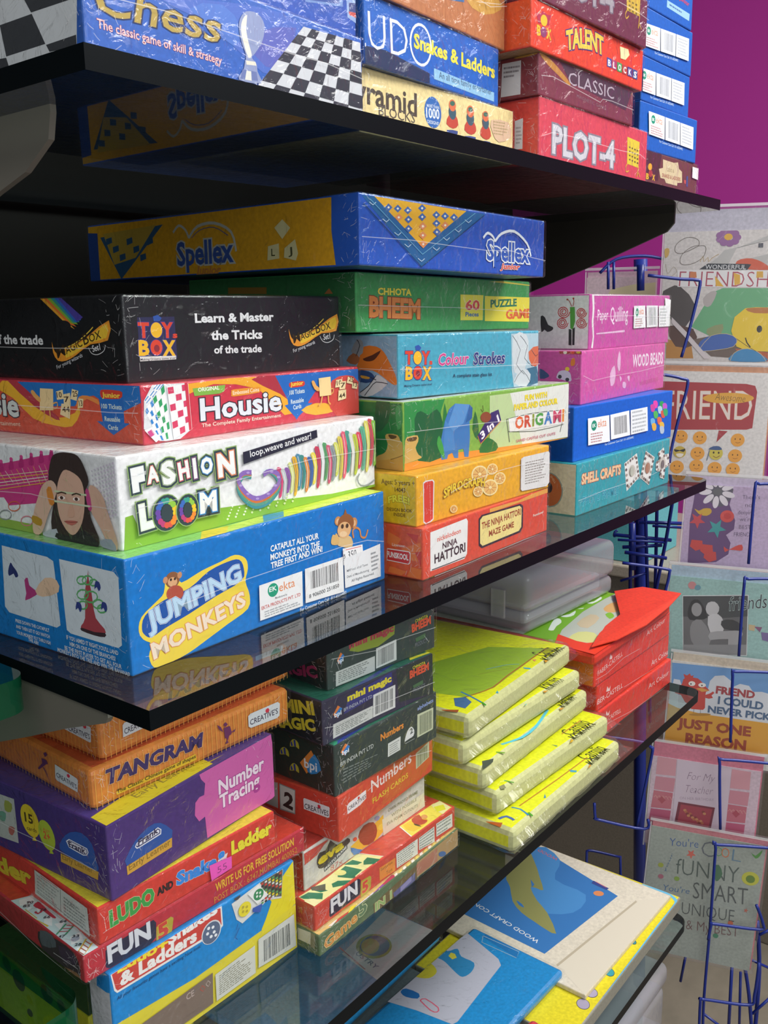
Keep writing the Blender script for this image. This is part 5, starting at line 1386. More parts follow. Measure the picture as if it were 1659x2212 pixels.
game_box('game_box', 'blue box with small framed pictures, lying on the big blue chess set', 'boxed games on the top shelf', (0.0397, 0.0520, 0.0733), -2.17, 0, (0.2185, 0.2200, 0.0500), ('2a55b4','2a50a6','2a55b4','24488c'),
    {'front': [('p',[(1683,247),(2055,305),(2050,173),(1683,125)],'6f8fc8'),
     ('p',[(1715,241),(2019,289),(2015,183),(1714,143)],'2f4f9a'),
     ('p',[(2087,239),(2208,251),(2210,95),(2095,116)],'8faad8'),
     ('p',[(2110,215),(2195,222),(2196,130),(2115,135)],'3a4a86'),
     ('p',[(2108,156),(2193,162),(2196,130),(2115,135)],'c9524a')]},
    [])
game_box('game_box', 'pale yellow boxed stacking-block toy with a round blue badge beside the chess set', 'boxed games on the top shelf', (0.2625, 0.0464, 0.0122), -0.66, 0, (0.2126, 0.2000, 0.0449), ('ead69a','dfcc94','e6d29a','d8c890'),
    {'front': [('t','Pyramid',-163,203,859,170,-0.3,'4a423a',0.02),
     ('t','BLOCKS',225,145,445,71,0.6,'5a5248',0.004),
     ('e',907,263,114,116,8,'2f6ab4'),
     ('t','MORE THAN',826,292,165,23,2.2,'dce6f0',0.01),
     ('t','1000',818,212,179,76,3.4,'e4ecf4',0.02),
     ('t','DESIGNS',831,174,152,25,0.9,'dce6f0',0.01),
     ('p',[(1127,274),(1092,204),(1189,180),(1260,218),(1225,284)],'c04a3a',2),
     ('e',1176,303,53,56,8,'3a5a6a'),
     ('e',1176,355,49,45,9,'d8704a'),
     ('e',1176,370,35,19,9,'3f6a5a'),
     ('p',[(1099,159),(1253,169),(1217,127),(1126,128)],'3a4f8a',2),
     ('p',[(1386,263),(1350,192),(1452,167),(1526,205),(1489,274)],'c04a3a',2),
     ('e',1437,293,56,57,8,'3a5a6a'),
     ('e',1437,347,52,46,8,'d8704a'),
     ('e',1437,362,37,19,8,'3f6a5a'),
     ('p',[(1357,145),(1519,156),(1482,112),(1386,114)],'3a4f8a',2),
     ('p',[(1622,257),(1588,184),(1687,157),(1755,195),(1719,266)],'c04a3a',2),
     ('e',1670,292,52,53,8,'3a5a6a'),
     ('e',1669,342,49,42,8,'d8704a'),
     ('e',1669,357,35,18,8,'3f6a5a'),
     ('p',[(1596,136),(1748,145),(1714,101),(1623,104)],'3a4f8a',2),
     ('p',[(1758,325),(2038,343),(2082,227),(1879,161),(1779,228)],'d8b89a',2),
     ('f',[(1779,209),(2041,222),(2030,342),(1778,327)],5,'b09a72',1,0.45)]},
    [])
game_box('game_box', 'blue boxed board game with white and yellow lettering on the pale yellow toy', 'boxed games on the top shelf', (0.2625, 0.0400, 0.0571), 1.48, 0, (0.1886, 0.2000, 0.0464), ('1d63c0','1d5cb0','1d5cb0','184a92'),
    {'front': [('p',[(-42,117),(248,134),(821,80),(821,9),(-47,-24)],'1c2f55'),
     ('t','LUD',-125,109,658,236,2.2,'e6eaf0',-0.012),
     ('l',[(840,265),(834,222),(815,183),(786,151),(749,129),(708,119),(667,122),(629,137),(598,163),(575,197),(564,237),(565,278),(578,318),(601,354),(633,381),(671,398),(712,402),(752,395),(788,375),(817,345),(834,307),(840,265)],2.0,'e6eaf0'),
     ('t','Snakes & Ladders',608,222,1211,106,-0.3,'e9d94a',0.035),
     ('p',[(880,129),(1808,104),(1809,31),(879,51)],'8fbfe0'),
     ('t','An all time family entertainer',952,71,815,47,0.5,'2a4a6a')]},
    [])
game_box('game_box', 'tan brown box in crumpled film on the blue yellow-lettered board game', 'boxed games on the top shelf', (0.2625, 0.0362, 0.1036), 2.38, 0, (0.1975, 0.2000, 0.0460), ('b8754a','a8683f','b8754a','96603c'),
    {'front': [('p',[(1333,253),(1856,376),(1900,310),(1610,206)],'c99a4a',2),
     ('p',[(860,244),(1295,315),(1295,226),(964,174)],'3a6aa0')]},
    [], seams=[('front',[[(137.1,29.8),(169.0,28.1),(207.4,35.0)],[(148.9,27.1),(185.7,33.8),(209.5,40.3)]])])
game_box('game_box', 'red boxed four-in-a-row game with grey slab lettering, standing on the top glass shelf', 'boxed games on the top shelf', (0.4873, 0.0249, 0.0122), -0.45, 0, (0.2330, 0.2000, 0.0572), ('d24a58','e24a3f','d85a5f','c03a44'),
    {'front': [('t','PLOT-4',243,118,1298,253,0.1,'c9c9d0',0.03,0,[('85808c',0.05)]),
     ('p',[(1827,463),(2131,447),(2123,187),(1840,201)],'d9c23a'),
     ('p',[(1875,375),(1907,374),(1908,359),(1876,361)],'5a4a2a'),
     ('p',[(1879,336),(1910,334),(1912,319),(1880,321)],'5a4a2a'),
     ('p',[(1882,296),(1914,294),(1915,279),(1883,281)],'5a4a2a'),
     ('p',[(1886,256),(1917,254),(1919,239),(1887,241)],'5a4a2a'),
     ('p',[(1939,372),(1970,371),(1972,355),(1940,357)],'5a4a2a'),
     ('p',[(1942,332),(1974,330),(1976,315),(1944,317)],'5a4a2a'),
     ('p',[(1946,292),(1978,290),(1979,275),(1947,277)],'5a4a2a'),
     ('p',[(1949,251),(1982,250),(1983,235),(1951,236)],'5a4a2a'),
     ('p',[(2003,368),(2035,367),(2036,352),(2004,353)],'5a4a2a'),
     ('p',[(2006,328),(2039,326),(2040,311),(2008,313)],'5a4a2a'),
     ('p',[(2010,287),(2043,286),(2044,271),(2012,272)],'5a4a2a'),
     ('p',[(2014,247),(2046,245),(2048,230),(2015,232)],'5a4a2a'),
     ('p',[(2068,364),(2100,363),(2102,348),(2069,349)],'5a4a2a'),
     ('p',[(2071,324),(2104,322),(2106,307),(2073,309)],'5a4a2a'),
     ('p',[(2075,283),(2108,282),(2109,266),(2077,268)],'5a4a2a'),
     ('p',[(2079,243),(2112,241),(2113,226),(2080,227)],'5a4a2a'),
     ('l',[(1849,202),(1806,166),(1825,118),(1887,137)],1.2,'d9b03a',2),
     ('l',[(2122,200),(2083,92),(2128,142),(2165,100)],1.2,'d9b03a')], 'side': [('p',[(-249,392),(-165,407),(-166,147),(-249,151)],'e6e4e4'),
     ('f',[(-237,188),(-171,186),(-173,344),(-239,347)],5,'b0a8a8',1,0.45)]},
    [], seams=[('front',[[(3.1,24.0),(21.6,29.1),(79.2,30.8),(164.0,30.4),(211.1,32.1),(224.6,29.1)]])])
game_box('game_box', 'maroon boxed magnetic game with thin silver capitals, between two red boxes', 'boxed games on the top shelf', (0.4826, 0.0238, 0.0694), -0.94, 0, (0.1925, 0.2000, 0.0344), ('7a3a48','863a3f','7a3a44','6a3038'),
    {'front': [('p',[(-12,346),(99,347),(332,283),(577,185),(529,166),(335,220),(147,272)],'b8803a',2),
     ('p',[(1395,179),(1824,300),(1856,280),(1482,162)],'b8903a',2),
     ('p',[(377,334),(1883,315),(1749,124),(576,196)],'4a3444',1),
     ('t','CLASSIC',541,173,939,106,0.8,'b0a4b0'),
     ('t','MAGNETIC GAMES',707,84,613,29,-2.3,'8a6a76')], 'side': [('p',[(-371,307),(-176,306),(-179,27),(-382,30)],'d9d4d6'),
     ('f',[(-363,178),(-184,171),(-179,275),(-364,285)],3,'8a8084',1,0.45),
     ('p',[(-252,335),(-148,374),(-32,354),(-19,331),(-160,324)],'b8863a',2)]},
    [], seams=[('front',[[(1.7,15.5),(22.0,17.9),(57.9,15.2),(115.1,10.6),(120.3,14.3),(139.7,15.5),(189.9,14.5)]])])
game_box('game_box', 'orange-red boxed block puzzle with arched yellow title, overhanging the maroon box', 'boxed games on the top shelf', (0.4632, 0.0207, 0.1038), -0.88, 0, (0.2247, 0.2000, 0.0390), ('e0452c','e8562a','e0452c','c9a07a'),
    {'front': [('t','B',97,108,70,85,3.1,'e9b62c',0.045,0,[('a03a2a',0.02)]),
     ('t','X',255,114,90,87,-0.5,'e9b62c',0.045,0,[('a03a2a',0.02)]),
     ('e',212,248,58,45,12,'e9b62c'),
     ('e',209,156,54,43,11,'8a3a6a'),
     ('p',[(80,285),(145,284),(187,319),(266,305),(333,314),(302,226),(115,207)],'b02f4a'),
     ('e',212,248,58,45,12,'e9b62c'),
     ('t','TALENT',623,80,741,168,7.2,'e3c24a',0.045,0,[('3f2f7a',0.045)],4.2),
     ('p',[(1426,180),(1526,180),(1532,100),(1432,98)],'3f4a9a'),
     ('t','B',1450,108,61,57,0.5,'f0ecec',0.03),
     ('p',[(1537,179),(1639,179),(1645,98),(1543,97)],'a83f6a'),
     ('t','L',1562,107,62,57,0.5,'f0ecec',0.03),
     ('p',[(1650,178),(1754,178),(1761,97),(1657,95)],'3f9a5a'),
     ('t','O',1676,106,64,58,0.4,'f0ecec',0.03),
     ('p',[(1766,177),(1872,177),(1879,95),(1773,94)],'b8453f'),
     ('t','C',1792,104,65,58,0.4,'f0ecec',0.03),
     ('p',[(1883,177),(1991,177),(1999,94),(1891,92)],'4a3f8a'),
     ('t','K',1911,103,66,59,0.4,'f0ecec',0.03),
     ('p',[(2003,176),(2113,176),(2121,92),(2011,90)],'3a4f8a'),
     ('t','S',2031,101,67,59,0.4,'f0ecec',0.03),
     ('p',[(1696,326),(1885,335),(1918,288),(1829,227),(1719,222)],'e9dca8',1)]},
    [])
game_box('game_box', 'dark maroon box with a yellow grid mark, heading the pile of red boxes', 'boxed games on the top shelf', (0.4640, 0.0190, 0.1428), -1.9, 0, (0.2180, 0.2000, 0.0445), ('6a2f44','6a2f3c','6a2f44','5a2838'),
    {'front': [('t','PLOT-4',343,108,1111,200,3.4,'9a949c',0.03,0,[('6a6070',0.04)]),
     ('p',[(1704,416),(2002,413),(2001,261),(1717,259)],'c9a83a'),
     ('p',[(1751,358),(1787,359),(1788,343),(1752,342)],'6a5a2a'),
     ('p',[(1754,320),(1790,321),(1792,305),(1755,304)],'6a5a2a'),
     ('p',[(1757,281),(1794,282),(1795,266),(1758,265)],'6a5a2a'),
     ('p',[(1824,358),(1860,359),(1862,343),(1825,342)],'6a5a2a'),
     ('p',[(1827,319),(1864,320),(1865,304),(1828,303)],'6a5a2a'),
     ('p',[(1830,281),(1867,282),(1869,266),(1832,265)],'6a5a2a'),
     ('p',[(1898,358),(1935,359),(1936,343),(1899,342)],'6a5a2a'),
     ('p',[(1901,319),(1938,320),(1940,304),(1902,303)],'6a5a2a'),
     ('p',[(1904,280),(1942,281),(1943,265),(1906,264)],'6a5a2a'),
     ('l',[(1723,260),(1687,218),(1710,183),(1763,217)],1.3,'c9a03a',2),
     ('l',[(2001,267),(1977,144),(2008,192),(2046,152)],1.4,'c9a03a')]},
    [], seams=[('front',[[(149.7,28.5),(197.1,27.8),(222.4,26.0)]])])
game_box('game_box', 'brown boxed board game with a cream title plaque, under the blue boxes', 'boxed games on the top shelf', (0.7230, 0.0310, 0.0122), -0.8, 0, (0.1640, 0.2000, 0.0426), ('6a3f3c','5a3834','6a4038','4f302c'),
    {'front': [('p',[(121,441),(555,439),(477,132),(153,122)],'4a2a30'),
     ('t','B',153,122,75,64,-1.0,'e9b62c',0.045),
     ('t','X',313,125,82,65,-2.0,'e9b62c',0.045),
     ('e',251,258,53,37,6,'e9a52c'),
     ('e',269,191,54,37,6,'a83a3a'),
     ('p',[(591,374),(908,370),(1025,388),(1063,320),(1157,297),(1173,175),(1038,162),(1027,128),(704,131),(656,170),(543,170),(491,262),(601,284)],'d0c09a',1),
     ('t','LUDO &',718,258,204,39,0.5,'9a8a6a',0.02),
     ('t','SNAKES & LADDERS',584,185,542,41,0.2,'9a5a44',0.02),
     ('p',[(1300,266),(1347,265),(1350,145),(1306,147)],'3a4f8a'),
     ('p',[(1229,214),(1291,214),(1290,174),(1241,175)],'c95a4a',1)]},
    [('price_sticker', 'front', [('p',[(1448,383),(1684,382),(1686,250),(1452,258)],'e6e2e2')])])
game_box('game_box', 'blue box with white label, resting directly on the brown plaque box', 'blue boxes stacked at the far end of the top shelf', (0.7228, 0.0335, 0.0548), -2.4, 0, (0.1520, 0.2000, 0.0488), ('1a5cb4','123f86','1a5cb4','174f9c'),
    {'front': [('t','For Customer Care Call : 011-65554492',502,118,632,27,-1.1,'b8cce6',0.01)]},
    [('maker_label', 'front', [('p',[(181,401),(586,397),(605,158),(210,168)],'e6e9ec'),
     ('e',300,330,52,45,8,'1f8a70'),
     ('t','EK',270,314,63,31,1.2,'eef4f2',0.02),
     ('t','ekta',370,305,162,71,-0.2,'d9855a'),
     ('f',[(228,273),(564,266),(572,171),(239,179)],4,'b9898c',11,0.45),
     ('p',[(600,396),(1002,393),(1023,152),(625,158)],'dfe3e8'),
     ('b',[(690,189),(970,181),(959,368),(677,371)],'7a8088',16,0),
     ('p',[(1016,392),(1383,389),(1399,142),(1038,151)],'dfe3e8'),
     ('f',[(1070,179),(1373,167),(1363,364),(1047,372)],6,'aab0b8',0,0.45)])], film=False)
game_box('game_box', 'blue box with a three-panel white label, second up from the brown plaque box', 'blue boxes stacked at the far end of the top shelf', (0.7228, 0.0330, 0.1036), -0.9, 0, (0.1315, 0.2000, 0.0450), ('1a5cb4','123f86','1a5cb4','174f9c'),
    {'front': [('t','For Customer Care Call : 011-65554492',234,53,639,26,1.3,'b8cce6',0.01)]},
    [('maker_label', 'front', [('p',[(-88,313),(321,326),(338,96),(-61,89)],'e6e9ec'),
     ('e',31,249,53,43,10,'1f8a70'),
     ('t','EK',1,233,64,29,3.5,'eef4f2',0.02),
     ('t','ekta',102,228,163,68,2.2,'d9855a'),
     ('f',[(-42,191),(297,199),(305,107),(-31,101)],4,'b9898c',12,0.45),
     ('p',[(335,325),(742,339),(762,108),(359,96)],'dfe3e8'),
     ('b',[(425,129),(708,133),(698,313),(413,305)],'7a8088',16,1),
     ('p',[(756,339),(1128,352),(1143,113),(776,107)],'dfe3e8'),
     ('f',[(810,136),(1117,137),(1108,327),(788,322)],6,'aab0b8',1,0.45)])], film=False)
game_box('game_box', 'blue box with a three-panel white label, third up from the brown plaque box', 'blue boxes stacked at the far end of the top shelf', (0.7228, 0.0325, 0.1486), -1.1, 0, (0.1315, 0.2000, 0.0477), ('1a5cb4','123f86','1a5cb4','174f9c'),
    {'front': [('t','For Customer Care Call : 011-65554492',291,59,635,25,3.1,'b8cce6',0.01)]},
    [('maker_label', 'front', [('p',[(-29,305),(377,331),(395,105),(-1,86)],'e6e9ec'),
     ('e',90,246,53,42,11,'1f8a70'),
     ('t','EK',60,229,64,29,5.3,'eef4f2',0.02),
     ('t','ekta',160,228,162,67,4.1,'d9855a'),
     ('f',[(17,186),(354,205),(361,114),(28,98)],4,'b9898c',13,0.45),
     ('p',[(391,331),(794,357),(814,130),(415,106)],'dfe3e8'),
     ('b',[(480,140),(761,153),(751,330),(468,313)],'7a8088',16,2),
     ('p',[(809,358),(1177,382),(1192,147),(829,130)],'dfe3e8'),
     ('f',[(862,159),(1166,170),(1157,357),(840,341)],6,'aab0b8',2,0.45)])], film=False)
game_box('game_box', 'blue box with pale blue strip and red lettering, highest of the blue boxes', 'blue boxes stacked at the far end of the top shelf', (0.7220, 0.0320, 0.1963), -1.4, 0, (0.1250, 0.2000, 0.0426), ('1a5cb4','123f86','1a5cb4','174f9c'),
    {'front': [('p',[(544,170),(1172,163),(1163,87),(541,99)],'8fb8dc'),
     ('t','Junior',868,249,277,50,-3.8,'b8405a',0.02),
     ('f',[(584,121),(1141,109),(1137,145),(580,155)],1,'4a6a9a',1,0.45)]},
    [], film=False)
game_box('game_box', 'flat green boxed game with orange outline lettering, lowest of its stack', 'small boxes stacked in the middle of the lower shelf', (0.1854, 0.0409, -0.6144), 0.21, 0, (0.1977, 0.2000, 0.0189), ('5a7050','5f7052','d8c27a','8a8a6a'),
    {'front': [('p',[(683,94),(1304,145),(1311,-6),(689,-2)],'6a5a3a'),
     ('p',[(1313,164),(1970,181),(1976,8),(1311,18)],'a88a5f'),
     ('p',[(1304,145),(1632,152),(1631,15),(1311,31)],'a8705a'),
     ('t','Game',61,28,410,98,5.0,'c9853a',0.02,0,[('e6c98a',0.03)]),
     ('t','5',494,73,106,134,5.0,'5f7a5a',0.03,0,[('c9d0a0',0.03)]),
     ('t','IN 1',706,11,232,80,0.3,'8fae6a',0.03,0,[('d8d0a0',0.03)]),
     ('p',[(957,50),(1284,82),(1279,-1),(972,-30)],'5a5a8a'),
     ('p',[(1063,53),(1228,74),(1227,26),(1062,5)],'8a86b0'),
     ('e',1711,50,68,25,-27,'4a6a9a')], 'top': [('p',[(11,53),(153,3),(130,-30),(8,31)],'e0c27a'),
     ('p',[(135,26),(229,30),(253,24),(156,-7)],'e8e4d8'),
     ('p',[(253,24),(398,16),(364,-19),(194,-1)],'c9483f'),
     ('p',[(358,-11),(439,43),(498,19),(410,-14)],'e6d83a'),
     ('p',[(466,7),(709,18),(694,-20),(453,-30)],'d8d8e4'),
     ('p',[(696,7),(876,29),(901,-5),(681,-31)],'8a5aa8'),
     ('p',[(835,24),(1000,44),(1011,-2),(846,-21)],'b03f5a'),
     ('p',[(1012,27),(1053,28),(1031,1),(991,0)],'e9e6da'),
     ('p',[(1075,28),(1116,29),(1094,2),(1054,1)],'e0cf6a'),
     ('p',[(1139,30),(1180,31),(1158,4),(1117,3)],'e9e6da'),
     ('p',[(1203,32),(1245,33),(1223,6),(1181,5)],'e0cf6a'),
     ('p',[(1268,34),(1311,35),(1288,7),(1246,6)],'e9e6da'),
     ('p',[(1335,36),(1377,37),(1354,9),(1311,8)],'e0cf6a'),
     ('p',[(1401,37),(1445,39),(1421,11),(1378,10)],'e9e6da'),
     ('p',[(1469,39),(1513,40),(1489,12),(1445,11)],'e0cf6a'),
     ('p',[(1538,41),(1582,42),(1558,14),(1513,13)],'e9e6da'),
     ('p',[(1607,43),(1652,44),(1627,16),(1582,15)],'e0cf6a'),
     ('p',[(1677,45),(1723,46),(1698,18),(1652,17)],'e9e6da'),
     ('p',[(1748,47),(1795,48),(1769,19),(1723,18)],'e0cf6a')], 'side': [('p',[(-230,169),(-89,185),(-97,72),(-234,66)],'d2cdae'),
     ('p',[(-89,183),(-43,189),(-49,54),(-98,55)],'8f8a6a')]},
    [])
game_box('game_box', 'flat red boxed game with a green and yellow board on its lid', 'small boxes stacked in the middle of the lower shelf', (0.1876, 0.0470, -0.5955), -0.76, 0, (0.1948, 0.2000, 0.0222), ('c9483a','c8503f','cf5040','b03a30'),
    {'front': [('p',[(179,182),(202,192),(530,195),(561,170),(552,37),(180,31),(166,56)],'2b2a3f'),
     ('t','FUN',189,55,332,132,0.8,'d8d8dc',0.04,0,[('4a4a5c',0.012)]),
     ('p',[(561,124),(571,153),(680,144),(699,126),(690,32),(644,-1),(557,0)],'b0a03a',1),
     ('t','5',577,23,84,107,1.0,'cf4a3a',0.05,0,[('e0c84a',0.02)]),
     ('l',[(314,13),(563,-4)],0.7,'b8a83a'),
     ('p',[(809,151),(1030,140),(1024,18),(809,28)],'dd8a3a'),
     ('t','Surprise',825,112,165,28,-1.7,'7a4a1a'),
     ('t','Toys',902,39,81,33,0.1,'7a4a1a'),
     ('p',[(1043,169),(1356,167),(1354,15),(1048,29)],'dadccf'),
     ('f',[(1048,29),(1354,15),(1356,167),(1043,169)],7,'8a9088',7,0.45),
     ('p',[(1374,164),(1610,169),(1615,11),(1373,43)],'dadccf'),
     ('f',[(1373,43),(1615,11),(1610,169),(1374,164)],5,'8a9088',5,0.45),
     ('p',[(1640,181),(1897,169),(1901,34),(1642,48)],'dadccf'),
     ('f',[(1642,48),(1901,34),(1897,169),(1640,181)],4,'8a9088',4,0.45)], 'top': [('p',[(19,192),(151,181),(363,185),(773,213),(880,12),(499,6),(211,-6),(-2,-16)],'e9e6a0'),
     ('p',[(19,179),(109,169),(175,68),(112,17),(22,140)],'2f7a58'),
     ('p',[(151,181),(212,170),(224,59),(169,90)],'2f7a58'),
     ('p',[(311,97),(373,85),(447,-11),(359,-35),(279,55)],'2f7a58'),
     ('p',[(465,166),(570,176),(617,26),(473,11),(412,120)],'2f7a58'),
     ('p',[(577,196),(677,186),(700,96),(647,105)],'2f7a58'),
     ('p',[(720,99),(782,110),(830,-14),(741,-19),(678,64)],'2f7a58'),
     ('e',26,51,68,54,-53,'efe9b0'),
     ('e',471,144,51,39,-53,'e4e08a'),
     ('p',[(169,199),(280,137),(212,75),(145,162)],'5a5a4a'),
     ('e',493,14,14,17,-53,'2f6a4a'),
     ('l',[(781,219),(878,8)],0.8,'f0ece0'),
     ('p',[(1349,196),(1406,191),(1863,189),(1913,11),(1274,6)],'e9d95a'),
     ('l',[(1340,190),(1274,6)],1.2,'ece8e0'),
     ('p',[(1374,181),(1564,141),(1584,43),(1352,38)],'e6c23a',2),
     ('p',[(1506,182),(1617,180),(1567,101),(1586,59),(1521,39),(1455,74),(1460,119)],'b8452f',2),
     ('p',[(1460,119),(1470,71),(1459,34),(1442,91)],'4a3a1a',2),
     ('e',1613,113,30,39,-53,'d89a5a'),
     ('p',[(1821,188),(1936,169),(1906,20),(1755,-2),(1767,91)],'e6e2a0'),
     ('p',[(1808,149),(1901,101),(1841,31),(1756,69)],'d8d83a')], 'side': [('t','ON',-185,97,47,62,4.0,'d8a03a',0.01),
     ('t','52',-190,1,50,54,5.6,'d8a03a',0.01)]},
    [], seams=[('front',[[(3.4,0.9),(35.9,-0.7),(84.1,-2.4),(193.7,-2.8)]])])
game_box('game_box', 'red and white boxed photo-frame kit with a yellow bubble word on its front', 'small boxes stacked in the middle of the lower shelf', (0.1977, 0.0666, -0.5733), 0.16, 0, (0.1674, 0.1900, 0.0352), ('c8c6be','b8463c','c44a40','b03a34'),
    {'front': [('p',[(7,337),(297,326),(157,250),(12,236)],'c44a40'),
     ('l',[(6,239),(114,272),(297,315)],0.8,'b03a3a'),
     ('p',[(155,207),(188,257),(263,242),(327,301),(417,211),(545,217),(576,168),(494,150),(382,126),(257,99),(181,116),(156,162)],'4a3f3a',2),
     ('t','eva',167,143,327,93,1.3,'e6cf2f',0.05,0,[('5a4a2a',0.02)]),
     ('p',[(234,100),(535,164),(539,122),(242,52)],'4a4a52'),
     ('t','PHOTO FRAME',249,62,289,25,14.1,'e4e4e0',0.02),
     ('t','87x',315,21,158,49,-1.6,'b86a6a',-0.005),
     ('p',[(582,118),(844,167),(1037,208),(1042,49),(943,12),(737,18),(604,32)],'e3b23a',1),
     ('p',[(683,162),(761,230),(896,201),(946,95),(891,14),(755,45)],'9a4a2f',2),
     ('p',[(582,107),(671,51),(736,7),(620,18)],'4a7ab8',2),
     ('e',641,159,29,18,-26,'e0583a'),
     ('e',999,106,43,28,-25,'e8c84a'),
     ('e',949,213,38,21,-25,'8a9ab8'),
     ('p',[(1018,168),(1656,150),(1684,-52),(1031,-18)],'d6d3ba',1),
     ('t','OWN PHOTO FRAME',1108,199,450,31,-1.5,'8f9078',0.02),
     ('t','WITH POSSIBLE',1152,130,386,31,-1.4,'8f9078',0.02),
     ('t','EVA FOAM CUTOUTS',1087,76,470,31,-3.1,'8f9078',0.02)], 'side': []},
    [])
game_box('game_box', 'red boxed number flash cards with a black 2 tile on its end', 'small boxes stacked in the middle of the lower shelf', (0.2251, 0.0523, -0.5380), 4.02, 0, (0.1470, 0.1900, 0.0398), ('cc4a34','cc4434','cf4f3c','a83a2c'),
    {'front': [('p',[(745,351),(1479,373),(1466,107),(1276,32),(615,40)],'c25a30',1),
     ('p',[(117,276),(149,291),(388,297),(389,219),(304,198),(122,199)],'e2dcdc',1),
     ('e',282,272,16,12,-25,'c9383f'),
     ('t','CREATIVES',131,223,255,35,0.6,'3a3440',0.01),
     ('t','Numbers',465,234,637,112,1.1,'e4d4cc',0.01),
     ('t','FLASH CARDS',482,122,559,49,0.1,'dcc23a',0.012),
     ('p',[(1174,298),(1408,323),(1406,167),(1177,142)],'b8bc9a'),
     ('b',[(1190,147),(1392,178),(1390,302),(1194,283)],'6a6a4a',16,9)], 'side': [('p',[(-619,357),(-445,345),(-455,118),(-624,113)],'8f9490'),
     ('p',[(-610,347),(-452,336),(-462,128),(-615,126)],'cfd0c8'),
     ('t','2',-587,160,107,146,-9.0,'3a2a26',0.04),
     ('p',[(-774,339),(-636,357),(-642,118),(-786,127)],'a8a8a0'),
     ('p',[(-361,289),(-349,299),(-93,295),(-87,286),(-92,204),(-109,193),(-359,198)],'e2e2e4',1),
     ('e',-196,268,16,17,17,'cf2f45'),
     ('t','CREATIVES',-350,206,251,47,0.9,'33303c',0.01)]},
    [], seams=[('front',[[(38.8,29.2),(53.8,31.7),(85.0,28.4),(107.0,31.9),(141.7,23.0)]])])
game_box('game_box', 'dark green boxed number game with white maker lettering, on the red flash cards', 'small boxes stacked in the middle of the lower shelf', (0.2247, 0.0546, -0.4982), -1.1, 0, (0.1390, 0.1700, 0.0449), ('33403c','2a362f','2f7a5f','263028'),
    {'front': [('p',[(75,366),(134,422),(190,378),(130,317)],'d87a3a'),
     ('p',[(103,360),(162,399),(190,378),(130,317)],'2f7ac0'),
     ('t','bpi',91,335,86,38,-2.0,'eaf0f4',0.02),
     ('t','BPI INDIA PVT LTD',70,242,417,37,1.2,'c9cfca'),
     ('t','Numbers',582,270,317,63,0.9,'d88a3a',0.035),
     ('f',[(68,76),(620,101),(607,168),(73,221)],5,'707a74',3,0.45),
     ('p',[(680,211),(854,213),(848,89),(673,88)],'c9cec8'),
     ('f',[(688,94),(839,98),(844,196),(691,192)],5,'8a908c',2,0.45),
     ('p',[(908,145),(949,224),(1006,248),(1049,198),(1037,149),(980,144),(932,141)],'d4d8d6',2),
     ('t','2',989,178,44,52,6.3,'4a5450',0.03),
     ('l',[(916,119),(1053,117)],0.6,'9aa29c'),
     ('p',[(1097,329),(1335,315),(1330,105),(1091,110)],'bcc4a4'),
     ('b',[(1111,122),(1313,122),(1318,300),(1117,307)],'3f4a3a',18,4),
     ('t','alphabets',1098,366,238,36,0.7,'8a9fd0',0.02)], 'top': [('p',[(36,1),(68,42),(566,108),(526,50)],'2f3f9a'),
     ('p',[(-43,7),(50,50),(87,34),(38,-34)],'2f9a72'),
     ('p',[(-136,498),(51,425),(-38,66),(-103,152)],'1f2a24')], 'side': [('p',[(-499,302),(-483,357),(-443,383),(-399,361),(-393,308),(-433,321)],'b8b03a',2),
     ('p',[(-454,373),(-433,379),(-426,322),(-449,319)],'2f3f8a',1),
     ('p',[(-490,335),(-476,357),(-462,319),(-483,309)],'2f3f8a',1),
     ('p',[(-624,194),(-608,250),(-566,277),(-521,255),(-515,202),(-556,214)],'b8b03a',2),
     ('p',[(-577,267),(-556,273),(-549,215),(-572,212)],'2f3f8a',1),
     ('p',[(-614,228),(-600,250),(-586,212),(-608,201)],'2f3f8a',1),
     ('p',[(-511,81),(-495,137),(-454,165),(-410,143),(-403,90),(-444,102)],'b8b03a',2),
     ('p',[(-465,154),(-444,161),(-437,102),(-460,99)],'2f3f8a',1),
     ('p',[(-501,115),(-487,137),(-473,99),(-495,88)],'2f3f8a',1),
     ('p',[(-388,190),(-254,340),(-183,253),(-315,113)],'d8863a'),
     ('p',[(-312,173),(-218,316),(-148,195),(-264,124)],'2f86c4',2),
     ('t','bpi',-338,165,145,81,0.2,'e4ecf0',0.02)]},
    [])
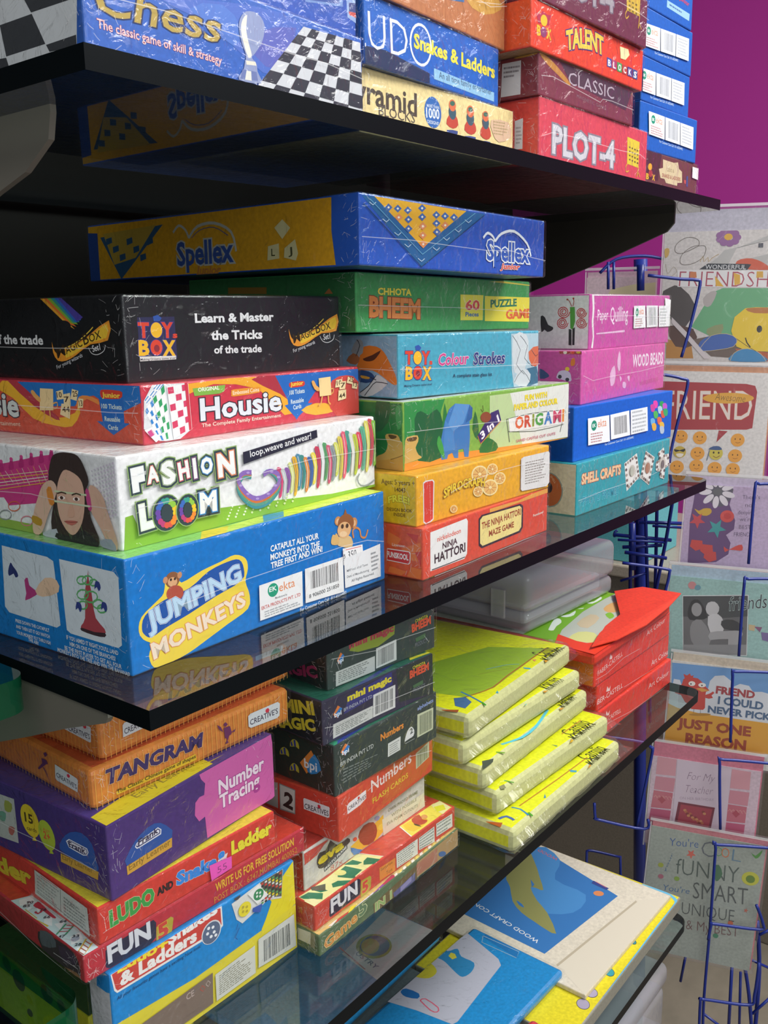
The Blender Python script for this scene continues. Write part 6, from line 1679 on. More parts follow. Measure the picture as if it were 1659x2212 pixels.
game_box('game_box', 'dark boxed pocket conjuring set with bright yellow title on its front and end', 'small boxes stacked in the middle of the lower shelf', (0.2191, 0.0608, -0.4533), -3.6, 0, (0.1398, 0.1700, 0.0382), ('37354a','22282a','2a6a58','24282a'),
    {'front': [('p',[(308,335),(834,437),(844,261),(588,223),(237,194)],'3a3a7a',1),
     ('p',[(892,429),(1387,392),(1408,-14),(929,70)],'303a36',1),
     ('t','mini magic',286,286,544,63,0.6,'e2d23a',0.05),
     ('p',[(117,232),(173,294),(225,252),(169,185)],'d87a3a'),
     ('p',[(143,229),(199,272),(225,252),(169,185)],'2f7ac0'),
     ('t','bpi',132,202,81,39,1.7,'eaf0f4',0.02),
     ('t','BPI INDIA PVT LTD',241,217,340,29,1.5,'b9bfc8'),
     ('p',[(114,150),(586,154),(583,45),(109,28)],'c9ccc8'),
     ('f',[(116,43),(576,57),(583,140),(119,138)],6,'7a807c',6,0.45),
     ('p',[(595,246),(876,249),(872,42),(586,46)],'d4d6d4'),
     ('b',[(606,62),(858,61),(861,230),(613,225)],'3a3f44',22,12),
     ('t','CHHOTA',1110,317,176,27,-0.3,'d8cf3a',0.02),
     ('t','BHEEM',1070,240,264,74,1.0,'d8583a',0.05),
     ('p',[(1111,166),(1250,175),(1250,138),(1118,138)],'4a6a4a'),
     ('t','PRODUCT',1113,98,165,38,-0.1,'6a7076',0.02)], 'top': [('p',[(1133,48),(1402,25),(1430,60),(1172,87)],'e6dc3a'),
     ('p',[(294,-15),(947,126),(972,96),(537,-13)],'2f3f8a')], 'side': [('t','MINI',-450,172,372,116,10.8,'d8c83a',0.05),
     ('t','MAGIC',-598,-5,532,103,12.0,'d8c83a',0.05)]},
    [], seams=[('front',[[(-0.5,16.4),(10.7,14.3),(60.0,14.9),(139.3,11.4)]])])
game_box('game_box', 'dark green boxed conjuring set with red title, close beneath the middle glass shelf', 'small boxes stacked in the middle of the lower shelf', (0.2375, 0.0708, -0.4151), -4.93, 0, (0.1347, 0.1700, 0.0392), ('3a4844','20282a','2a4a40','24282a'),
    {'front': [('p',[(252,277),(333,351),(602,368),(813,373),(804,274),(598,219),(355,238)],'8a9a3a',1),
     ('t','mini magic',252,291,545,67,1.1,'a83f4a',0.05),
     ('p',[(109,230),(153,291),(194,253),(150,186)],'d87a3a'),
     ('p',[(130,229),(174,273),(194,253),(150,186)],'2f7ac0'),
     ('t','bpi',121,202,64,37,4.9,'eaf0f4',0.02),
     ('p',[(93,139),(555,146),(552,12),(89,15)],'c4c8c4'),
     ('f',[(96,32),(545,29),(549,133),(99,128)],6,'7a807c',7,0.45),
     ('p',[(571,207),(827,222),(826,33),(566,28)],'d0d4d0'),
     ('b',[(580,43),(809,53),(810,201),(587,187)],'3a3f44',22,13),
     ('t','CHHOTA',1076,307,175,29,2.4,'c9c43a',0.02),
     ('t','BHEEM',1033,225,260,78,4.1,'d8583a',0.05),
     ('p',[(1074,160),(1211,176),(1218,132),(1088,125)],'4a6a4a'),
     ('t','PRODUCT',1073,75,161,42,2.9,'6a7076',0.02)], 'side': [('t','MAGIC',-710,-6,603,106,8.2,'9a2f5a',0.05)]},
    [], seams=[('front',[[(3.5,27.1),(57.0,19.7),(82.4,22.3),(133.6,20.1)]])])
game_box('game_box', 'slim upright blue and yellow boxed board game with a barcode, lowest of its stack', 'boxed games stacked at the near end of the lower shelf', (0.0148, 0.0695, -0.6144), -1.93, 0, (0.1692, 0.0260, 0.0777), ('1787d0','c9ccd2','1787d0','d8d02f'),
    {'front': [('p',[(1369,430),(1437,545),(1400,615),(1505,661),(1681,792),(1716,395),(1331,315),(1324,370)],'e2d42c'),
     ('p',[(-31,394),(679,339),(1334,361),(1727,389),(1695,-35),(650,-63),(-69,-31)],'dccf3a'),
     ('p',[(11,780),(890,790),(953,772),(955,610),(913,586),(48,615),(28,644)],'e8e6e4',1),
     ('p',[(20,771),(889,775),(940,760),(942,626),(900,606),(53,630),(40,652)],'c9463e',1),
     ('t','Ludo+',60,752,409,75,-5.1,'ecd63a',0.045),
     ('t','Snakes',472,721,443,90,2.1,'eceae6',0.045),
     ('t','& Ladders',74,645,641,98,-2.0,'eceae6',0.045),
     ('e',846,616,92,89,-30,'d8dce0'),
     ('e',845,613,82,82,-30,'5a6a86'),
     ('e',823,660,14,12,-29,'e6eaee'),
     ('e',862,648,14,12,-29,'e6eaee'),
     ('e',810,623,14,12,-30,'e6eaee'),
     ('e',870,605,14,12,-30,'e6eaee'),
     ('e',840,584,14,12,-30,'e6eaee'),
     ('e',883,572,14,12,-30,'e6eaee'),
     ('t','All your favourite games have a exciting New look!',41,563,707,25,-0.8,'123a6a',0,0.2),
     ('p',[(1044,739),(1082,588),(1136,526),(1255,551),(1398,582),(1540,524),(1569,763),(1328,769)],'d8dad6'),
     ('p',[(1327,766),(1565,762),(1541,540),(1399,599)],'5a5a52'),
     ('p',[(1339,755),(1363,754),(1362,738),(1338,739)],'c9483f'),
     ('p',[(1338,733),(1362,732),(1361,716),(1337,717)],'3a3a3a'),
     ('p',[(1336,710),(1360,709),(1359,693),(1335,694)],'5a9a5a'),
     ('p',[(1335,688),(1359,687),(1358,670),(1334,671)],'e0d03a'),
     ('p',[(1334,665),(1358,664),(1357,648),(1333,649)],'dcdcd4'),
     ('p',[(1332,642),(1356,641),(1355,625),(1331,626)],'c9483f'),
     ('p',[(1331,620),(1355,619),(1354,602),(1330,604)],'3a3a3a'),
     ('p',[(1330,597),(1354,596),(1353,580),(1329,581)],'5a9a5a'),
     ('p',[(1375,755),(1399,754),(1398,738),(1374,739)],'dcdcd4'),
     ('p',[(1374,732),(1398,731),(1397,715),(1373,716)],'c9483f'),
     ('p',[(1372,710),(1397,709),(1396,692),(1372,693)],'3a3a3a'),
     ('p',[(1371,687),(1395,686),(1395,670),(1370,671)],'5a9a5a'),
     ('p',[(1370,664),(1394,663),(1393,647),(1369,648)],'e0d03a'),
     ('p',[(1369,642),(1393,640),(1392,624),(1368,625)],'dcdcd4'),
     ('p',[(1367,619),(1392,618),(1391,601),(1366,603)],'c9483f'),
     ('p',[(1366,596),(1390,595),(1389,578),(1365,580)],'3a3a3a'),
     ('p',[(1412,754),(1436,754),(1435,737),(1411,738)],'e0d03a'),
     ('p',[(1410,732),(1435,731),(1434,714),(1409,715)],'dcdcd4'),
     ('p',[(1409,709),(1433,708),(1433,692),(1408,693)],'c9483f'),
     ('p',[(1408,686),(1432,685),(1431,669),(1407,670)],'3a3a3a'),
     ('p',[(1406,663),(1431,662),(1430,646),(1405,647)],'5a9a5a'),
     ('p',[(1405,641),(1430,639),(1429,623),(1404,624)],'e0d03a'),
     ('p',[(1404,618),(1428,617),(1427,600),(1403,601)],'dcdcd4'),
     ('p',[(1403,595),(1427,594),(1426,577),(1402,579)],'c9483f'),
     ('p',[(1448,754),(1473,753),(1472,737),(1447,738)],'5a9a5a'),
     ('p',[(1447,731),(1472,730),(1471,714),(1446,715)],'e0d03a'),
     ('p',[(1446,708),(1470,707),(1470,691),(1445,692)],'dcdcd4'),
     ('p',[(1445,685),(1469,684),(1468,668),(1444,669)],'c9483f'),
     ('p',[(1443,663),(1468,662),(1467,645),(1442,646)],'3a3a3a'),
     ('p',[(1442,640),(1467,639),(1466,622),(1441,623)],'5a9a5a'),
     ('p',[(1441,617),(1465,616),(1464,599),(1440,600)],'e0d03a'),
     ('p',[(1439,594),(1464,593),(1463,576),(1438,578)],'dcdcd4'),
     ('p',[(1485,753),(1510,753),(1509,736),(1485,737)],'3a3a3a'),
     ('p',[(1484,731),(1509,730),(1508,713),(1483,714)],'5a9a5a'),
     ('p',[(1483,708),(1508,707),(1507,690),(1482,691)],'e0d03a'),
     ('p',[(1482,685),(1506,684),(1506,667),(1481,668)],'dcdcd4'),
     ('p',[(1480,662),(1505,661),(1504,644),(1479,645)],'c9483f'),
     ('p',[(1479,639),(1504,638),(1503,621),(1478,622)],'3a3a3a'),
     ('p',[(1478,616),(1503,615),(1502,598),(1477,599)],'5a9a5a'),
     ('p',[(1477,593),(1501,592),(1501,575),(1476,576)],'e0d03a'),
     ('p',[(1523,753),(1548,752),(1547,736),(1522,737)],'c9483f'),
     ('p',[(1521,730),(1547,729),(1546,713),(1521,714)],'3a3a3a'),
     ('p',[(1520,707),(1545,706),(1544,690),(1519,691)],'5a9a5a'),
     ('p',[(1519,684),(1544,683),(1543,667),(1518,668)],'e0d03a'),
     ('p',[(1518,661),(1543,660),(1542,643),(1517,645)],'dcdcd4'),
     ('p',[(1517,638),(1542,637),(1541,620),(1516,621)],'c9483f'),
     ('p',[(1515,615),(1540,614),(1539,597),(1514,598)],'3a3a3a'),
     ('p',[(1514,592),(1539,590),(1538,574),(1513,575)],'5a9a5a'),
     ('p',[(1198,739),(1307,763),(1401,631),(1288,608)],'e9ebe8'),
     ('e',1303,683,53,45,-28,'3a8a5a'),
     ('e',1162,635,64,57,-29,'e6d83a'),
     ('e',1094,777,33,28,-28,'4a4a50'),
     ('e',1288,704,11,10,-28,'dfe8e0'),
     ('e',1145,660,13,11,-28,'b8a83a'),
     ('e',1319,691,11,10,-28,'dfe8e0'),
     ('e',1181,644,13,11,-28,'b8a83a'),
     ('e',1286,675,11,10,-28,'dfe8e0'),
     ('e',1143,625,13,11,-29,'b8a83a'),
     ('e',1317,662,11,10,-28,'dfe8e0'),
     ('e',1179,610,13,11,-29,'b8a83a'),
     ('p',[(1238,601),(1337,590),(1313,527),(1236,569)],'3a5ab0'),
     ('l',[(1089,552),(1068,515),(1100,513),(1054,456),(1076,428)],0.5,'2a3f8a'),
     ('p',[(18,271),(829,296),(817,49),(61,58),(3,99)],'7a6a5f',1),
     ('p',[(851,266),(1239,283),(1235,48),(849,46)],'cfd2c8'),
     ('f',[(860,72),(1222,73),(1222,260),(867,239)],10,'8a8a78',4,0.45),
     ('p',[(1277,312),(1658,322),(1669,33),(1266,72)],'ccd0c8'),
     ('b',[(1308,89),(1623,78),(1623,271),(1315,273)],'2f3438',24,21),
     ('t','CE',583,220,70,49,-1.0,'b8a8a0',0.01),
     ('l',[(707,233),(726,253),(751,222),(732,202),(707,233)],0.6,'b0574a'),
     ('l',[(761,240),(781,260),(801,232),(781,211),(761,240)],0.6,'b8a8a0')], 'side': [('p',[(-147,709),(7,785),(-11,637),(-49,625),(-159,623)],'1787d0')]},
    [])
game_box('game_box', 'flat red boxed game with a pale blue snakes-and-ladders board on its lid', 'boxed games stacked at the near end of the lower shelf', (0.0006, 0.0743, -0.5366), -2.36, 0, (0.1985, 0.2000, 0.0204), ('b83440','a8383a','cc4434','a03034'),
    {'front': [('p',[(159,153),(189,164),(537,172),(558,140),(547,33),(499,0),(176,12),(151,34)],'2c2c42'),
     ('t','FUN',171,44,339,135,0.4,'d0d4da',0.04,0,[('4a4a5c',0.012)]),
     ('p',[(556,104),(680,119),(700,97),(679,-3),(626,-35),(548,-28)],'b3a23a',1),
     ('t','5',566,-8,89,116,1.8,'c9483a',0.05,0,[('d8c040',0.02)]),
     ('l',[(310,-9),(644,-22)],0.7,'b3a23a'),
     ('t','WRITE US FOR FREE SOLUTION',1077,101,790,67,0.1,'e2b03a',0.025),
     ('t','POST BOX : 6747,MUMBAI 400052',1060,18,838,49,0.7,'cf8a3a',0.005)], 'top': [('p',[(-2,923),(139,861),(155,533),(117,126),(113,-19),(-12,-20),(-1,271),(6,560)],'c6dfe2'),
     ('p',[(45,884),(133,850),(94,769),(14,814)],'e9eff0'),
     ('p',[(87,742),(143,708),(104,614),(58,652)],'e9eff0'),
     ('p',[(55,568),(96,536),(38,436),(15,498)],'e9eff0'),
     ('p',[(52,238),(123,232),(90,143),(12,159)],'e9eff0'),
     ('p',[(58,445),(113,412),(49,356)],'e9eff0'),
     ('p',[(44,11),(112,-10),(36,-25)],'e9eff0'),
     ('p',[(43,813),(55,727),(20,717)],'e9eff0'),
     ('p',[(16,107),(74,83),(38,2),(0,34)],'e9eff0'),
     ('l',[(-2,744),(-1,586),(18,453)],1.4,'d0b03a'),
     ('l',[(15,749),(16,591)],0.6,'d0b03a'),
     ('l',[(-11,63),(108,136)],1.3,'c9b04a'),
     ('l',[(-8,-2),(111,70)],1.3,'c9b04a'),
     ('l',[(6,73),(10,10)],0.8,'a85a4a'),
     ('l',[(34,88),(39,27)],0.8,'a85a4a'),
     ('l',[(63,103),(67,44)],0.8,'a85a4a'),
     ('l',[(92,118),(96,62)],0.8,'a85a4a'),
     ('l',[(4,329),(110,382)],1.2,'3f9a72'),
     ('l',[(42,282),(149,334)],1.2,'3f9a72'),
     ('l',[(34,342),(75,299)],0.8,'b84a52'),
     ('l',[(67,353),(105,306)],0.8,'b84a52'),
     ('l',[(101,365),(134,313)],0.8,'b84a52'),
     ('p',[(72,742),(118,757),(118,703),(110,624),(102,494),(84,515),(85,620),(76,683)],'b83a4a',2),
     ('l',[(103,704),(92,646),(46,631),(45,668)],1.5,'b83a4a',2),
     ('e',62,193,27,28,-51,'aab4c4'),
     ('t','90',49,797,47,31,-42.6,'2a3440',0.02),
     ('t','85',13,779,47,31,-42.7,'2a3440',0.02),
     ('t','66',38,552,46,30,-42.8,'2a3440',0.02),
     ('t','64',83,424,46,29,-42.9,'2a3440',0.02),
     ('t','33',52,219,45,28,-43.0,'2a3440',0.02),
     ('t','28',16,131,45,27,-43.1,'2a3440',0.02),
     ('t','76',63,647,47,30,-42.7,'2a3440',0.02),
     ('t','47',-9,289,45,28,-43.0,'2a3440',0.02)], 'side': [('p',[(-563,129),(-326,177),(-109,176),(-53,77),(-87,8),(-309,-19),(-531,12)],'3a3436',2),
     ('p',[(-533,150),(-375,185),(-337,112),(-527,38)],'5a6468',2),
     ('p',[(-308,141),(-134,163),(-97,100),(-250,40)],'453a4a',2),
     ('p',[(-257,-1),(-106,36),(-63,13),(-188,-27)],'8a6a4a',2)]},
    [], seams=[('side',[[(-109.4,7.3),(-53.1,1.2),(0.5,-0.5)],[(0.5,-0.5),(-4.9,10.1),(-34.3,7.9)]])])
game_box('game_box', 'flat red boxed board game with green, blue and yellow title and pink price sticker', 'boxed games stacked at the near end of the lower shelf', (0.0134, 0.0743, -0.5162), -2.1, 0, (0.1561, 0.2000, 0.0270), ('cf3f34','cf4038','e9d93a','b8362e'),
    {'front': [('t','MINI',55,80,105,5,94.5,'e8d8d0',0.02),
     ('t','LUDO',83,83,356,126,0.5,'3f9a4a',0.055,0,[('d8c8a0',0.02)]),
     ('t','AND',458,118,137,60,-0.4,'2a2226',0.055),
     ('t','Snake',618,110,364,105,-4.7,'3a86d8',0.055,0,[('e0d4d0',0.018)]),
     ('t','&',989,82,106,100,2.5,'3a86d8',0.055,0,[('e0d4d0',0.018)]),
     ('t','Ladder',1121,106,406,111,-1.1,'e6d83a',0.055,0,[('8a3a2a',0.015)])], 'side': [('t','Ladder',-1817,-61,1012,135,8.2,'d9c838',0.05,0,[('a8502a',0.02)])]},
    [('price_sticker', 'front', [('p',[(904,133),(1112,110),(1109,15),(917,5)],'e85ab8'),
     ('t','55',974,36,88,49,-1.0,'8a3f7a',-0.01)]), ('price_label', 'side', [('p',[(-745,257),(-97,238),(-95,32),(-768,61)],'c9ccc6'),
     ('l',[(-417,243),(-441,62)],0.5,'5a605c'),
     ('l',[(-748,85),(-106,57)],0.5,'5a605c'),
     ('t','7 82/-',-340,166,103,26,2.0,'5a605c',0.01),
     ('f',[(-420,48),(-118,55),(-121,195),(-395,211)],6,'868c88',5,0.45),
     ('f',[(-755,86),(-453,76),(-427,228),(-728,242)],6,'9aa09c',6,0.45),
     ('l',[(-669,243),(-452,240)],0.5,'c9484a')])])
game_box('game_box', 'purple and pink boxed number-learning cards, below the two orange striped puzzle boxes', 'boxed games stacked at the near end of the lower shelf', (0.0236, 0.0720, -0.4891), 3.93, 0, (0.1615, 0.2000, 0.0542), ('4d3478','453274','4c3c8c','4a3a7a'),
    {'front': [('p',[(828,547),(1599,571),(1646,470),(1628,11),(1585,-36),(869,21),(863,118),(859,197),(800,188),(762,252),(774,345),(818,370),(863,365),(879,449),(843,495)],'cf62a8',1),
     ('t','Number',1007,298,499,115,-1.4,'efdcea',0.03,0,[('a83f8f',0.04)]),
     ('t','Tracing',1010,179,438,112,-0.7,'efdcea',0.03,0,[('a83f8f',0.04)]),
     ('p',[(138,186),(172,289),(270,354),(392,373),(493,309),(537,190)],'2f55a0',2),
     ('p',[(214,289),(232,309),(420,330),(449,301),(443,267),(249,264),(229,267)],'e0e2ea',1),
     ('p',[(221,290),(238,301),(419,321),(439,302),(435,277),(249,272),(233,275)],'3a3f72',1),
     ('p',[(227,290),(241,297),(415,315),(430,302),(427,285),(250,281)],'e6e6ee',1),
     ('t','Frank',240,280,184,46,3.5,'3a3450',0.03,0.15),
     ('p',[(135,188),(537,194),(531,125),(136,123)],'cf9f3f'),
     ('t','Early Learner',151,146,368,46,0.8,'8a6a2a',0.01)], 'top': [('p',[(21,175),(175,188),(1041,75),(1157,67),(974,67),(13,11)],'e4cf2f'),
     ('p',[(21,175),(459,233),(1017,230),(997,31),(8,6)],'e4cf2f'),
     ('t','Early Learner',357,118,578,65,1.0,'9a8a3a',0.01)], 'side': [('p',[(-1392,418),(-981,445),(-980,104),(-1455,62)],'b9b4b4',1),
     ('p',[(-1093,404),(-1012,397),(-1035,328),(-1106,322)],'9a9a4a',2),
     ('p',[(-1170,295),(-1098,301),(-1121,231),(-1181,228)],'6f9a8a',2),
     ('p',[(-1078,205),(-1007,212),(-1041,147),(-1081,149)],'b0605a',2),
     ('e',-817,330,101,122,17,'d9bb2f'),
     ('p',[(-786,236),(-759,193),(-811,182)],'d9bb2f'),
     ('e',-639,276,87,111,18,'a8b83a'),
     ('p',[(-607,192),(-580,154),(-630,143)],'a8b83a'),
     ('t','15',-874,308,94,72,1.6,'4a3a1a',0.03),
     ('t','cards',-861,249,112,30,5.3,'6a5220',0.01),
     ('t','Age',-677,302,77,23,4.3,'c96a3a'),
     ('t','2+',-676,245,73,58,-2.2,'cf5a34',0.03),
     ('p',[(-505,215),(-472,300),(-377,383),(-249,417),(-154,367),(-127,260),(-116,184),(-340,188)],'2f55a0',2),
     ('p',[(-429,303),(-394,329),(-210,320),(-198,295),(-217,265),(-259,252),(-403,263)],'dfe2ea',1),
     ('p',[(-416,303),(-391,322),(-217,313),(-208,291),(-223,270),(-256,260),(-396,270)],'40457a',1),
     ('p',[(-408,303),(-389,316),(-222,307),(-216,289),(-226,275),(-251,268),(-391,278)],'d6d6e2',1),
     ('t','Frank',-402,267,174,45,1.4,'3a3450',0.03),
     ('p',[(-500,188),(-112,182),(-124,119),(-505,123)],'c49a40'),
     ('t','Early Learner',-487,149,316,41,0.2,'8a6c30',0.01)]},
    [], seams=[('side',[[(-118.1,22.8),(-97.1,21.6),(-56.8,22.0),(-11.5,19.9)]])])
game_box('game_box', 'orange pinstriped puzzle box with purple title, lower of the two striped boxes', 'boxed games stacked at the near end of the lower shelf', (0.0298, 0.0942, -0.4349), -2.18, 0, (0.1797, 0.2000, 0.0288), ('d5813a','cf7c3c','cf5a34','b86a30'),
    {'front': [('l',[(30,1),(30,273)],0.45,'e8ab52'),
     ('l',[(72,1),(72,273)],0.45,'e8ab52'),
     ('l',[(115,1),(115,273)],0.45,'e8ab52'),
     ('l',[(157,1),(157,273)],0.45,'e8ab52'),
     ('l',[(199,1),(199,273)],0.45,'e8ab52'),
     ('l',[(242,1),(242,273)],0.45,'e8ab52'),
     ('l',[(284,1),(284,273)],0.45,'e8ab52'),
     ('l',[(327,1),(327,273)],0.45,'e8ab52'),
     ('l',[(369,1),(369,273)],0.45,'e8ab52'),
     ('l',[(411,1),(411,273)],0.45,'e8ab52'),
     ('l',[(454,1),(454,273)],0.45,'e8ab52'),
     ('l',[(496,1),(496,273)],0.45,'e8ab52'),
     ('l',[(538,1),(538,273)],0.45,'e8ab52'),
     ('l',[(581,1),(581,273)],0.45,'e8ab52'),
     ('l',[(623,1),(623,273)],0.45,'e8ab52'),
     ('l',[(665,1),(665,273)],0.45,'e8ab52'),
     ('l',[(708,1),(708,273)],0.45,'e8ab52'),
     ('l',[(750,1),(750,273)],0.45,'e8ab52'),
     ('l',[(793,1),(793,273)],0.45,'e8ab52'),
     ('l',[(835,1),(835,273)],0.45,'e8ab52'),
     ('l',[(877,1),(877,273)],0.45,'e8ab52'),
     ('l',[(920,1),(920,273)],0.45,'e8ab52'),
     ('l',[(962,1),(962,273)],0.45,'e8ab52'),
     ('l',[(1004,1),(1004,273)],0.45,'e8ab52'),
     ('l',[(1047,1),(1047,273)],0.45,'e8ab52'),
     ('l',[(1089,1),(1089,273)],0.45,'e8ab52'),
     ('l',[(1132,1),(1132,273)],0.45,'e8ab52'),
     ('l',[(1174,1),(1174,273)],0.45,'e8ab52'),
     ('l',[(1216,1),(1216,273)],0.45,'e8ab52'),
     ('l',[(1259,1),(1259,273)],0.45,'e8ab52'),
     ('l',[(1301,1),(1301,273)],0.45,'e8ab52'),
     ('l',[(1343,1),(1343,273)],0.45,'e8ab52'),
     ('l',[(1386,1),(1386,273)],0.45,'e8ab52'),
     ('l',[(1428,1),(1428,273)],0.45,'e8ab52'),
     ('l',[(1470,1),(1470,273)],0.45,'e8ab52'),
     ('l',[(1513,1),(1513,273)],0.45,'e8ab52'),
     ('l',[(1555,1),(1555,273)],0.45,'e8ab52'),
     ('l',[(1598,1),(1598,273)],0.45,'e8ab52'),
     ('l',[(1640,1),(1640,273)],0.45,'e8ab52'),
     ('l',[(1682,1),(1682,273)],0.45,'e8ab52'),
     ('l',[(1725,1),(1725,273)],0.45,'e8ab52'),
     ('l',[(1767,1),(1767,273)],0.45,'e8ab52'),
     ('t','TANGRAM',104,145,820,112,-1.9,'3f2f62',0.05,0.12,[('e3b07a',0.022)]),
     ('p',[(176,72),(849,86),(853,38),(180,48)],'d9b02f'),
     ('t','The Classic Chinese game of shapes',181,56,667,28,0.0,'4a3f14',0.025),
     ('p',[(1114,215),(1138,230),(1159,204),(1135,192)],'6a2f5a'),
     ('p',[(1056,236),(1091,208),(1114,156),(1075,191)],'6a2f5a'),
     ('p',[(1116,191),(1178,184),(1193,124),(1126,117)],'6a2f5a'),
     ('p',[(1120,166),(1193,116),(1125,102)],'6a2f5a'),
     ('p',[(1126,117),(1164,111),(1152,76)],'6a2f5a'),
     ('p',[(1188,133),(1231,142),(1240,162),(1218,122)],'6a2f5a'),
     ('p',[(1143,87),(1157,58),(1123,59)],'6a2f5a'),
     ('p',[(1359,199),(1384,211),(1666,211),(1690,190),(1681,91),(1652,79),(1381,95),(1358,114)],'d4d6da',1),
     ('e',1556,177,21,18,-19,'cf3347'),
     ('t',"CREATIVE'S",1374,118,291,45,-0.5,'3a3248',0.01)], 'side': [('l',[(-30,1),(-30,273)],0.45,'e3a54e'),
     ('l',[(-73,1),(-73,273)],0.45,'e3a54e'),
     ('l',[(-116,1),(-116,273)],0.45,'e3a54e'),
     ('l',[(-159,1),(-159,273)],0.45,'e3a54e'),
     ('l',[(-202,1),(-202,273)],0.45,'e3a54e'),
     ('l',[(-245,1),(-245,273)],0.45,'e3a54e'),
     ('l',[(-288,1),(-288,273)],0.45,'e3a54e'),
     ('l',[(-331,1),(-331,273)],0.45,'e3a54e'),
     ('l',[(-374,1),(-374,273)],0.45,'e3a54e'),
     ('l',[(-417,1),(-417,273)],0.45,'e3a54e'),
     ('l',[(-460,1),(-460,273)],0.45,'e3a54e'),
     ('l',[(-503,1),(-503,273)],0.45,'e3a54e'),
     ('l',[(-546,1),(-546,273)],0.45,'e3a54e'),
     ('l',[(-589,1),(-589,273)],0.45,'e3a54e'),
     ('l',[(-632,1),(-632,273)],0.45,'e3a54e'),
     ('l',[(-675,1),(-675,273)],0.45,'e3a54e'),
     ('l',[(-718,1),(-718,273)],0.45,'e3a54e'),
     ('l',[(-761,1),(-761,273)],0.45,'e3a54e'),
     ('l',[(-804,1),(-804,273)],0.45,'e3a54e'),
     ('l',[(-847,1),(-847,273)],0.45,'e3a54e'),
     ('l',[(-890,1),(-890,273)],0.45,'e3a54e'),
     ('l',[(-933,1),(-933,273)],0.45,'e3a54e'),
     ('l',[(-976,1),(-976,273)],0.45,'e3a54e'),
     ('l',[(-1019,1),(-1019,273)],0.45,'e3a54e'),
     ('l',[(-1062,1),(-1062,273)],0.45,'e3a54e'),
     ('l',[(-1105,1),(-1105,273)],0.45,'e3a54e'),
     ('l',[(-1148,1),(-1148,273)],0.45,'e3a54e'),
     ('l',[(-1191,1),(-1191,273)],0.45,'e3a54e'),
     ('l',[(-1234,1),(-1234,273)],0.45,'e3a54e'),
     ('l',[(-1277,1),(-1277,273)],0.45,'e3a54e'),
     ('l',[(-1320,1),(-1320,273)],0.45,'e3a54e'),
     ('l',[(-1363,1),(-1363,273)],0.45,'e3a54e'),
     ('l',[(-1406,1),(-1406,273)],0.45,'e3a54e'),
     ('l',[(-1449,1),(-1449,273)],0.45,'e3a54e'),
     ('l',[(-1492,1),(-1492,273)],0.45,'e3a54e'),
     ('l',[(-1535,1),(-1535,273)],0.45,'e3a54e'),
     ('l',[(-1578,1),(-1578,273)],0.45,'e3a54e'),
     ('l',[(-1621,1),(-1621,273)],0.45,'e3a54e'),
     ('l',[(-1664,1),(-1664,273)],0.45,'e3a54e'),
     ('l',[(-1707,1),(-1707,273)],0.45,'e3a54e'),
     ('l',[(-1750,1),(-1750,273)],0.45,'e3a54e'),
     ('l',[(-1793,1),(-1793,273)],0.45,'e3a54e'),
     ('l',[(-1836,1),(-1836,273)],0.45,'e3a54e'),
     ('l',[(-1879,1),(-1879,273)],0.45,'e3a54e'),
     ('p',[(-568,247),(-533,265),(-516,248),(-553,222)],'5f2f5c'),
     ('p',[(-603,199),(-537,204),(-521,179),(-597,155)],'5f2f5c'),
     ('p',[(-596,163),(-542,173),(-646,101),(-666,103)],'5f2f5c'),
     ('p',[(-600,139),(-575,132),(-528,64),(-555,93)],'5f2f5c'),
     ('p',[(-427,209),(-163,191),(-147,181),(-164,88),(-420,91),(-437,105)],'d4d6da',1),
     ('e',-263,176,20,13,18,'cf3347'),
     ('t',"CREATIVE'S",-420,120,250,34,-2.8,'3a3248',0.01)]},
    [], bev=0.004)
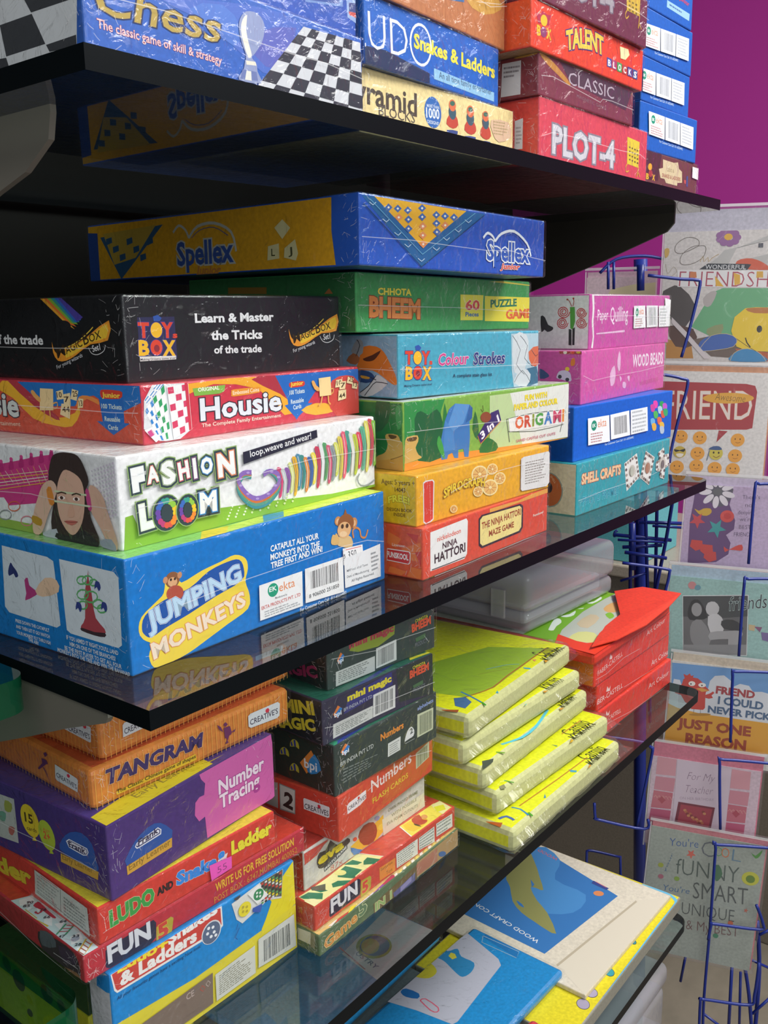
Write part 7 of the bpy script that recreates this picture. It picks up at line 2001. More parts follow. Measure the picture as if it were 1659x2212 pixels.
game_box('game_box', 'orange pinstriped puzzle box tucked right beneath the middle glass shelf', 'boxed games stacked at the near end of the lower shelf', (0.0428, 0.0989, -0.4060), 0.87, 0, (0.1824, 0.2000, 0.0300), ('d5813a','cf7c3c','cf5a34','b86a30'),
    {'front': [('l',[(30,1),(30,285)],0.45,'e8ab52'),
     ('l',[(72,1),(72,285)],0.45,'e8ab52'),
     ('l',[(114,1),(114,285)],0.45,'e8ab52'),
     ('l',[(156,1),(156,285)],0.45,'e8ab52'),
     ('l',[(198,1),(198,285)],0.45,'e8ab52'),
     ('l',[(240,1),(240,285)],0.45,'e8ab52'),
     ('l',[(282,1),(282,285)],0.45,'e8ab52'),
     ('l',[(324,1),(324,285)],0.45,'e8ab52'),
     ('l',[(366,1),(366,285)],0.45,'e8ab52'),
     ('l',[(408,1),(408,285)],0.45,'e8ab52'),
     ('l',[(450,1),(450,285)],0.45,'e8ab52'),
     ('l',[(492,1),(492,285)],0.45,'e8ab52'),
     ('l',[(534,1),(534,285)],0.45,'e8ab52'),
     ('l',[(576,1),(576,285)],0.45,'e8ab52'),
     ('l',[(618,1),(618,285)],0.45,'e8ab52'),
     ('l',[(660,1),(660,285)],0.45,'e8ab52'),
     ('l',[(702,1),(702,285)],0.45,'e8ab52'),
     ('l',[(744,1),(744,285)],0.45,'e8ab52'),
     ('l',[(786,1),(786,285)],0.45,'e8ab52'),
     ('l',[(828,1),(828,285)],0.45,'e8ab52'),
     ('l',[(870,1),(870,285)],0.45,'e8ab52'),
     ('l',[(912,1),(912,285)],0.45,'e8ab52'),
     ('l',[(954,1),(954,285)],0.45,'e8ab52'),
     ('l',[(996,1),(996,285)],0.45,'e8ab52'),
     ('l',[(1038,1),(1038,285)],0.45,'e8ab52'),
     ('l',[(1080,1),(1080,285)],0.45,'e8ab52'),
     ('l',[(1122,1),(1122,285)],0.45,'e8ab52'),
     ('l',[(1164,1),(1164,285)],0.45,'e8ab52'),
     ('l',[(1206,1),(1206,285)],0.45,'e8ab52'),
     ('l',[(1248,1),(1248,285)],0.45,'e8ab52'),
     ('l',[(1290,1),(1290,285)],0.45,'e8ab52'),
     ('l',[(1332,1),(1332,285)],0.45,'e8ab52'),
     ('l',[(1374,1),(1374,285)],0.45,'e8ab52'),
     ('l',[(1416,1),(1416,285)],0.45,'e8ab52'),
     ('l',[(1458,1),(1458,285)],0.45,'e8ab52'),
     ('l',[(1500,1),(1500,285)],0.45,'e8ab52'),
     ('l',[(1542,1),(1542,285)],0.45,'e8ab52'),
     ('l',[(1584,1),(1584,285)],0.45,'e8ab52'),
     ('l',[(1626,1),(1626,285)],0.45,'e8ab52'),
     ('l',[(1668,1),(1668,285)],0.45,'e8ab52'),
     ('l',[(1710,1),(1710,285)],0.45,'e8ab52'),
     ('l',[(1752,1),(1752,285)],0.45,'e8ab52'),
     ('l',[(1794,1),(1794,285)],0.45,'e8ab52'),
     ('t','TANGRAM',545,237,820,111,0.6,'3f2f62',0.05,0.12,[('e3b07a',0.022)]),
     ('p',[(1447,371),(1755,372),(1760,250),(1446,259)],'c9ccd0'),
     ('b',[(1510,270),(1749,267),(1748,356),(1516,359)],'20242a',24,5),
     ('p',[(176,198),(190,211),(421,222),(424,154),(404,116),(173,111)],'d4d6da',1),
     ('e',316,208,17,16,-20,'cf3347'),
     ('t',"CREATIVE'S",187,128,210,41,1.6,'3a3248',0.01)], 'side': [('l',[(-30,1),(-30,285)],0.45,'e3a54e'),
     ('l',[(-73,1),(-73,285)],0.45,'e3a54e'),
     ('l',[(-116,1),(-116,285)],0.45,'e3a54e'),
     ('l',[(-159,1),(-159,285)],0.45,'e3a54e'),
     ('l',[(-202,1),(-202,285)],0.45,'e3a54e'),
     ('l',[(-245,1),(-245,285)],0.45,'e3a54e'),
     ('l',[(-288,1),(-288,285)],0.45,'e3a54e'),
     ('l',[(-331,1),(-331,285)],0.45,'e3a54e'),
     ('l',[(-374,1),(-374,285)],0.45,'e3a54e'),
     ('l',[(-417,1),(-417,285)],0.45,'e3a54e'),
     ('l',[(-460,1),(-460,285)],0.45,'e3a54e'),
     ('l',[(-503,1),(-503,285)],0.45,'e3a54e'),
     ('l',[(-546,1),(-546,285)],0.45,'e3a54e'),
     ('l',[(-589,1),(-589,285)],0.45,'e3a54e'),
     ('l',[(-632,1),(-632,285)],0.45,'e3a54e'),
     ('l',[(-675,1),(-675,285)],0.45,'e3a54e'),
     ('l',[(-718,1),(-718,285)],0.45,'e3a54e'),
     ('l',[(-761,1),(-761,285)],0.45,'e3a54e'),
     ('l',[(-804,1),(-804,285)],0.45,'e3a54e'),
     ('l',[(-847,1),(-847,285)],0.45,'e3a54e'),
     ('l',[(-890,1),(-890,285)],0.45,'e3a54e'),
     ('l',[(-933,1),(-933,285)],0.45,'e3a54e'),
     ('l',[(-976,1),(-976,285)],0.45,'e3a54e'),
     ('l',[(-1019,1),(-1019,285)],0.45,'e3a54e'),
     ('l',[(-1062,1),(-1062,285)],0.45,'e3a54e'),
     ('l',[(-1105,1),(-1105,285)],0.45,'e3a54e'),
     ('l',[(-1148,1),(-1148,285)],0.45,'e3a54e'),
     ('l',[(-1191,1),(-1191,285)],0.45,'e3a54e'),
     ('l',[(-1234,1),(-1234,285)],0.45,'e3a54e'),
     ('l',[(-1277,1),(-1277,285)],0.45,'e3a54e'),
     ('l',[(-1320,1),(-1320,285)],0.45,'e3a54e'),
     ('l',[(-1363,1),(-1363,285)],0.45,'e3a54e'),
     ('l',[(-1406,1),(-1406,285)],0.45,'e3a54e'),
     ('l',[(-1449,1),(-1449,285)],0.45,'e3a54e'),
     ('l',[(-1492,1),(-1492,285)],0.45,'e3a54e'),
     ('l',[(-1535,1),(-1535,285)],0.45,'e3a54e'),
     ('l',[(-1578,1),(-1578,285)],0.45,'e3a54e'),
     ('l',[(-1621,1),(-1621,285)],0.45,'e3a54e'),
     ('l',[(-1664,1),(-1664,285)],0.45,'e3a54e'),
     ('l',[(-1707,1),(-1707,285)],0.45,'e3a54e'),
     ('l',[(-1750,1),(-1750,285)],0.45,'e3a54e'),
     ('l',[(-1793,1),(-1793,285)],0.45,'e3a54e'),
     ('l',[(-1836,1),(-1836,285)],0.45,'e3a54e'),
     ('l',[(-1879,1),(-1879,285)],0.45,'e3a54e'),
     ('p',[(-399,207),(-102,230),(-90,222),(-100,118),(-118,111),(-410,133)],'d4d6da',1),
     ('e',-159,215,20,15,15,'cf3347'),
     ('t',"CREATIVE'S",-351,136,243,39,-0.5,'3a3248',0.01)]},
    [], bev=0.004)
r_ = game_box('colouring_pack', 'yellow colouring pack in clear film, lowest of five, along the shelf edge', 'yellow colouring packs stacked on the lower shelf', (0.4010, -0.0090, -0.6144), 0.2, 0, (0.2380, 0.1900, 0.0235), ('bfc28a','dbe00f','e2e80e','c9cf60'),
    {'top': [('l',[(382,249),(402,160),(351,46)],2.2,'2f86b8',2),
     ('l',[(393,70),(360,-25)],2.75,'4a9a2f'),
     ('p',[(11,313),(85,173),(-8,146),(-35,298)],'a8521f'),
     ('p',[(-291,16),(-153,45),(-170,14),(-308,-14)],'d88a6a'),
     ('l',[(-289,378),(-270,278)],2.2,'3a8ab8'),
     ('p',[(1046,-58),(1161,-14),(1063,-82)],'3a8ab8'),
     ('p',[(721,80),(808,113),(747,66)],'3a8ab8'),
     ('p',[(1546,1),(1650,29),(1629,-41),(1543,-45)],'c98a2a'),
     ('p',[(1414,158),(1439,74),(1402,63),(1374,115)],'3a9ac0'),
     ('l',[(448,200),(1158,152),(1784,123)],1.375,'b8761f',2),
     ('l',[(123,238),(207,203),(190,108)],3.3000000000000003,'3f62a8',2),
     ('t','Camlin',1719,85,372,157,-6.4,'3a400a'),
     ('l',[(1738,34),(2146,-9)],0.5,'4a5010'),
     ('t','KOKUYO',1656,-43,444,135,-4.3,'2a2f08',0.015)], 'side': [('f',[(-60,6),(-12,6),(-12,10),(-60,10)],1,'8a8f1a',0,0.8)]},
    [], film=False, bev=0.006, cat='colouring pack', inner='printed_pad')
clear_bag(r_, 0.2380, 0.1900, 0.0235, 6143)
r_ = game_box('colouring_pack', 'yellow colouring pack in clear film, second up in the yellow stack', 'yellow colouring packs stacked on the lower shelf', (0.4120, 0.0160, -0.5889), -2.3, 0, (0.2280, 0.1900, 0.0235), ('bfc28a','dbe00f','e2e80e','c9cf60'),
    {'top': [('p',[(-309,85),(-209,111),(-220,79),(-321,62)],'d89a6a'),
     ('l',[(-359,414),(-300,359)],2.2,'4a9ab8'),
     ('l',[(273,105),(296,-6)],2.2,'5a9a3a'),
     ('p',[(901,-57),(1008,-10),(926,-88)],'4a9ac0'),
     ('p',[(1392,6),(1496,49),(1470,-43),(1422,-31)],'c9a02a'),
     ('p',[(1244,144),(1259,76),(1230,74)],'5a8a6a'),
     ('l',[(1529,184),(1979,198)],1.375,'b8761f'),
     ('p',[(135,73),(208,62),(160,1),(109,26)],'8a8a6a'),
     ('t','Camlin',1562,81,418,149,0.9,'3a400a'),
     ('l',[(1598,46),(2026,29)],0.5,'4a5010'),
     ('t','KOKUYO',1514,-39,464,142,-0.6,'2a2f08',0.015)], 'side': [('f',[(-60,6),(-12,6),(-12,10),(-60,10)],1,'8a8f1a',1,0.8)]},
    [], film=False, bev=0.006, cat='colouring pack', inner='printed_pad')
clear_bag(r_, 0.2280, 0.1900, 0.0235, 5889)
r_ = game_box('colouring_pack', 'yellow colouring pack in clear film, third up with a blue curved stroke', 'yellow colouring packs stacked on the lower shelf', (0.4040, 0.0270, -0.5634), 1.6, 0, (0.2360, 0.1900, 0.0235), ('bfc28a','dbe00f','e2e80e','c9cf60'),
    {'top': [('l',[(566,124),(824,31),(1135,33),(1477,103),(1583,126)],3.3000000000000003,'5ac0d8',2),
     ('p',[(1076,-71),(1209,-18),(1095,-98)],'3a9ac0'),
     ('l',[(390,82),(423,-15)],2.75,'6a9a2f'),
     ('l',[(-123,170),(-93,82),(0,82)],2.2,'6a5a2a',2),
     ('p',[(-276,40),(-143,66),(-162,27),(-287,13)],'e08a6a'),
     ('p',[(148,99),(257,34),(189,-54),(-26,-60)],'3f4a44'),
     ('p',[(1684,39),(1739,-11),(1654,-67)],'c98a2a'),
     ('t','Camlin',1815,79,311,181,-5.7,'3a400a'),
     ('l',[(1840,30),(2116,-3)],0.5,'4a5010'),
     ('t','KOKUYO',1741,-56,317,155,-3.6,'2a2f08',0.015)], 'side': [('f',[(-60,6),(-12,6),(-12,10),(-60,10)],1,'8a8f1a',2,0.8)]},
    [], film=False, bev=0.006, cat='colouring pack', inner='printed_pad')
clear_bag(r_, 0.2360, 0.1900, 0.0235, 5634)
r_ = game_box('colouring_pack', 'yellow colouring pack in clear film, fourth up beneath the topmost one', 'yellow colouring packs stacked on the lower shelf', (0.3930, 0.0420, -0.5379), -0.8, 0, (0.2380, 0.1900, 0.0235), ('bfc28a','dbe00f','e2e80e','c9cf60'),
    {'top': [('l',[(681,-38),(1020,-27),(1178,5)],2.75,'6ab0a0',2),
     ('p',[(964,-83),(1109,-12),(997,-101)],'3a8a9a'),
     ('l',[(-93,253),(-83,126),(-69,18)],2.2,'c9762a',2),
     ('p',[(-248,38),(-112,76),(-101,40),(-266,-3)],'d8885a'),
     ('l',[(4,-34),(163,-88)],2.75,'3a3f3a'),
     ('p',[(1573,40),(1625,-1),(1545,-38)],'c98a2a'),
     ('t','KOKUYO',1650,-22,335,168,-1.7,'2a2f08',0.015)], 'side': [('f',[(-60,6),(-12,6),(-12,10),(-60,10)],1,'8a8f1a',3,0.8)]},
    [], film=False, bev=0.006, cat='colouring pack', inner='printed_pad')
clear_bag(r_, 0.2380, 0.1900, 0.0235, 5379)
r_ = game_box('colouring_pack', 'topmost yellow colouring pack with a brown line and a broad green cover', 'yellow colouring packs stacked on the lower shelf', (0.4000, 0.0400, -0.5124), 3.5, 0, (0.2360, 0.1900, 0.0235), ('bfc28a','dbe00f','e2e80e','c9cf60'),
    {'top': [('p',[(922,1080),(1785,760),(2093,188),(1366,163),(754,145),(403,273),(329,570)],'93b52a'),
     ('l',[(394,275),(555,213),(778,158),(1100,178),(1400,180),(2093,188)],1.6500000000000001,'a8601f',2),
     ('l',[(1161,454),(1394,330),(1484,222)],1.375,'6aa8a0',2),
     ('l',[(990,453),(1156,359),(1354,217)],0.8250000000000001,'8a8a2a',2),
     ('l',[(491,375),(437,219),(360,48)],2.2,'2f7ab0',2),
     ('l',[(377,78),(332,-49)],2.75,'4a9a2f'),
     ('p',[(10,317),(102,172),(44,152),(-9,291)],'9a4a1f'),
     ('p',[(314,353),(403,273),(327,158),(161,135),(160,248)],'3f6a9a'),
     ('p',[(1422,145),(1448,67),(1411,57),(1395,117)],'3aa0c8'),
     ('p',[(1022,-89),(1167,-28),(1044,-111)],'3aa0c8'),
     ('p',[(648,67),(716,81),(665,40)],'4aa0b8'),
     ('p',[(1729,49),(1766,-9),(1666,-67),(1687,7)],'d89a2a'),
     ('p',[(1680,164),(1713,126),(1642,115)],'d88a5a'),
     ('t','Camlin',1833,83,287,185,-3.1,'3a400a'),
     ('l',[(1863,43),(2269,25)],0.5,'4a5010'),
     ('t','KOKUYO',1745,-49,450,154,-0.6,'2a2f08',0.015)], 'side': [('f',[(-60,6),(-12,6),(-12,10),(-60,10)],1,'8a8f1a',4,0.8)]},
    [], film=False, bev=0.006, cat='colouring pack', inner='printed_pad')
clear_bag(r_, 0.2360, 0.1900, 0.0235, 5124)
game_box('colour_set_box', 'red colour-set box with white script maker name, lowest of three at the shelf end', 'red boxes at the far end of the lower shelf', (0.6650, 0.0345, -0.6144), -0.6, 0, (0.2250, 0.2000, 0.0350), ('df3a2c','d8402c','e0442e','c23226'),
    {'front': [('t','FABER-CASTELL',45,161,632,55,-2.5,'f0cfc8'),
     ('t','Art Colour',1506,158,671,66,-1.0,'f0cfc8'),
     ('p',[(248,239),(269,291),(310,241),(358,271),(337,213)],'f0cfc8')]},
    [], bev=0.0018, cat='colour set box', seams=[('front',[[(26.8,13.8),(92.4,5.8),(229.3,-2.5)]])])
game_box('colour_set_box', 'red colour-set box with white lettering, middle one of the three red boxes', 'red boxes at the far end of the lower shelf', (0.6680, 0.0360, -0.5789), 0.4, 0, (0.2240, 0.2000, 0.0335), ('df3a2c','d8402c','e0442e','c23226'),
    {'front': [('t','FABER-CASTELL',-120,94,857,63,-1.8,'f0d4ce'),
     ('t','Art Colour Kit',1641,58,848,71,-0.9,'f0d4ce'),
     ('p',[(250,173),(284,232),(327,183),(377,213),(356,149)],'f0d4ce')]},
    [], bev=0.0018, cat='colour set box', seams=[('front',[[(73.6,7.4),(122.2,4.2),(183.8,-2.3),(250.1,-5.2)]])])
game_box('colour_set_box', 'red colour-set box with an orange end, directly beneath the green and red bag', 'red boxes at the far end of the lower shelf', (0.6570, 0.0350, -0.5449), 0.2, 0, (0.2300, 0.2000, 0.0325), ('df3a2c','dd7a2a','e0442e','c23226'),
    {'front': [('t','FABER-CASTELL',92,122,691,58,3.6,'ecc9c4'),
     ('t','Art Colour',1512,203,613,64,2.1,'ecc9c4'),
     ('p',[(396,231),(430,290),(472,242),(495,276),(467,215)],'ecc9c4')]},
    [], bev=0.0018, cat='colour set box', seams=[('front',[[(-19.1,4.6),(-0.4,10.8),(29.3,9.1),(78.4,14.1),(125.9,11.1)]])])
r_ = game_box('toy_bag', 'flat bag with green band and red border lying on the red colour-set boxes', None, (0.6420, 0.0280, -0.5119), 1, 0, (0.2350, 0.2400, 0.0140), ('cf3a2a','b83024','b9bfb2','b83024'),
    {'top': [('p',[(609,1319),(152,766),(78,535),(16,86),(181,4),(2531,-57),(2985,599),(4178,1807)],'b8beb4'),
     ('p',[(337,496),(616,499),(691,329),(533,210),(361,178),(304,373)],'cfd08a',2),
     ('p',[(1627,631),(1904,650),(2069,552),(1675,422),(1523,508)],'d8a86a',2),
     ('p',[(1427,515),(1537,488),(1422,388),(1286,391)],'7fb83a',2),
     ('p',[(2057,717),(2481,701),(2642,621),(2234,531),(2035,603)],'9aa4b8',2),
     ('p',[(2366,639),(2388,529),(2215,484)],'e0c04a'),
     ('p',[(888,654),(1321,670),(1249,511),(804,466)],'c9b89a',2),
     ('p',[(-396,1003),(78,535),(564,695),(1373,797),(2055,796),(2784,775),(2612,907),(1737,969),(1103,990),(637,1022)],'78b02a'),
     ('p',[(538,856),(896,963),(935,906),(814,826),(651,813),(492,770),(470,821)],'e4ebe4',2),
     ('p',[(1036,956),(1170,893),(1355,892),(1168,828),(1041,868)],'e4ebe4',2),
     ('p',[(1440,907),(1523,855),(1466,854)],'e4ebe4',2),
     ('p',[(1745,920),(1857,865),(2098,882),(2008,828),(1749,842)],'e4ebe4',2),
     ('p',[(2619,896),(2960,974),(2988,846),(2873,682),(2798,672),(2784,775)],'e4ebe4',2),
     ('p',[(58,536),(402,663),(304,373),(307,246),(382,176),(988,320),(1532,361),(2960,595),(2537,-67),(153,-9),(-134,-105),(16,86)],'e0402a'),
     ('p',[(138,2409),(152,766),(78,535),(8,499),(-19,676),(-226,2159)],'b83424')]},
    [], film=False, bev=0.004, cat='toy bag', inner='bag_body')
colour_flap(r_)
game_box('puzzle_board_box', 'yellow board box with blue border line, beneath the wooden craft sheet', None, (0.5200, -0.0130, -0.9200), 0, 0, (0.3280, 0.2100, 0.0200), ('8f8d80','b0aea0','e3d52f','8f8d80'),
    {'top': [('l',[(3227,535),(3237,300),(3230,135),(3165,30),(3039,-11),(2493,-2),(1753,-9),(1080,-16),(387,-46)],5,'6ab8dc',2),
     ('e',2011,132,37,54,-53,'3a3a4a'),
     ('e',2011,132,32,45,-53,'3a8a9a'),
     ('e',1311,134,60,78,-53,'3a3a4a'),
     ('e',1311,134,55,70,-53,'3a9aa8'),
     ('e',857,154,77,85,-53,'3a3a4a'),
     ('e',857,154,72,77,-53,'a8a0b8'),
     ('e',631,145,76,89,-53,'3a3a4a'),
     ('e',631,145,71,82,-53,'a8a0b8')]},
    [], film=False, bev=0.002, cat='board game', inner='box_body')
game_box('craft_kit', 'cream wooden craft sheet with a blue dinosaur picture, on the yellow board box', None, (0.5900, 0.0020, -0.8998), -1.5, 0, (0.2440, 0.2020, 0.0060), ('cfc4a8','cfc4a8','ddd6c4','c4b898'),
    {'top': [('p',[(268,535),(2045,326),(2364,12),(-98,12)],'d9d2c0'),
     ('p',[(2045,326),(2024,298),(237,500),(259,530)],'b8ae98'),
     ('p',[(2364,2038),(1985,558),(344,740),(375,2016),(1416,2103)],'3a78b8'),
     ('p',[(2364,2038),(2261,1594),(1798,1417),(1743,912),(1286,859),(1020,1285),(1297,1859)],'4a8cc8',3),
     ('p',[(1645,2242),(2199,2159),(2004,1869),(1719,1617),(1480,1416),(1461,1506),(1422,1585),(1225,1367),(1077,1125),(771,818),(769,985),(810,1161),(868,1390),(1007,1616),(1258,1813),(1378,1952)],'8f9058',2),
     ('p',[(1054,1584),(1034,1491),(983,1421),(988,1504)],'3a78b8',2),
     ('p',[(1588,1684),(1517,1580),(1433,1571)],'3a78b8'),
     ('p',[(1530,2264),(1707,2247),(2229,2177),(2001,2302)],'7f8450'),
     ('t','WOOD CRAFT CONS',521,908,1151,66,81.5,'e4e8ec',0.01),
     ('t','WOOD',2278,1625,352,63,81.9,'d86a6a'),
     ('e',1877,789,70,59,-52,'d88a5a'),
     ('p',[(2102,982),(2070,732),(2011,741),(2030,976)],'3a4a8a'),
     ('l',[(2097,940),(2064,768)],1.0,'c95a6a')]},
    [], film=False, cat='craft kit', inner='wood_sheet')
game_box('plastic_bag', 'glossy blue bag with a pale printed panel, lying partly on the cream craft sheet', 'blue printed bags under the lower glass', (0.3250, 0.0480, -0.8980), -2, 0, (0.2800, 0.1300, 0.0120), ('1f86c8','1f86c8','1f8fd2','1f7ab8'),
    {'top': [('p',[(1929,1469),(2519,1353),(2641,1281),(2479,712),(2402,624),(1323,494),(1256,516),(1175,957),(1075,1404),(1470,1460)],'b9bccb',1),
     ('p',[(2025,1425),(2159,1487),(2259,1402),(2202,1281),(2320,1210),(2234,1091),(2236,903),(2087,836),(1947,868),(1962,991),(2031,1194),(2028,1309)],'2f8ac0',3),
     ('p',[(2143,1218),(2212,1230),(2223,1179),(2181,1119),(2120,1143)],'d8cf4a'),
     ('p',[(2701,1087),(2763,1090),(2756,593),(2636,554)],'1f78ba'),
     ('l',[(2722,1101),(2748,588),(2632,552),(2609,1044),(2722,1101)],1,'9ab8d0'),
     ('p',[(1305,1286),(1375,1267),(1403,1098),(1328,1059),(1267,1180),(1276,1255)],'1f6ab0',2),
     ('l',[(1324,1018),(1383,990),(1362,790),(1298,760),(1275,833),(1324,1018)],1.5,'d8607a',2),
     ('p',[(1293,1471),(1366,1414),(1350,1331),(1258,1364)],'d0c832',2),
     ('p',[(1855,1412),(1897,1287),(1827,1158),(1682,1162),(1603,1294),(1635,1396)],'c9c23a',3)]},
    [], bev=0.004, cat='plastic bag', inner='bag_body')
game_box('plastic_bag', 'blue bag with a round printed badge, wholly under the lower glass beside the other', 'blue printed bags under the lower glass', (0.3050, 0.1900, -0.8980), 1, 0, (0.2700, 0.2200, 0.0120), ('2a9ad8','2a9ad8','35a5dd','2a90c8'),
    {'top': [('p',[(1643,764),(2099,802),(2648,847),(2663,281),(2678,-257),(2364,-234),(1953,-214),(1509,-48),(1574,386)],'dde2e8',1),
     ('e',1989,531,224,233,-54,'9aa84a'),
     ('e',2002,529,186,194,-54,'2f6a9a'),
     ('e',1961,570,115,146,-54,'9a9f4a'),
     ('t','USTRY',1736,635,381,68,-100.8,'2f5f8a',0.01),
     ('l',[(1717,866),(1592,361)],1.6,'b8506a')]},
    [], bev=0.005, cat='plastic bag', inner='bag_body')
game_box('carton', 'low grey carton flat on the lowest glass shelf under the blue bags', None, (0.2500, -0.0020, -0.9548), 0, 0, (0.2620, 0.4300, 0.0565), ('6f7a78','5f7068','6f7a78','6f7a78'),
    {},
    [], film=False, cat='carton', inner='carton_body')
game_box('sweet_pack', 'small red and yellow striped plastic pack in front of the blue bag', None, (0.4000, 0.0000, -0.8980), -8, 0, (0.1050, 0.0420, 0.0160), ('c9404a','c9404a','cf4450','b83a40'),
    {'top': [('p',[(100,20),(300,20),(420,400),(220,400)],'e3cf5a'),
     ('p',[(580,20),(780,20),(900,400),(700,400)],'e3cf5a')]},
    [], film=False, bev=0.004, cat='plastic pack', inner='pack_body')
game_box('crayon_pack', 'green and red crayon pack lying under the lower glass near the grey carton', None, (0.0600, 0.0500, -0.9548), 0, 0, (0.1800, 0.2000, 0.0400), ('4a7a3a','4a7a3a','4f8a3f','3f6a3a'),
    {'top': [('p',[(60,150),(190,150),(190,1500),(125,1750),(60,1500)],'c9403a'),
     ('p',[(250,150),(380,150),(380,1500),(315,1750),(250,1500)],'d8c23a'),
     ('p',[(440,150),(570,150),(570,1500),(505,1750),(440,1500)],'3a6ab0'),
     ('p',[(630,150),(760,150),(760,1500),(695,1750),(630,1500)],'c97a2f'),
     ('p',[(820,150),(950,150),(950,1500),(885,1750),(820,1500)],'7a4a9a'),
     ('p',[(1010,150),(1140,150),(1140,1500),(1075,1750),(1010,1500)],'3f9a6a'),
     ('p',[(1200,150),(1330,150),(1330,1500),(1265,1750),(1200,1500)],'b83a6a'),
     ('p',[(1390,150),(1520,150),(1520,1500),(1455,1750),(1390,1500)],'d8a03a'),
     ('p',[(1580,150),(1710,150),(1710,1500),(1645,1750),(1580,1500)],'4a8ac0')]},
    [], cat='crayon pack', inner='pack_body')
game_box('yellow_carton', 'yellow carton with dark animal spots beyond the green glass at the near end', None, (0.1250, 0.2800, -0.9548), 0, 0, (0.1200, 0.1900, 0.2050), ('e8d838','e8d838','5f7a4a','8a8a2a'),
    {'side': [('e',-1202,1870,111,117,25,'5a5a3a'),
     ('e',-690,1966,104,102,26,'5a5a3a'),
     ('e',-452,1953,67,60,26,'5a5a3a'),
     ('e',-1049,1569,55,43,27,'5a5a3a'),
     ('e',-1410,1966,76,86,25,'5a5a3a')]},
    [], film=False, cat='carton', inner='carton_body')
game_box('carton', 'plain dark green carton standing behind the slim upright blue box', None, (0.0900, 0.1200, -0.6144), 0, 0, (0.0900, 0.1400, 0.0770), ('1f4a34','1f4a34','1f4a34','1f4a34'),
    {},
    [], film=False, cat='carton', inner='carton_body')
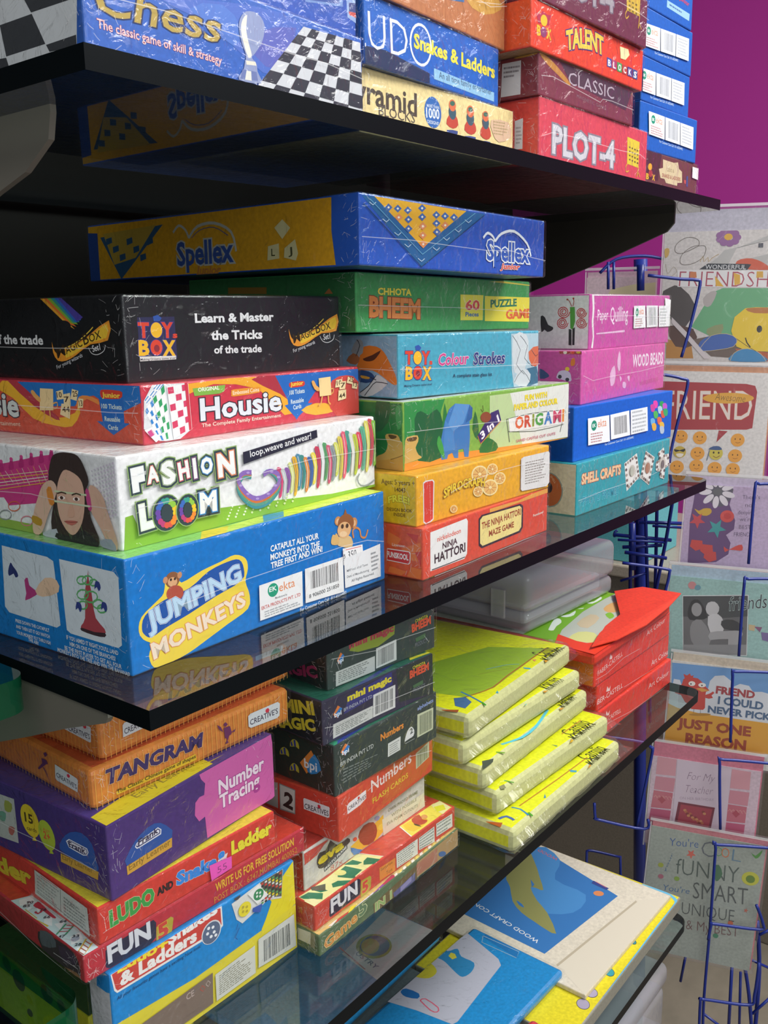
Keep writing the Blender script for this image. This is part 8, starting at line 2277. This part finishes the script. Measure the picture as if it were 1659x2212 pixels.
greeting_card('friendship card with a yellow smiling mug and blue sunglasses, highest in the wire rack', 'greeting cards in the wire rack', (1.0651, 0.1401, -0.2009), (0.3713, -0.9285, -0.0087), (0.0518, 0.0114, 0.9986), 0.2000, 0.1950, 'cfc9c4', 'b8b4c0', 0.03,
    [('p',[(111,1166),(261,1177),(481,909),(362,599),(178,671),(-20,1027)],'4a4340',2),
     ('p',[(846,1148),(1559,1137),(1605,457),(725,457),(444,599),(592,879),(741,1101)],'67a878',1),
     ('p',[(585,1005),(687,1102),(769,1087),(699,906),(618,893)],'b0a8a4',2),
     ('p',[(664,570),(876,640),(858,499),(697,471)],'8a9468',2),
     ('p',[(94,429),(458,344),(497,145),(109,143)],'b8823a',1),
     ('p',[(112,614),(473,571),(513,344),(239,315)],'54382e',2),
     ('p',[(468,415),(742,174),(1521,122),(1499,457),(805,485)],'6a5a50',1),
     ('p',[(765,1156),(1087,1535),(1422,1609),(1527,1606),(1542,1389),(1147,1425),(637,1490),(740,1570),(840,1678),(1512,1822),(1507,1903),(998,1701)],'b4b2ae'),
     ('p',[(998,1489),(1073,1549),(1218,1553),(1352,1502),(1448,1432),(1464,1391),(1162,1404)],'c9583a',2),
     ('p',[(507,1417),(624,1497),(1157,1479),(1210,1471),(1162,1397)],'2f3238'),
     ('t','WONDERFUL',588,1419,554,61,-1.4,'dcdcdc'),
     ('p',[(207,1413),(1542,1383),(1558,1144),(220,1174)],'dedcda'),
     ('t','FRIENDSHIP',236,1185,1446,207,-1.4,'a8485a',-0.014),
     ('p',[(386,1384),(468,1383),(480,1299),(384,1301)],'c97a4a'),
     ('p',[(728,1323),(858,1168),(750,1177)],'d8a83a'),
     ('p',[(979,1359),(1067,1330),(1082,1206),(1004,1180)],'d8a83a',1),
     ('p',[(1289,1374),(1374,1372),(1380,1284),(1288,1285)],'d0a03a'),
     ('l',[(487,1755),(477,1824),(386,1868),(279,1857),(174,1778),(159,1681),(236,1644),(369,1690),(475,1742),(555,1747),(585,1698),(551,1589),(434,1508),(299,1484),(235,1527),(264,1637),(381,1731),(487,1755)],0.7,'6a6056',3),
     ('l',[(514,1520),(550,1602),(568,1519),(618,1587),(629,1518),(673,1572),(763,1625)],0.7,'b89a5a',2),
     ('l',[(38,1503),(73,1363),(150,1459),(195,1388),(103,1306)],0.5,'a89a84',3),
     ('p',[(13,1712),(75,1718),(73,1628),(27,1587)],'c9a45a',2),
     ('e',996,1850,56,46,-2,'8f5f92'),
     ('e',972,1797,56,46,-2,'8f5f92'),
     ('e',905,1770,56,46,-2,'8f5f92'),
     ('e',825,1782,56,47,-2,'8f5f92'),
     ('e',771,1829,56,47,-2,'8f5f92'),
     ('e',768,1887,56,46,-2,'8f5f92'),
     ('e',818,1929,56,46,-2,'8f5f92'),
     ('e',897,1936,56,46,-2,'8f5f92'),
     ('e',967,1904,56,46,-2,'8f5f92'),
     ('e',879,1861,56,46,-2,'d8a83a'),
     ('p',[(1289,1761),(1350,1763),(1352,1702),(1289,1704)],'4a4a52'),
     ('p',[(1170,860),(1315,873),(1643,863),(1686,235),(1222,261),(1084,317),(997,541),(1031,736)],'e3c32f',1),
     ('p',[(1171,846),(1289,866),(1578,857),(1582,795),(1294,790)],'b8763a',2),
     ('e',1377,565,37,50,0,'2a2420'),
     ('l',[(1197,443),(1221,373),(1272,310)],1.6,'2a2420',2),
     ('p',[(1059,289),(1514,234),(1522,108),(1231,121)],'b0562f',1),
     ('p',[(572,273),(579,387),(724,471),(939,496),(1063,443),(1087,387),(1031,317),(844,274),(683,252)],'3a5fa8',3),
     ('l',[(572,273),(724,471),(939,499),(1077,429),(1044,317),(845,271),(628,248),(572,273)],0.7,'c9b48a',2),
     ('p',[(1010,112),(1050,218),(1167,282),(1301,275),(1425,206),(1497,108)],'3a86b8',3),
     ('l',[(1010,112),(1050,218),(1167,282),(1301,275),(1425,206),(1497,108)],0.7,'c9b48a',2),
     ('l',[(1077,429),(1217,331),(1356,248)],0.6,'4a3f2a'),
     ('p',[(161,742),(379,528),(730,139),(648,138),(370,443),(165,657)],'cfc6c6')])
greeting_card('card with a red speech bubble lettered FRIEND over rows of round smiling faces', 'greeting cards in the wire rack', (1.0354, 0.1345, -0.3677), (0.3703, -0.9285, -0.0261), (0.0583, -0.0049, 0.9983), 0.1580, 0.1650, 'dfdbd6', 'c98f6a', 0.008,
    [('p',[(-530,1494),(1253,1490),(1374,1466),(1407,1383),(1384,862),(1306,837),(-485,780)],'a8343a'),
     ('t','FRIEND',153,946,1208,410,1.7,'e6d9cf',-0.002,0,[('c9683f',0.012)]),
     ('e',1023,1279,350,78,2,'e0a536'),
     ('t','Awesome',844,1251,411,98,-2.9,'6a4a1a',-0.015,0.2),
     ('p',[(930,809),(1054,803),(912,635)],'a8343a'),
     ('e',412,694,98,96,3,'e8a23a'),
     ('e',376,709,8,13,3,'5a3a1a'),
     ('e',446,709,8,13,3,'5a3a1a'),
     ('l',[(382,663),(415,651),(449,666)],0.6,'8a4a1a',2),
     ('e',678,690,97,96,3,'e8a23a'),
     ('e',642,705,8,13,3,'5a3a1a'),
     ('e',711,705,8,13,3,'5a3a1a'),
     ('l',[(649,659),(681,647),(714,662)],0.6,'8a4a1a',2),
     ('e',1200,682,95,95,3,'e8a23a'),
     ('e',1165,696,8,13,3,'5a3a1a'),
     ('e',1232,696,8,13,3,'5a3a1a'),
     ('l',[(1171,651),(1203,639),(1236,654)],0.6,'8a4a1a',2),
     ('e',663,460,98,96,3,'e8a23a'),
     ('e',627,475,8,13,3,'5a3a1a'),
     ('e',697,475,8,13,3,'5a3a1a'),
     ('l',[(634,429),(667,417),(700,432)],0.6,'8a4a1a',2),
     ('e',1183,451,96,96,3,'e8a23a'),
     ('e',1148,465,8,13,3,'5a3a1a'),
     ('e',1216,466,8,13,3,'5a3a1a'),
     ('l',[(1154,419),(1186,408),(1219,423)],0.6,'8a4a1a',2),
     ('e',388,245,99,97,3,'e8a23a'),
     ('e',352,260,8,13,3,'5a3a1a'),
     ('e',422,260,8,13,3,'5a3a1a'),
     ('l',[(358,213),(391,201),(425,217)],0.6,'8a4a1a',2),
     ('e',661,273,98,97,3,'e8a23a'),
     ('e',625,288,8,13,3,'5a3a1a'),
     ('e',695,289,8,13,3,'5a3a1a'),
     ('l',[(632,242),(665,230),(698,245)],0.6,'8a4a1a',2),
     ('e',918,254,97,96,3,'e8a23a'),
     ('e',882,269,8,13,3,'5a3a1a'),
     ('e',951,269,8,13,3,'5a3a1a'),
     ('l',[(889,223),(921,211),(955,226)],0.6,'8a4a1a',2),
     ('e',1168,251,96,96,3,'e8a23a'),
     ('e',1132,266,8,13,3,'5a3a1a'),
     ('e',1201,267,8,13,3,'5a3a1a'),
     ('l',[(1139,220),(1171,209),(1204,224)],0.6,'8a4a1a',2),
     ('e',204,467,99,97,3,'e8a23a'),
     ('e',168,482,8,13,3,'5a3a1a'),
     ('e',238,482,8,13,3,'5a3a1a'),
     ('l',[(174,435),(207,423),(241,439)],0.6,'8a4a1a',2),
     ('e',412,469,89,87,3,'c9b04a'),
     ('p',[(330,507),(410,497),(488,523),(468,472),(411,486),(356,466)],'2a2a2a',2),
     ('p',[(366,442),(469,447),(441,395),(385,401)],'efe8d8',2),
     ('e',916,478,97,99,3,'d0c04a'),
     ('p',[(811,531),(870,575),(955,579),(998,532),(897,522)],'3f5a8a',2),
     ('e',885,485,12,17,3,'3a2a1a'),
     ('e',955,485,12,17,3,'3a2a1a'),
     ('l',[(881,435),(925,412),(974,443)],0.8,'7a3a1a',2),
     ('l',[(800,364),(827,515)],1.2,'6a7a8a')])
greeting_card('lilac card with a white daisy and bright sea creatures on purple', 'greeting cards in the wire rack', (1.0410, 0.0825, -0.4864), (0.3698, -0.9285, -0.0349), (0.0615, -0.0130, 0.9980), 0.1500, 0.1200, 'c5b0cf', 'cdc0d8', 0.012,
    [('p',[(113,909),(126,1128),(303,1274),(522,1272),(645,1099),(614,930),(712,703),(708,569),(607,476),(679,364),(663,193),(501,59),(107,5),(86,653)],'6a4a7a',1),
     ('p',[(228,1236),(600,1261),(636,1031),(508,888),(347,943)],'5f5a68',2),
     ('e',589,1073,90,43,-13,'e3dde4'),
     ('e',530,982,90,43,-53,'e3dde4'),
     ('e',423,950,91,43,-93,'e3dde4'),
     ('e',319,992,91,43,-133,'e3dde4'),
     ('e',267,1089,91,43,-173,'e3dde4'),
     ('e',292,1194,91,43,-213,'e3dde4'),
     ('e',380,1259,90,43,-253,'e3dde4'),
     ('e',492,1253,90,43,-293,'e3dde4'),
     ('e',574,1180,90,43,-333,'e3dde4'),
     ('e',435,1103,65,57,4,'66666a'),
     ('p',[(135,834),(201,806),(261,844),(355,851),(378,794),(317,739),(221,748),(171,787)],'d0a83a',2),
     ('p',[(305,633),(222,621),(201,535),(164,615),(80,611),(140,673),(110,757),(184,714),(248,769),(235,682)],'c94a52',1),
     ('e',598,753,96,90,5,'d8504a'),
     ('e',601,758,53,47,5,'c9403f'),
     ('p',[(602,547),(509,523),(494,420),(442,509),(346,493),(408,573),(363,666),(454,626),(522,699),(516,595)],'3f9f9f',1),
     ('p',[(134,367),(285,363),(303,246),(203,203),(118,263)],'cf4a44',1),
     ('p',[(282,312),(432,308),(450,191),(351,148),(266,208)],'cf4a44',1),
     ('p',[(337,215),(488,211),(506,93),(407,50),(322,111)],'cf4a44',1),
     ('p',[(590,305),(657,260),(746,319),(836,352),(851,269),(766,262),(672,262),(613,222)],'d85048',2),
     ('t',"There's",783,1026,237,56,3.4,'6a5a72',-0.015),
     ('t','no',832,913,92,56,2.3,'6a5a72',-0.015),
     ('t','denying',742,798,223,57,3.6,'6a5a72',-0.015),
     ('t',"we're",774,700,169,57,3.5,'6a5a72',-0.015),
     ('t','BEST',777,583,162,57,3.6,'6a5a72',-0.015),
     ('t','FRIENDS',717,468,247,57,4.1,'6a5a72',-0.015)])
greeting_card('small card with brown fruit and a mint corner, beside the lilac daisy card', 'greeting cards in the wire rack', (1.0985, 0.0002, -0.4892), (0.3698, -0.9285, -0.0349), (0.0615, -0.0130, 0.9980), 0.0600, 0.1180, 'c5a8cf', 'b9c0d8', 0.008,
    [('e',207,804,139,210,4,'a04a3f'),
     ('e',207,804,151,223,4,'d8c4d4'),
     ('e',207,804,136,206,4,'a04a3f'),
     ('p',[(94,1030),(118,1099),(244,1075),(204,1005)],'2f8f6a',2),
     ('e',216,382,124,118,5,'a04a3f'),
     ('p',[(6,279),(95,338),(281,354),(315,-18),(20,-46)],'8fc9ba',1),
     ('e',211,100,28,27,5,'2f8f7a'),
     ('p',[(125,357),(200,381),(285,303),(180,260)],'4fae86',2)])
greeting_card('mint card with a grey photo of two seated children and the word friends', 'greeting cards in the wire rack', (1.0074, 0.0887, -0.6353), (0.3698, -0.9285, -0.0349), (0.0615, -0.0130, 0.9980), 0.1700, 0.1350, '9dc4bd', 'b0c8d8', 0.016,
    [('p',[(196,1065),(1104,1168),(1163,254),(274,162)],'d8dcdc'),
     ('p',[(205,1054),(1094,1155),(1154,267),(282,174)],'6a6a6a'),
     ('p',[(205,1054),(1094,1155),(1117,848),(673,764),(230,749)],'4a4c4c'),
     ('p',[(289,808),(322,984),(414,1028),(501,934),(570,770),(455,723),(329,709)],'2f2f2f',2),
     ('e',411,873,73,103,6,'9a9a9a'),
     ('p',[(364,678),(487,726),(629,535),(628,362),(425,320),(346,502)],'8a8a8a',2),
     ('p',[(537,886),(559,992),(651,1018),(721,941),(698,836),(591,807)],'c4c4c4',2),
     ('p',[(576,788),(714,837),(802,727),(799,572),(628,552)],'d0d0d0',2),
     ('p',[(769,741),(922,775),(1053,704),(1060,620),(811,625)],'3f3f3f',2),
     ('p',[(628,552),(844,595),(1060,620),(1056,499),(952,263),(874,253),(886,479),(638,433)],'a8a8a8',2),
     ('p',[(265,319),(628,362),(1140,423),(1154,267),(282,174)],'8f9090'),
     ('t','friends',864,905,525,202,11.3,'2f3a3c',-0.005,0.3,[('c9dcd8',0.02)]),
     ('e',318,1232,57,58,6,'c98a8a'),
     ('e',399,1206,44,41,6,'6a9aa8'),
     ('p',[(1143,731),(1236,725),(1229,639),(1151,647)],'c9b48a'),
     ('p',[(1223,706),(1330,710),(1306,631)],'8a5a7a'),
     ('p',[(1322,633),(1460,632),(1472,497),(1348,517)],'7a6a9a')])
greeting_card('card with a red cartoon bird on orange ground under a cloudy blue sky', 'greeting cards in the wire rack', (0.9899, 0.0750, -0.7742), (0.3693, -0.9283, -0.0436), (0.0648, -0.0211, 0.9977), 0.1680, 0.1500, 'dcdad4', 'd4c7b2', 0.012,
    [('p',[(-14,1463),(1382,1508),(1439,953),(41,838)],'6f9fd2'),
     ('p',[(-30,828),(50,1216),(136,1212),(172,1124),(129,977),(539,1129),(555,1255),(617,1341),(740,1366),(843,1296),(880,1209),(970,1268),(1095,1255),(1158,1172),(1279,1190),(1417,1164),(1459,757),(-71,632)],'d9dde2',1),
     ('p',[(-30,828),(146,776),(492,733),(1462,727),(1509,270),(-104,5)],'dfa236'),
     ('p',[(170,1155),(184,1234),(272,1278),(386,1270),(461,1211),(509,1156),(562,1109),(516,1080),(513,1033),(525,832),(500,797),(331,787),(311,847),(237,883),(171,983),(83,1002),(120,1070)],'c9463c',1),
     ('p',[(205,1237),(177,1311),(228,1295),(267,1331),(285,1295),(326,1308),(303,1251)],'c9463c',1),
     ('e',309,1179,48,37,8,'efece4'),
     ('e',453,1176,53,34,8,'efece4'),
     ('e',296,1172,10,12,8,'2a2420'),
     ('e',451,1171,10,12,8,'2a2420'),
     ('p',[(372,1113),(454,1133),(562,1105),(460,1072)],'dca04a',1),
     ('p',[(513,1033),(573,1065),(612,1101),(635,1081),(597,1037),(621,1002),(567,981),(517,987)],'c9463c',1),
     ('l',[(464,800),(470,738)],0.5,'4a3a2a'),
     ('l',[(373,794),(371,731)],0.5,'4a3a2a'),
     ('e',464,721,155,22,9,'b8842f'),
     ('t','FRIEND',649,1076,540,119,-0.7,'a8444a',0.045,0,[('e8e4e0',0.02)]),
     ('t','I COULD',692,919,628,122,-0.2,'4f6a8a',0.045,0,[('e8e8e8',0.02)]),
     ('t','NEVER PICK',566,768,878,111,0.1,'4f6a8a',0.045,0,[('e8e8e8',0.02)]),
     ('t','JUST ONE',159,475,1033,153,0.7,'a0462c',0.045),
     ('t','REASON',295,242,852,169,0.8,'a0462c',0.045)])
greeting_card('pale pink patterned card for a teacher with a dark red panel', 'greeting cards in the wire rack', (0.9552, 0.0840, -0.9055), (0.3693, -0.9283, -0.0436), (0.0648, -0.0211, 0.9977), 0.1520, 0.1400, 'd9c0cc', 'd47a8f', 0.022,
    [('p',[(73,1419),(344,1417),(348,1133),(70,1117)],'d89aa4'),
     ('p',[(73,1085),(352,1094),(342,877),(62,875)],'cf8a98'),
     ('p',[(63,860),(337,860),(331,603),(43,582)],'c46a7a'),
     ('p',[(45,566),(333,579),(320,229),(16,220)],'bf5a78'),
     ('l',[(73,749),(95,785),(125,742)],0.6,'e0b0a0'),
     ('l',[(124,758),(147,788),(177,744)],0.6,'e0b0a0'),
     ('l',[(175,767),(199,791),(229,745)],0.6,'e0b0a0'),
     ('l',[(226,776),(251,794),(281,746)],0.6,'e0b0a0'),
     ('l',[(277,786),(302,796),(332,747)],0.6,'e0b0a0'),
     ('p',[(132,727),(185,785),(247,732),(195,666)],'b0485a'),
     ('p',[(1118,1374),(1379,1372),(1386,1094),(1119,1078)],'d89aa4'),
     ('p',[(1122,1047),(1390,1055),(1384,843),(1114,841)],'cf8a98'),
     ('p',[(1116,826),(1378,826),(1376,574),(1100,554)],'c46a7a'),
     ('p',[(1102,538),(1378,551),(1370,208),(1078,199)],'bf5a78'),
     ('l',[(1126,717),(1148,753),(1177,711)],0.6,'e0b0a0'),
     ('l',[(1175,726),(1197,756),(1227,712)],0.6,'e0b0a0'),
     ('l',[(1224,735),(1247,758),(1276,713)],0.6,'e0b0a0'),
     ('l',[(1273,744),(1297,761),(1326,715)],0.6,'e0b0a0'),
     ('l',[(1322,753),(1346,764),(1375,716)],0.6,'e0b0a0'),
     ('p',[(1184,696),(1234,753),(1294,701),(1245,636)],'b0485a'),
     ('p',[(353,1402),(1114,1420),(1118,366),(370,320),(359,1087)],'d6c3d0'),
     ('t','For My',513,1114,392,112,3.0,'8a6f86',-0.02,0.35),
     ('t','Teacher',518,908,379,113,4.2,'8a6f86',-0.02,0.35),
     ('t','ON HER BIRTHDAY',443,783,479,41,6.5,'a890a4',-0.01),
     ('p',[(426,740),(943,739),(914,375),(395,357)],'7a2f40'),
     ('p',[(465,707),(910,709),(883,401),(436,389)],'a8404f'),
     ('e',529,623,23,21,10,'c98a5f'),
     ('e',609,579,23,21,10,'b86a4a'),
     ('e',688,534,23,21,11,'8a3a3a'),
     ('e',767,490,23,21,11,'c98a5f'),
     ('e',549,598,23,21,10,'b86a4a'),
     ('e',628,553,23,21,11,'8a3a3a'),
     ('e',707,509,23,21,11,'c98a5f'),
     ('e',787,465,23,21,11,'b86a4a'),
     ('e',568,573,23,21,10,'8a3a3a'),
     ('e',647,528,23,21,11,'c98a5f'),
     ('e',727,484,23,21,11,'b86a4a'),
     ('e',787,643,23,20,10,'8a3a3a'),
     ('e',587,547,23,21,11,'c98a5f'),
     ('e',667,503,23,21,11,'b86a4a'),
     ('e',746,459,23,21,11,'8a3a3a'),
     ('e',806,618,23,20,10,'c98a5f'),
     ('p',[(330,1572),(1260,1607),(1258,1553),(330,1493)],'d4dad8')])
greeting_card('grey green card with hand lettered words COOL FUNNY SMART UNIQUE, lowest in the rack', 'greeting cards in the wire rack', (0.9308, 0.0774, -1.0668), (0.3681, -0.9278, -0.0610), (0.0712, -0.0373, 0.9968), 0.1600, 0.2000, 'a9b0a6', 'cf8088', 0.008,
    [('t',"You're",288,1737,402,119,7.0,'3f62a0',-0.01,0.1),
     ('t','C',731,1677,176,232,0.6,'6a7078',-0.015),
     ('t','O',920,1709,111,143,4.9,'6a9a6a',-0.01),
     ('t','O',1015,1708,110,150,4.9,'d87a4a',-0.01),
     ('t','L',1160,1688,126,177,0.2,'6a8aa0',-0.015),
     ('t','fUNNY',415,1312,879,245,2.7,'5a6660',-0.012),
     ('t',"You're",266,1008,375,92,3.2,'3f6a9a',-0.01,0.15),
     ('t','SMART',695,976,763,255,5.0,'585e5c',-0.008),
     ('t','UNIQUE',563,693,740,184,2.9,'585e5c',-0.012),
     ('t','& My BEST',653,460,739,148,3.9,'7a5a5a',-0.012),
     ('p',[(664,1657),(616,1643),(605,1587),(582,1635),(533,1626),(567,1669),(547,1720),(592,1699),(629,1739),(622,1682)],'d86a5a',1),
     ('p',[(1476,957),(1455,942),(1457,914),(1440,932),(1418,919),(1428,945),(1412,965),(1436,963),(1449,989),(1453,961)],'c9705a',1),
     ('p',[(1405,1869),(1472,1829),(1553,1936),(1533,1842),(1478,1785)],'5a9a4a',2),
     ('e',1445,1461,119,107,13,'c9c84a'),
     ('e',1446,1453,63,61,13,'6a8a3a'),
     ('p',[(924,1527),(998,1580),(1060,1448),(1010,1326),(960,1352)],'4f7a5a',2),
     ('t','your',268,1307,325,26,75.5,'3f6a9a',-0.01),
     ('e',192,1402,40,37,12,'a8b04a'),
     ('e',211,1220,40,37,13,'b06a7a'),
     ('e',439,1234,39,36,13,'8aa84a'),
     ('e',1257,701,38,36,14,'c96a4a'),
     ('e',1077,451,39,37,14,'4a8a6a'),
     ('e',491,591,40,37,14,'6a4a4a')])
greeting_card('pale pink card standing at the back of the wire rack behind the butterfly craft kit', 'greeting cards in the wire rack', (1.0973, 0.2749, -0.1746), (0.3717, -0.9283, 0.0000), (0.0486, 0.0195, 0.9986), 0.1050, 0.1100, 'dfc6cc', 'd8b8c4', 0.008,
    [('p',[(376,913),(1070,1002),(1079,792),(452,770)],'e3d7a8',2)])
card_rack([([(0.9804,0.1252,-0.0696),(1.0082,0.0899,-0.0753),(1.0217,0.0728,-0.0769),(1.0252,0.0685,-0.0845),(1.0186,0.0768,-0.1402),(1.0123,0.0848,-0.1821)],0.0022),([(0.9567,0.123,-0.2017),(0.979,0.0946,-0.2049),(0.9943,0.0753,-0.2104),(0.9993,0.0689,-0.2175),(0.9935,0.0763,-0.2612),(0.9883,0.0829,-0.3041),(0.9866,0.0851,-0.3285)],0.0022),([(1.066,-0.0479,-0.3581),(1.0463,-0.0229,-0.3575),(1.0425,-0.0181,-0.364),(1.0412,-0.0164,-0.4727)],0.0022),([(1.0509,-0.061,-0.4903),(1.0214,-0.0236,-0.4895),(1.018,-0.0193,-0.4961),(1.0173,-0.0184,-0.6037)],0.0022),([(1.0358,-0.0742,-0.6227),(0.9951,-0.0226,-0.6195),(0.9925,-0.0193,-0.6271),(0.9942,-0.0214,-0.7269)],0.0022),([(1.026,-0.086,-0.7559),(0.9736,-0.0196,-0.7465),(0.9706,-0.0157,-0.7535),(0.9746,-0.0209,-0.8556)],0.0022),([(1.0158,-0.0973,-0.8799),(0.9581,-0.0241,-0.8716),(0.9562,-0.0218,-0.8781),(0.9555,-0.0209,-1.0029),(0.9541,-0.019,-1.123),(0.9551,-0.0203,-1.192)],0.0022),([(0.9342,-0.0261,-1.0111),(0.9359,-0.0283,-0.9877),(0.9383,-0.0313,-0.9855),(0.9793,-0.0833,-0.9958),(0.9822,-0.087,-0.9861),(0.9752,-0.0781,-0.9559)],0.0022),([(0.921,-0.0256,-1.1654),(0.9204,-0.0247,-1.1067),(0.9231,-0.0282,-1.1021),(0.9641,-0.0802,-1.1127),(0.9689,-0.0863,-1.0965),(0.9709,-0.0888,-1.0429)],0.0022),([(0.9394,0.1288,-0.471),(0.9775,0.0804,-0.481),(0.9814,0.0755,-0.488),(0.9785,0.0792,-0.5163),(0.9747,0.084,-0.5583)],0.0022),([(0.8979,0.1329,-0.7238),(0.9346,0.0864,-0.7343),(0.9428,0.076,-0.7433),(0.9446,0.0737,-0.7485),(0.939,0.0808,-0.8089),(0.9333,0.088,-0.8697)],0.0022),([(0.8839,0.1345,-0.8252),(0.8851,0.1329,-0.8476),(0.8886,0.1285,-0.8522),(0.9305,0.0754,-0.8685),(0.9335,0.0716,-0.8528)],0.0022),([(1.0225,0.2171,-0.0619),(1.0373,0.1984,-0.0426),(1.0629,0.166,-0.0386),(1.0849,0.138,-0.0451)],0.0022),([(1.0298,0.2079,-0.0463),(1.0306,0.2069,-0.0854)],0.0022),([(1.0349,0.2015,-0.0464),(1.0357,0.2004,-0.0855)],0.0022)],
  [([(1.147,0.1885,-0.3584),(1.1546,0.1789,-0.5452),(1.1594,0.1727,-0.6585),(1.1643,0.1665,-0.8093)],0.003),([(1.1613,0.1704,-0.4046),(1.1634,0.1677,-0.5534),(1.1652,0.1655,-0.6917)],0.003),([(1.1681,0.1457,-0.4107),(1.163,0.152,-0.48),(1.1573,0.1594,-0.5426),(1.1528,0.1649,-0.5903)],0.003),([(1.1557,0.2098,-0.4547),(1.1561,0.2092,-0.5342),(1.1584,0.2063,-0.6735)],0.003),([(1.1438,0.1925,-0.4566),(1.191,0.1327,-0.4603)],0.003),([(1.1485,0.1705,-0.461),(1.179,0.1318,-0.4649)],0.0022),([(1.1184,0.2248,-0.477),(1.1777,0.1496,-0.4881)],0.003),([(1.1138,0.2144,-0.4833),(1.1633,0.1517,-0.4894)],0.0022),([(1.1283,0.2122,-0.4985),(1.1685,0.1613,-0.4964)],0.003),([(1.1119,0.2007,-0.502),(1.1543,0.147,-0.5133)],0.003),([(1.1272,0.2136,-0.5564),(1.1555,0.1777,-0.5428)],0.0022),([(1.1199,0.2229,-0.481),(1.1197,0.2231,-0.4731),(1.1225,0.2196,-0.4701)],0.0022),([(1.061,-0.0254,-1.1036),(1.0625,-0.0273,-1.2805)],0.0026),([(1.0708,-0.0378,-1.1113),(1.0801,-0.0496,-1.1869),(1.0875,-0.059,-1.2813)],0.003),([(1.0935,-0.0504,-1.0614),(1.099,-0.0575,-1.153),(1.0991,-0.0575,-1.2903)],0.0034),([(1.1017,-0.0285,-1.1683),(1.1051,-0.0329,-1.3077)],0.0022),([(1.0351,0.0559,-1.1153),(1.0816,-0.0031,-1.1269),(1.1002,-0.0267,-1.1308)],0.0022),([(1.0467,0.0411,-1.1199),(1.0417,0.0474,-1.1836)],0.0022),([(1.0971,-0.0389,-1.1352),(1.1233,-0.0721,-1.1571)],0.0022),([(1.0846,-0.0554,-1.221),(1.1039,-0.0797,-1.1876)],0.0022),([(1.0364,0.0058,-1.2195),(1.0751,-0.0433,-1.2722)],0.0022),([(1.0857,-0.0567,-1.0788),(1.0987,-0.0732,-1.0669)],0.0022),([(1.0907,0.1791,-1.0326),(1.0947,0.1741,-1.1669)],0.0022),([(1.0272,0.2112,-1.004),(1.033,0.2039,-1.0025),(1.0621,0.1669,-1.0154)],0.0022),([(1.0272,0.2112,-1.0023),(1.0271,0.2113,-1.1086)],0.0022)],
  [([(1.2496,0.2522,-0.0327),(1.2606,0.2382,-0.4771),(1.2724,0.2233,-0.9955),(1.2823,0.2107,-1.4197)],0.012),([(1.1373,0.2008,-0.458),(1.1391,0.1984,-0.5368)],0.006),([(1.1585,0.0124,-0.2167),(1.16,0.0106,-0.3559)],0.005),([(1.0784,0.1785,-0.0501),(1.0794,0.1774,-0.0877)],0.006)])
far_things((1.574, 0.454, -0.659))

# ------------------------------------------------------------------ clear plastic box on the bag
def rounded_box(mb, lo, hi, m, r, seg=4): mb.box(lo, hi, m, r, seg=seg)
root = empty('plastic_box', (.655, .122, -.4975), (0, 0, R(-2)))
tag(root, 'cloudy clear plastic box on the green and red bag under the middle glass', 'plastic box')
m = MB(); m.box((0, 0, .0006), (.222, .17, .026), MILKY, .008, seg=4); m.build('box_base', root, smooth=True)
m = MB(); m.box((-.002, -.002, .0265), (.224, .172, .076), MILKY, .010, seg=4); lid = m.build('box_lid', root, smooth=True)
m = MB(); m.box((.012, .012, .006), (.21, .158, .03), mat('9a9aa2', .7), .006); m.build('packed_contents', root)
m = MB(); m.box((-.006, .03, .016), (-.0025, .05, .052), MILKY, .001); m.build('latch', lid)
# translucent boxes low down at the far end
for (x, y, z, w, d, h), lab in (((.620, .000, -1.1195, .225, .20, .115), 'cloudy clear box nearest the yellow board box, upper of the two'), ((.610, -.015, -1.2395, .255, .22, .119), 'cloudy clear box under another clear box, lowest by the wire rack')):
    root = empty('plastic_box', (x, y, z)); tag(root, lab, 'plastic box', 'cloudy clear boxes at the lower far end')
    m = MB(); m.box((0, 0, 0), (w, d, h * .7), MILKY, .012, seg=4); m.build('box_base', root, smooth=True)
    m = MB(); m.box((-.003, -.003, h * .7 + .001), (w + .003, d + .003, h), MILKY, .012, seg=4); m.build('box_lid', root, smooth=True)
    m = MB(); m.box((.02, .02, .01), (w - .02, d - .02, h * .55), mat('8a9a96', .8), .01); m.build('packed_contents', root)
glass_shelf('glass_shelf', 'clear glass shelf with dark edge lowest of the four, under the yellow board box', 0, .888, -.012, .49, -.967, .0122, .02)
m = MB(); m.box((-.02, -.03, -1.449), (.90, .49, -1.24), mat('3a3630', .5), .003); tag(m.build('base_cabinet'), 'dark low cabinet base standing on the floor beneath the glass shelves', 'cabinet')
# green glass of the neighbouring unit
for (x1, y0, z, t), lab in (((-.006, .093, -.349, .022), 'thick green glass plate with rounded corner beside the middle glass shelf'), ((-.005, .068, -.566, .026), 'thick green glass plate beside the red FUN 5 box at the near end')):
    P = [(-.22, .40), (-.22, y0)] + [(x1 - .014 + .014 * math.sin(a), y0 + .014 - .014 * math.cos(a)) for a in [i * math.pi / 16 for i in range(9)]] + [(x1, .40)]
    m = MB(); n = len(P); V = [(x, y, z + t) for x, y in P] + [(x, y, z) for x, y in P]
    m.add(V, [tuple(range(n)), tuple(range(2 * n - 1, n - 1, -1))], GREENTOP); m.add(V, [(n + i, n + (i + 1) % n, (i + 1) % n, i) for i in range(n)], GREENGLASS)
    tag(m.build('green_glass_plate'), lab, 'glass plate', 'green glass plates of the neighbouring unit')
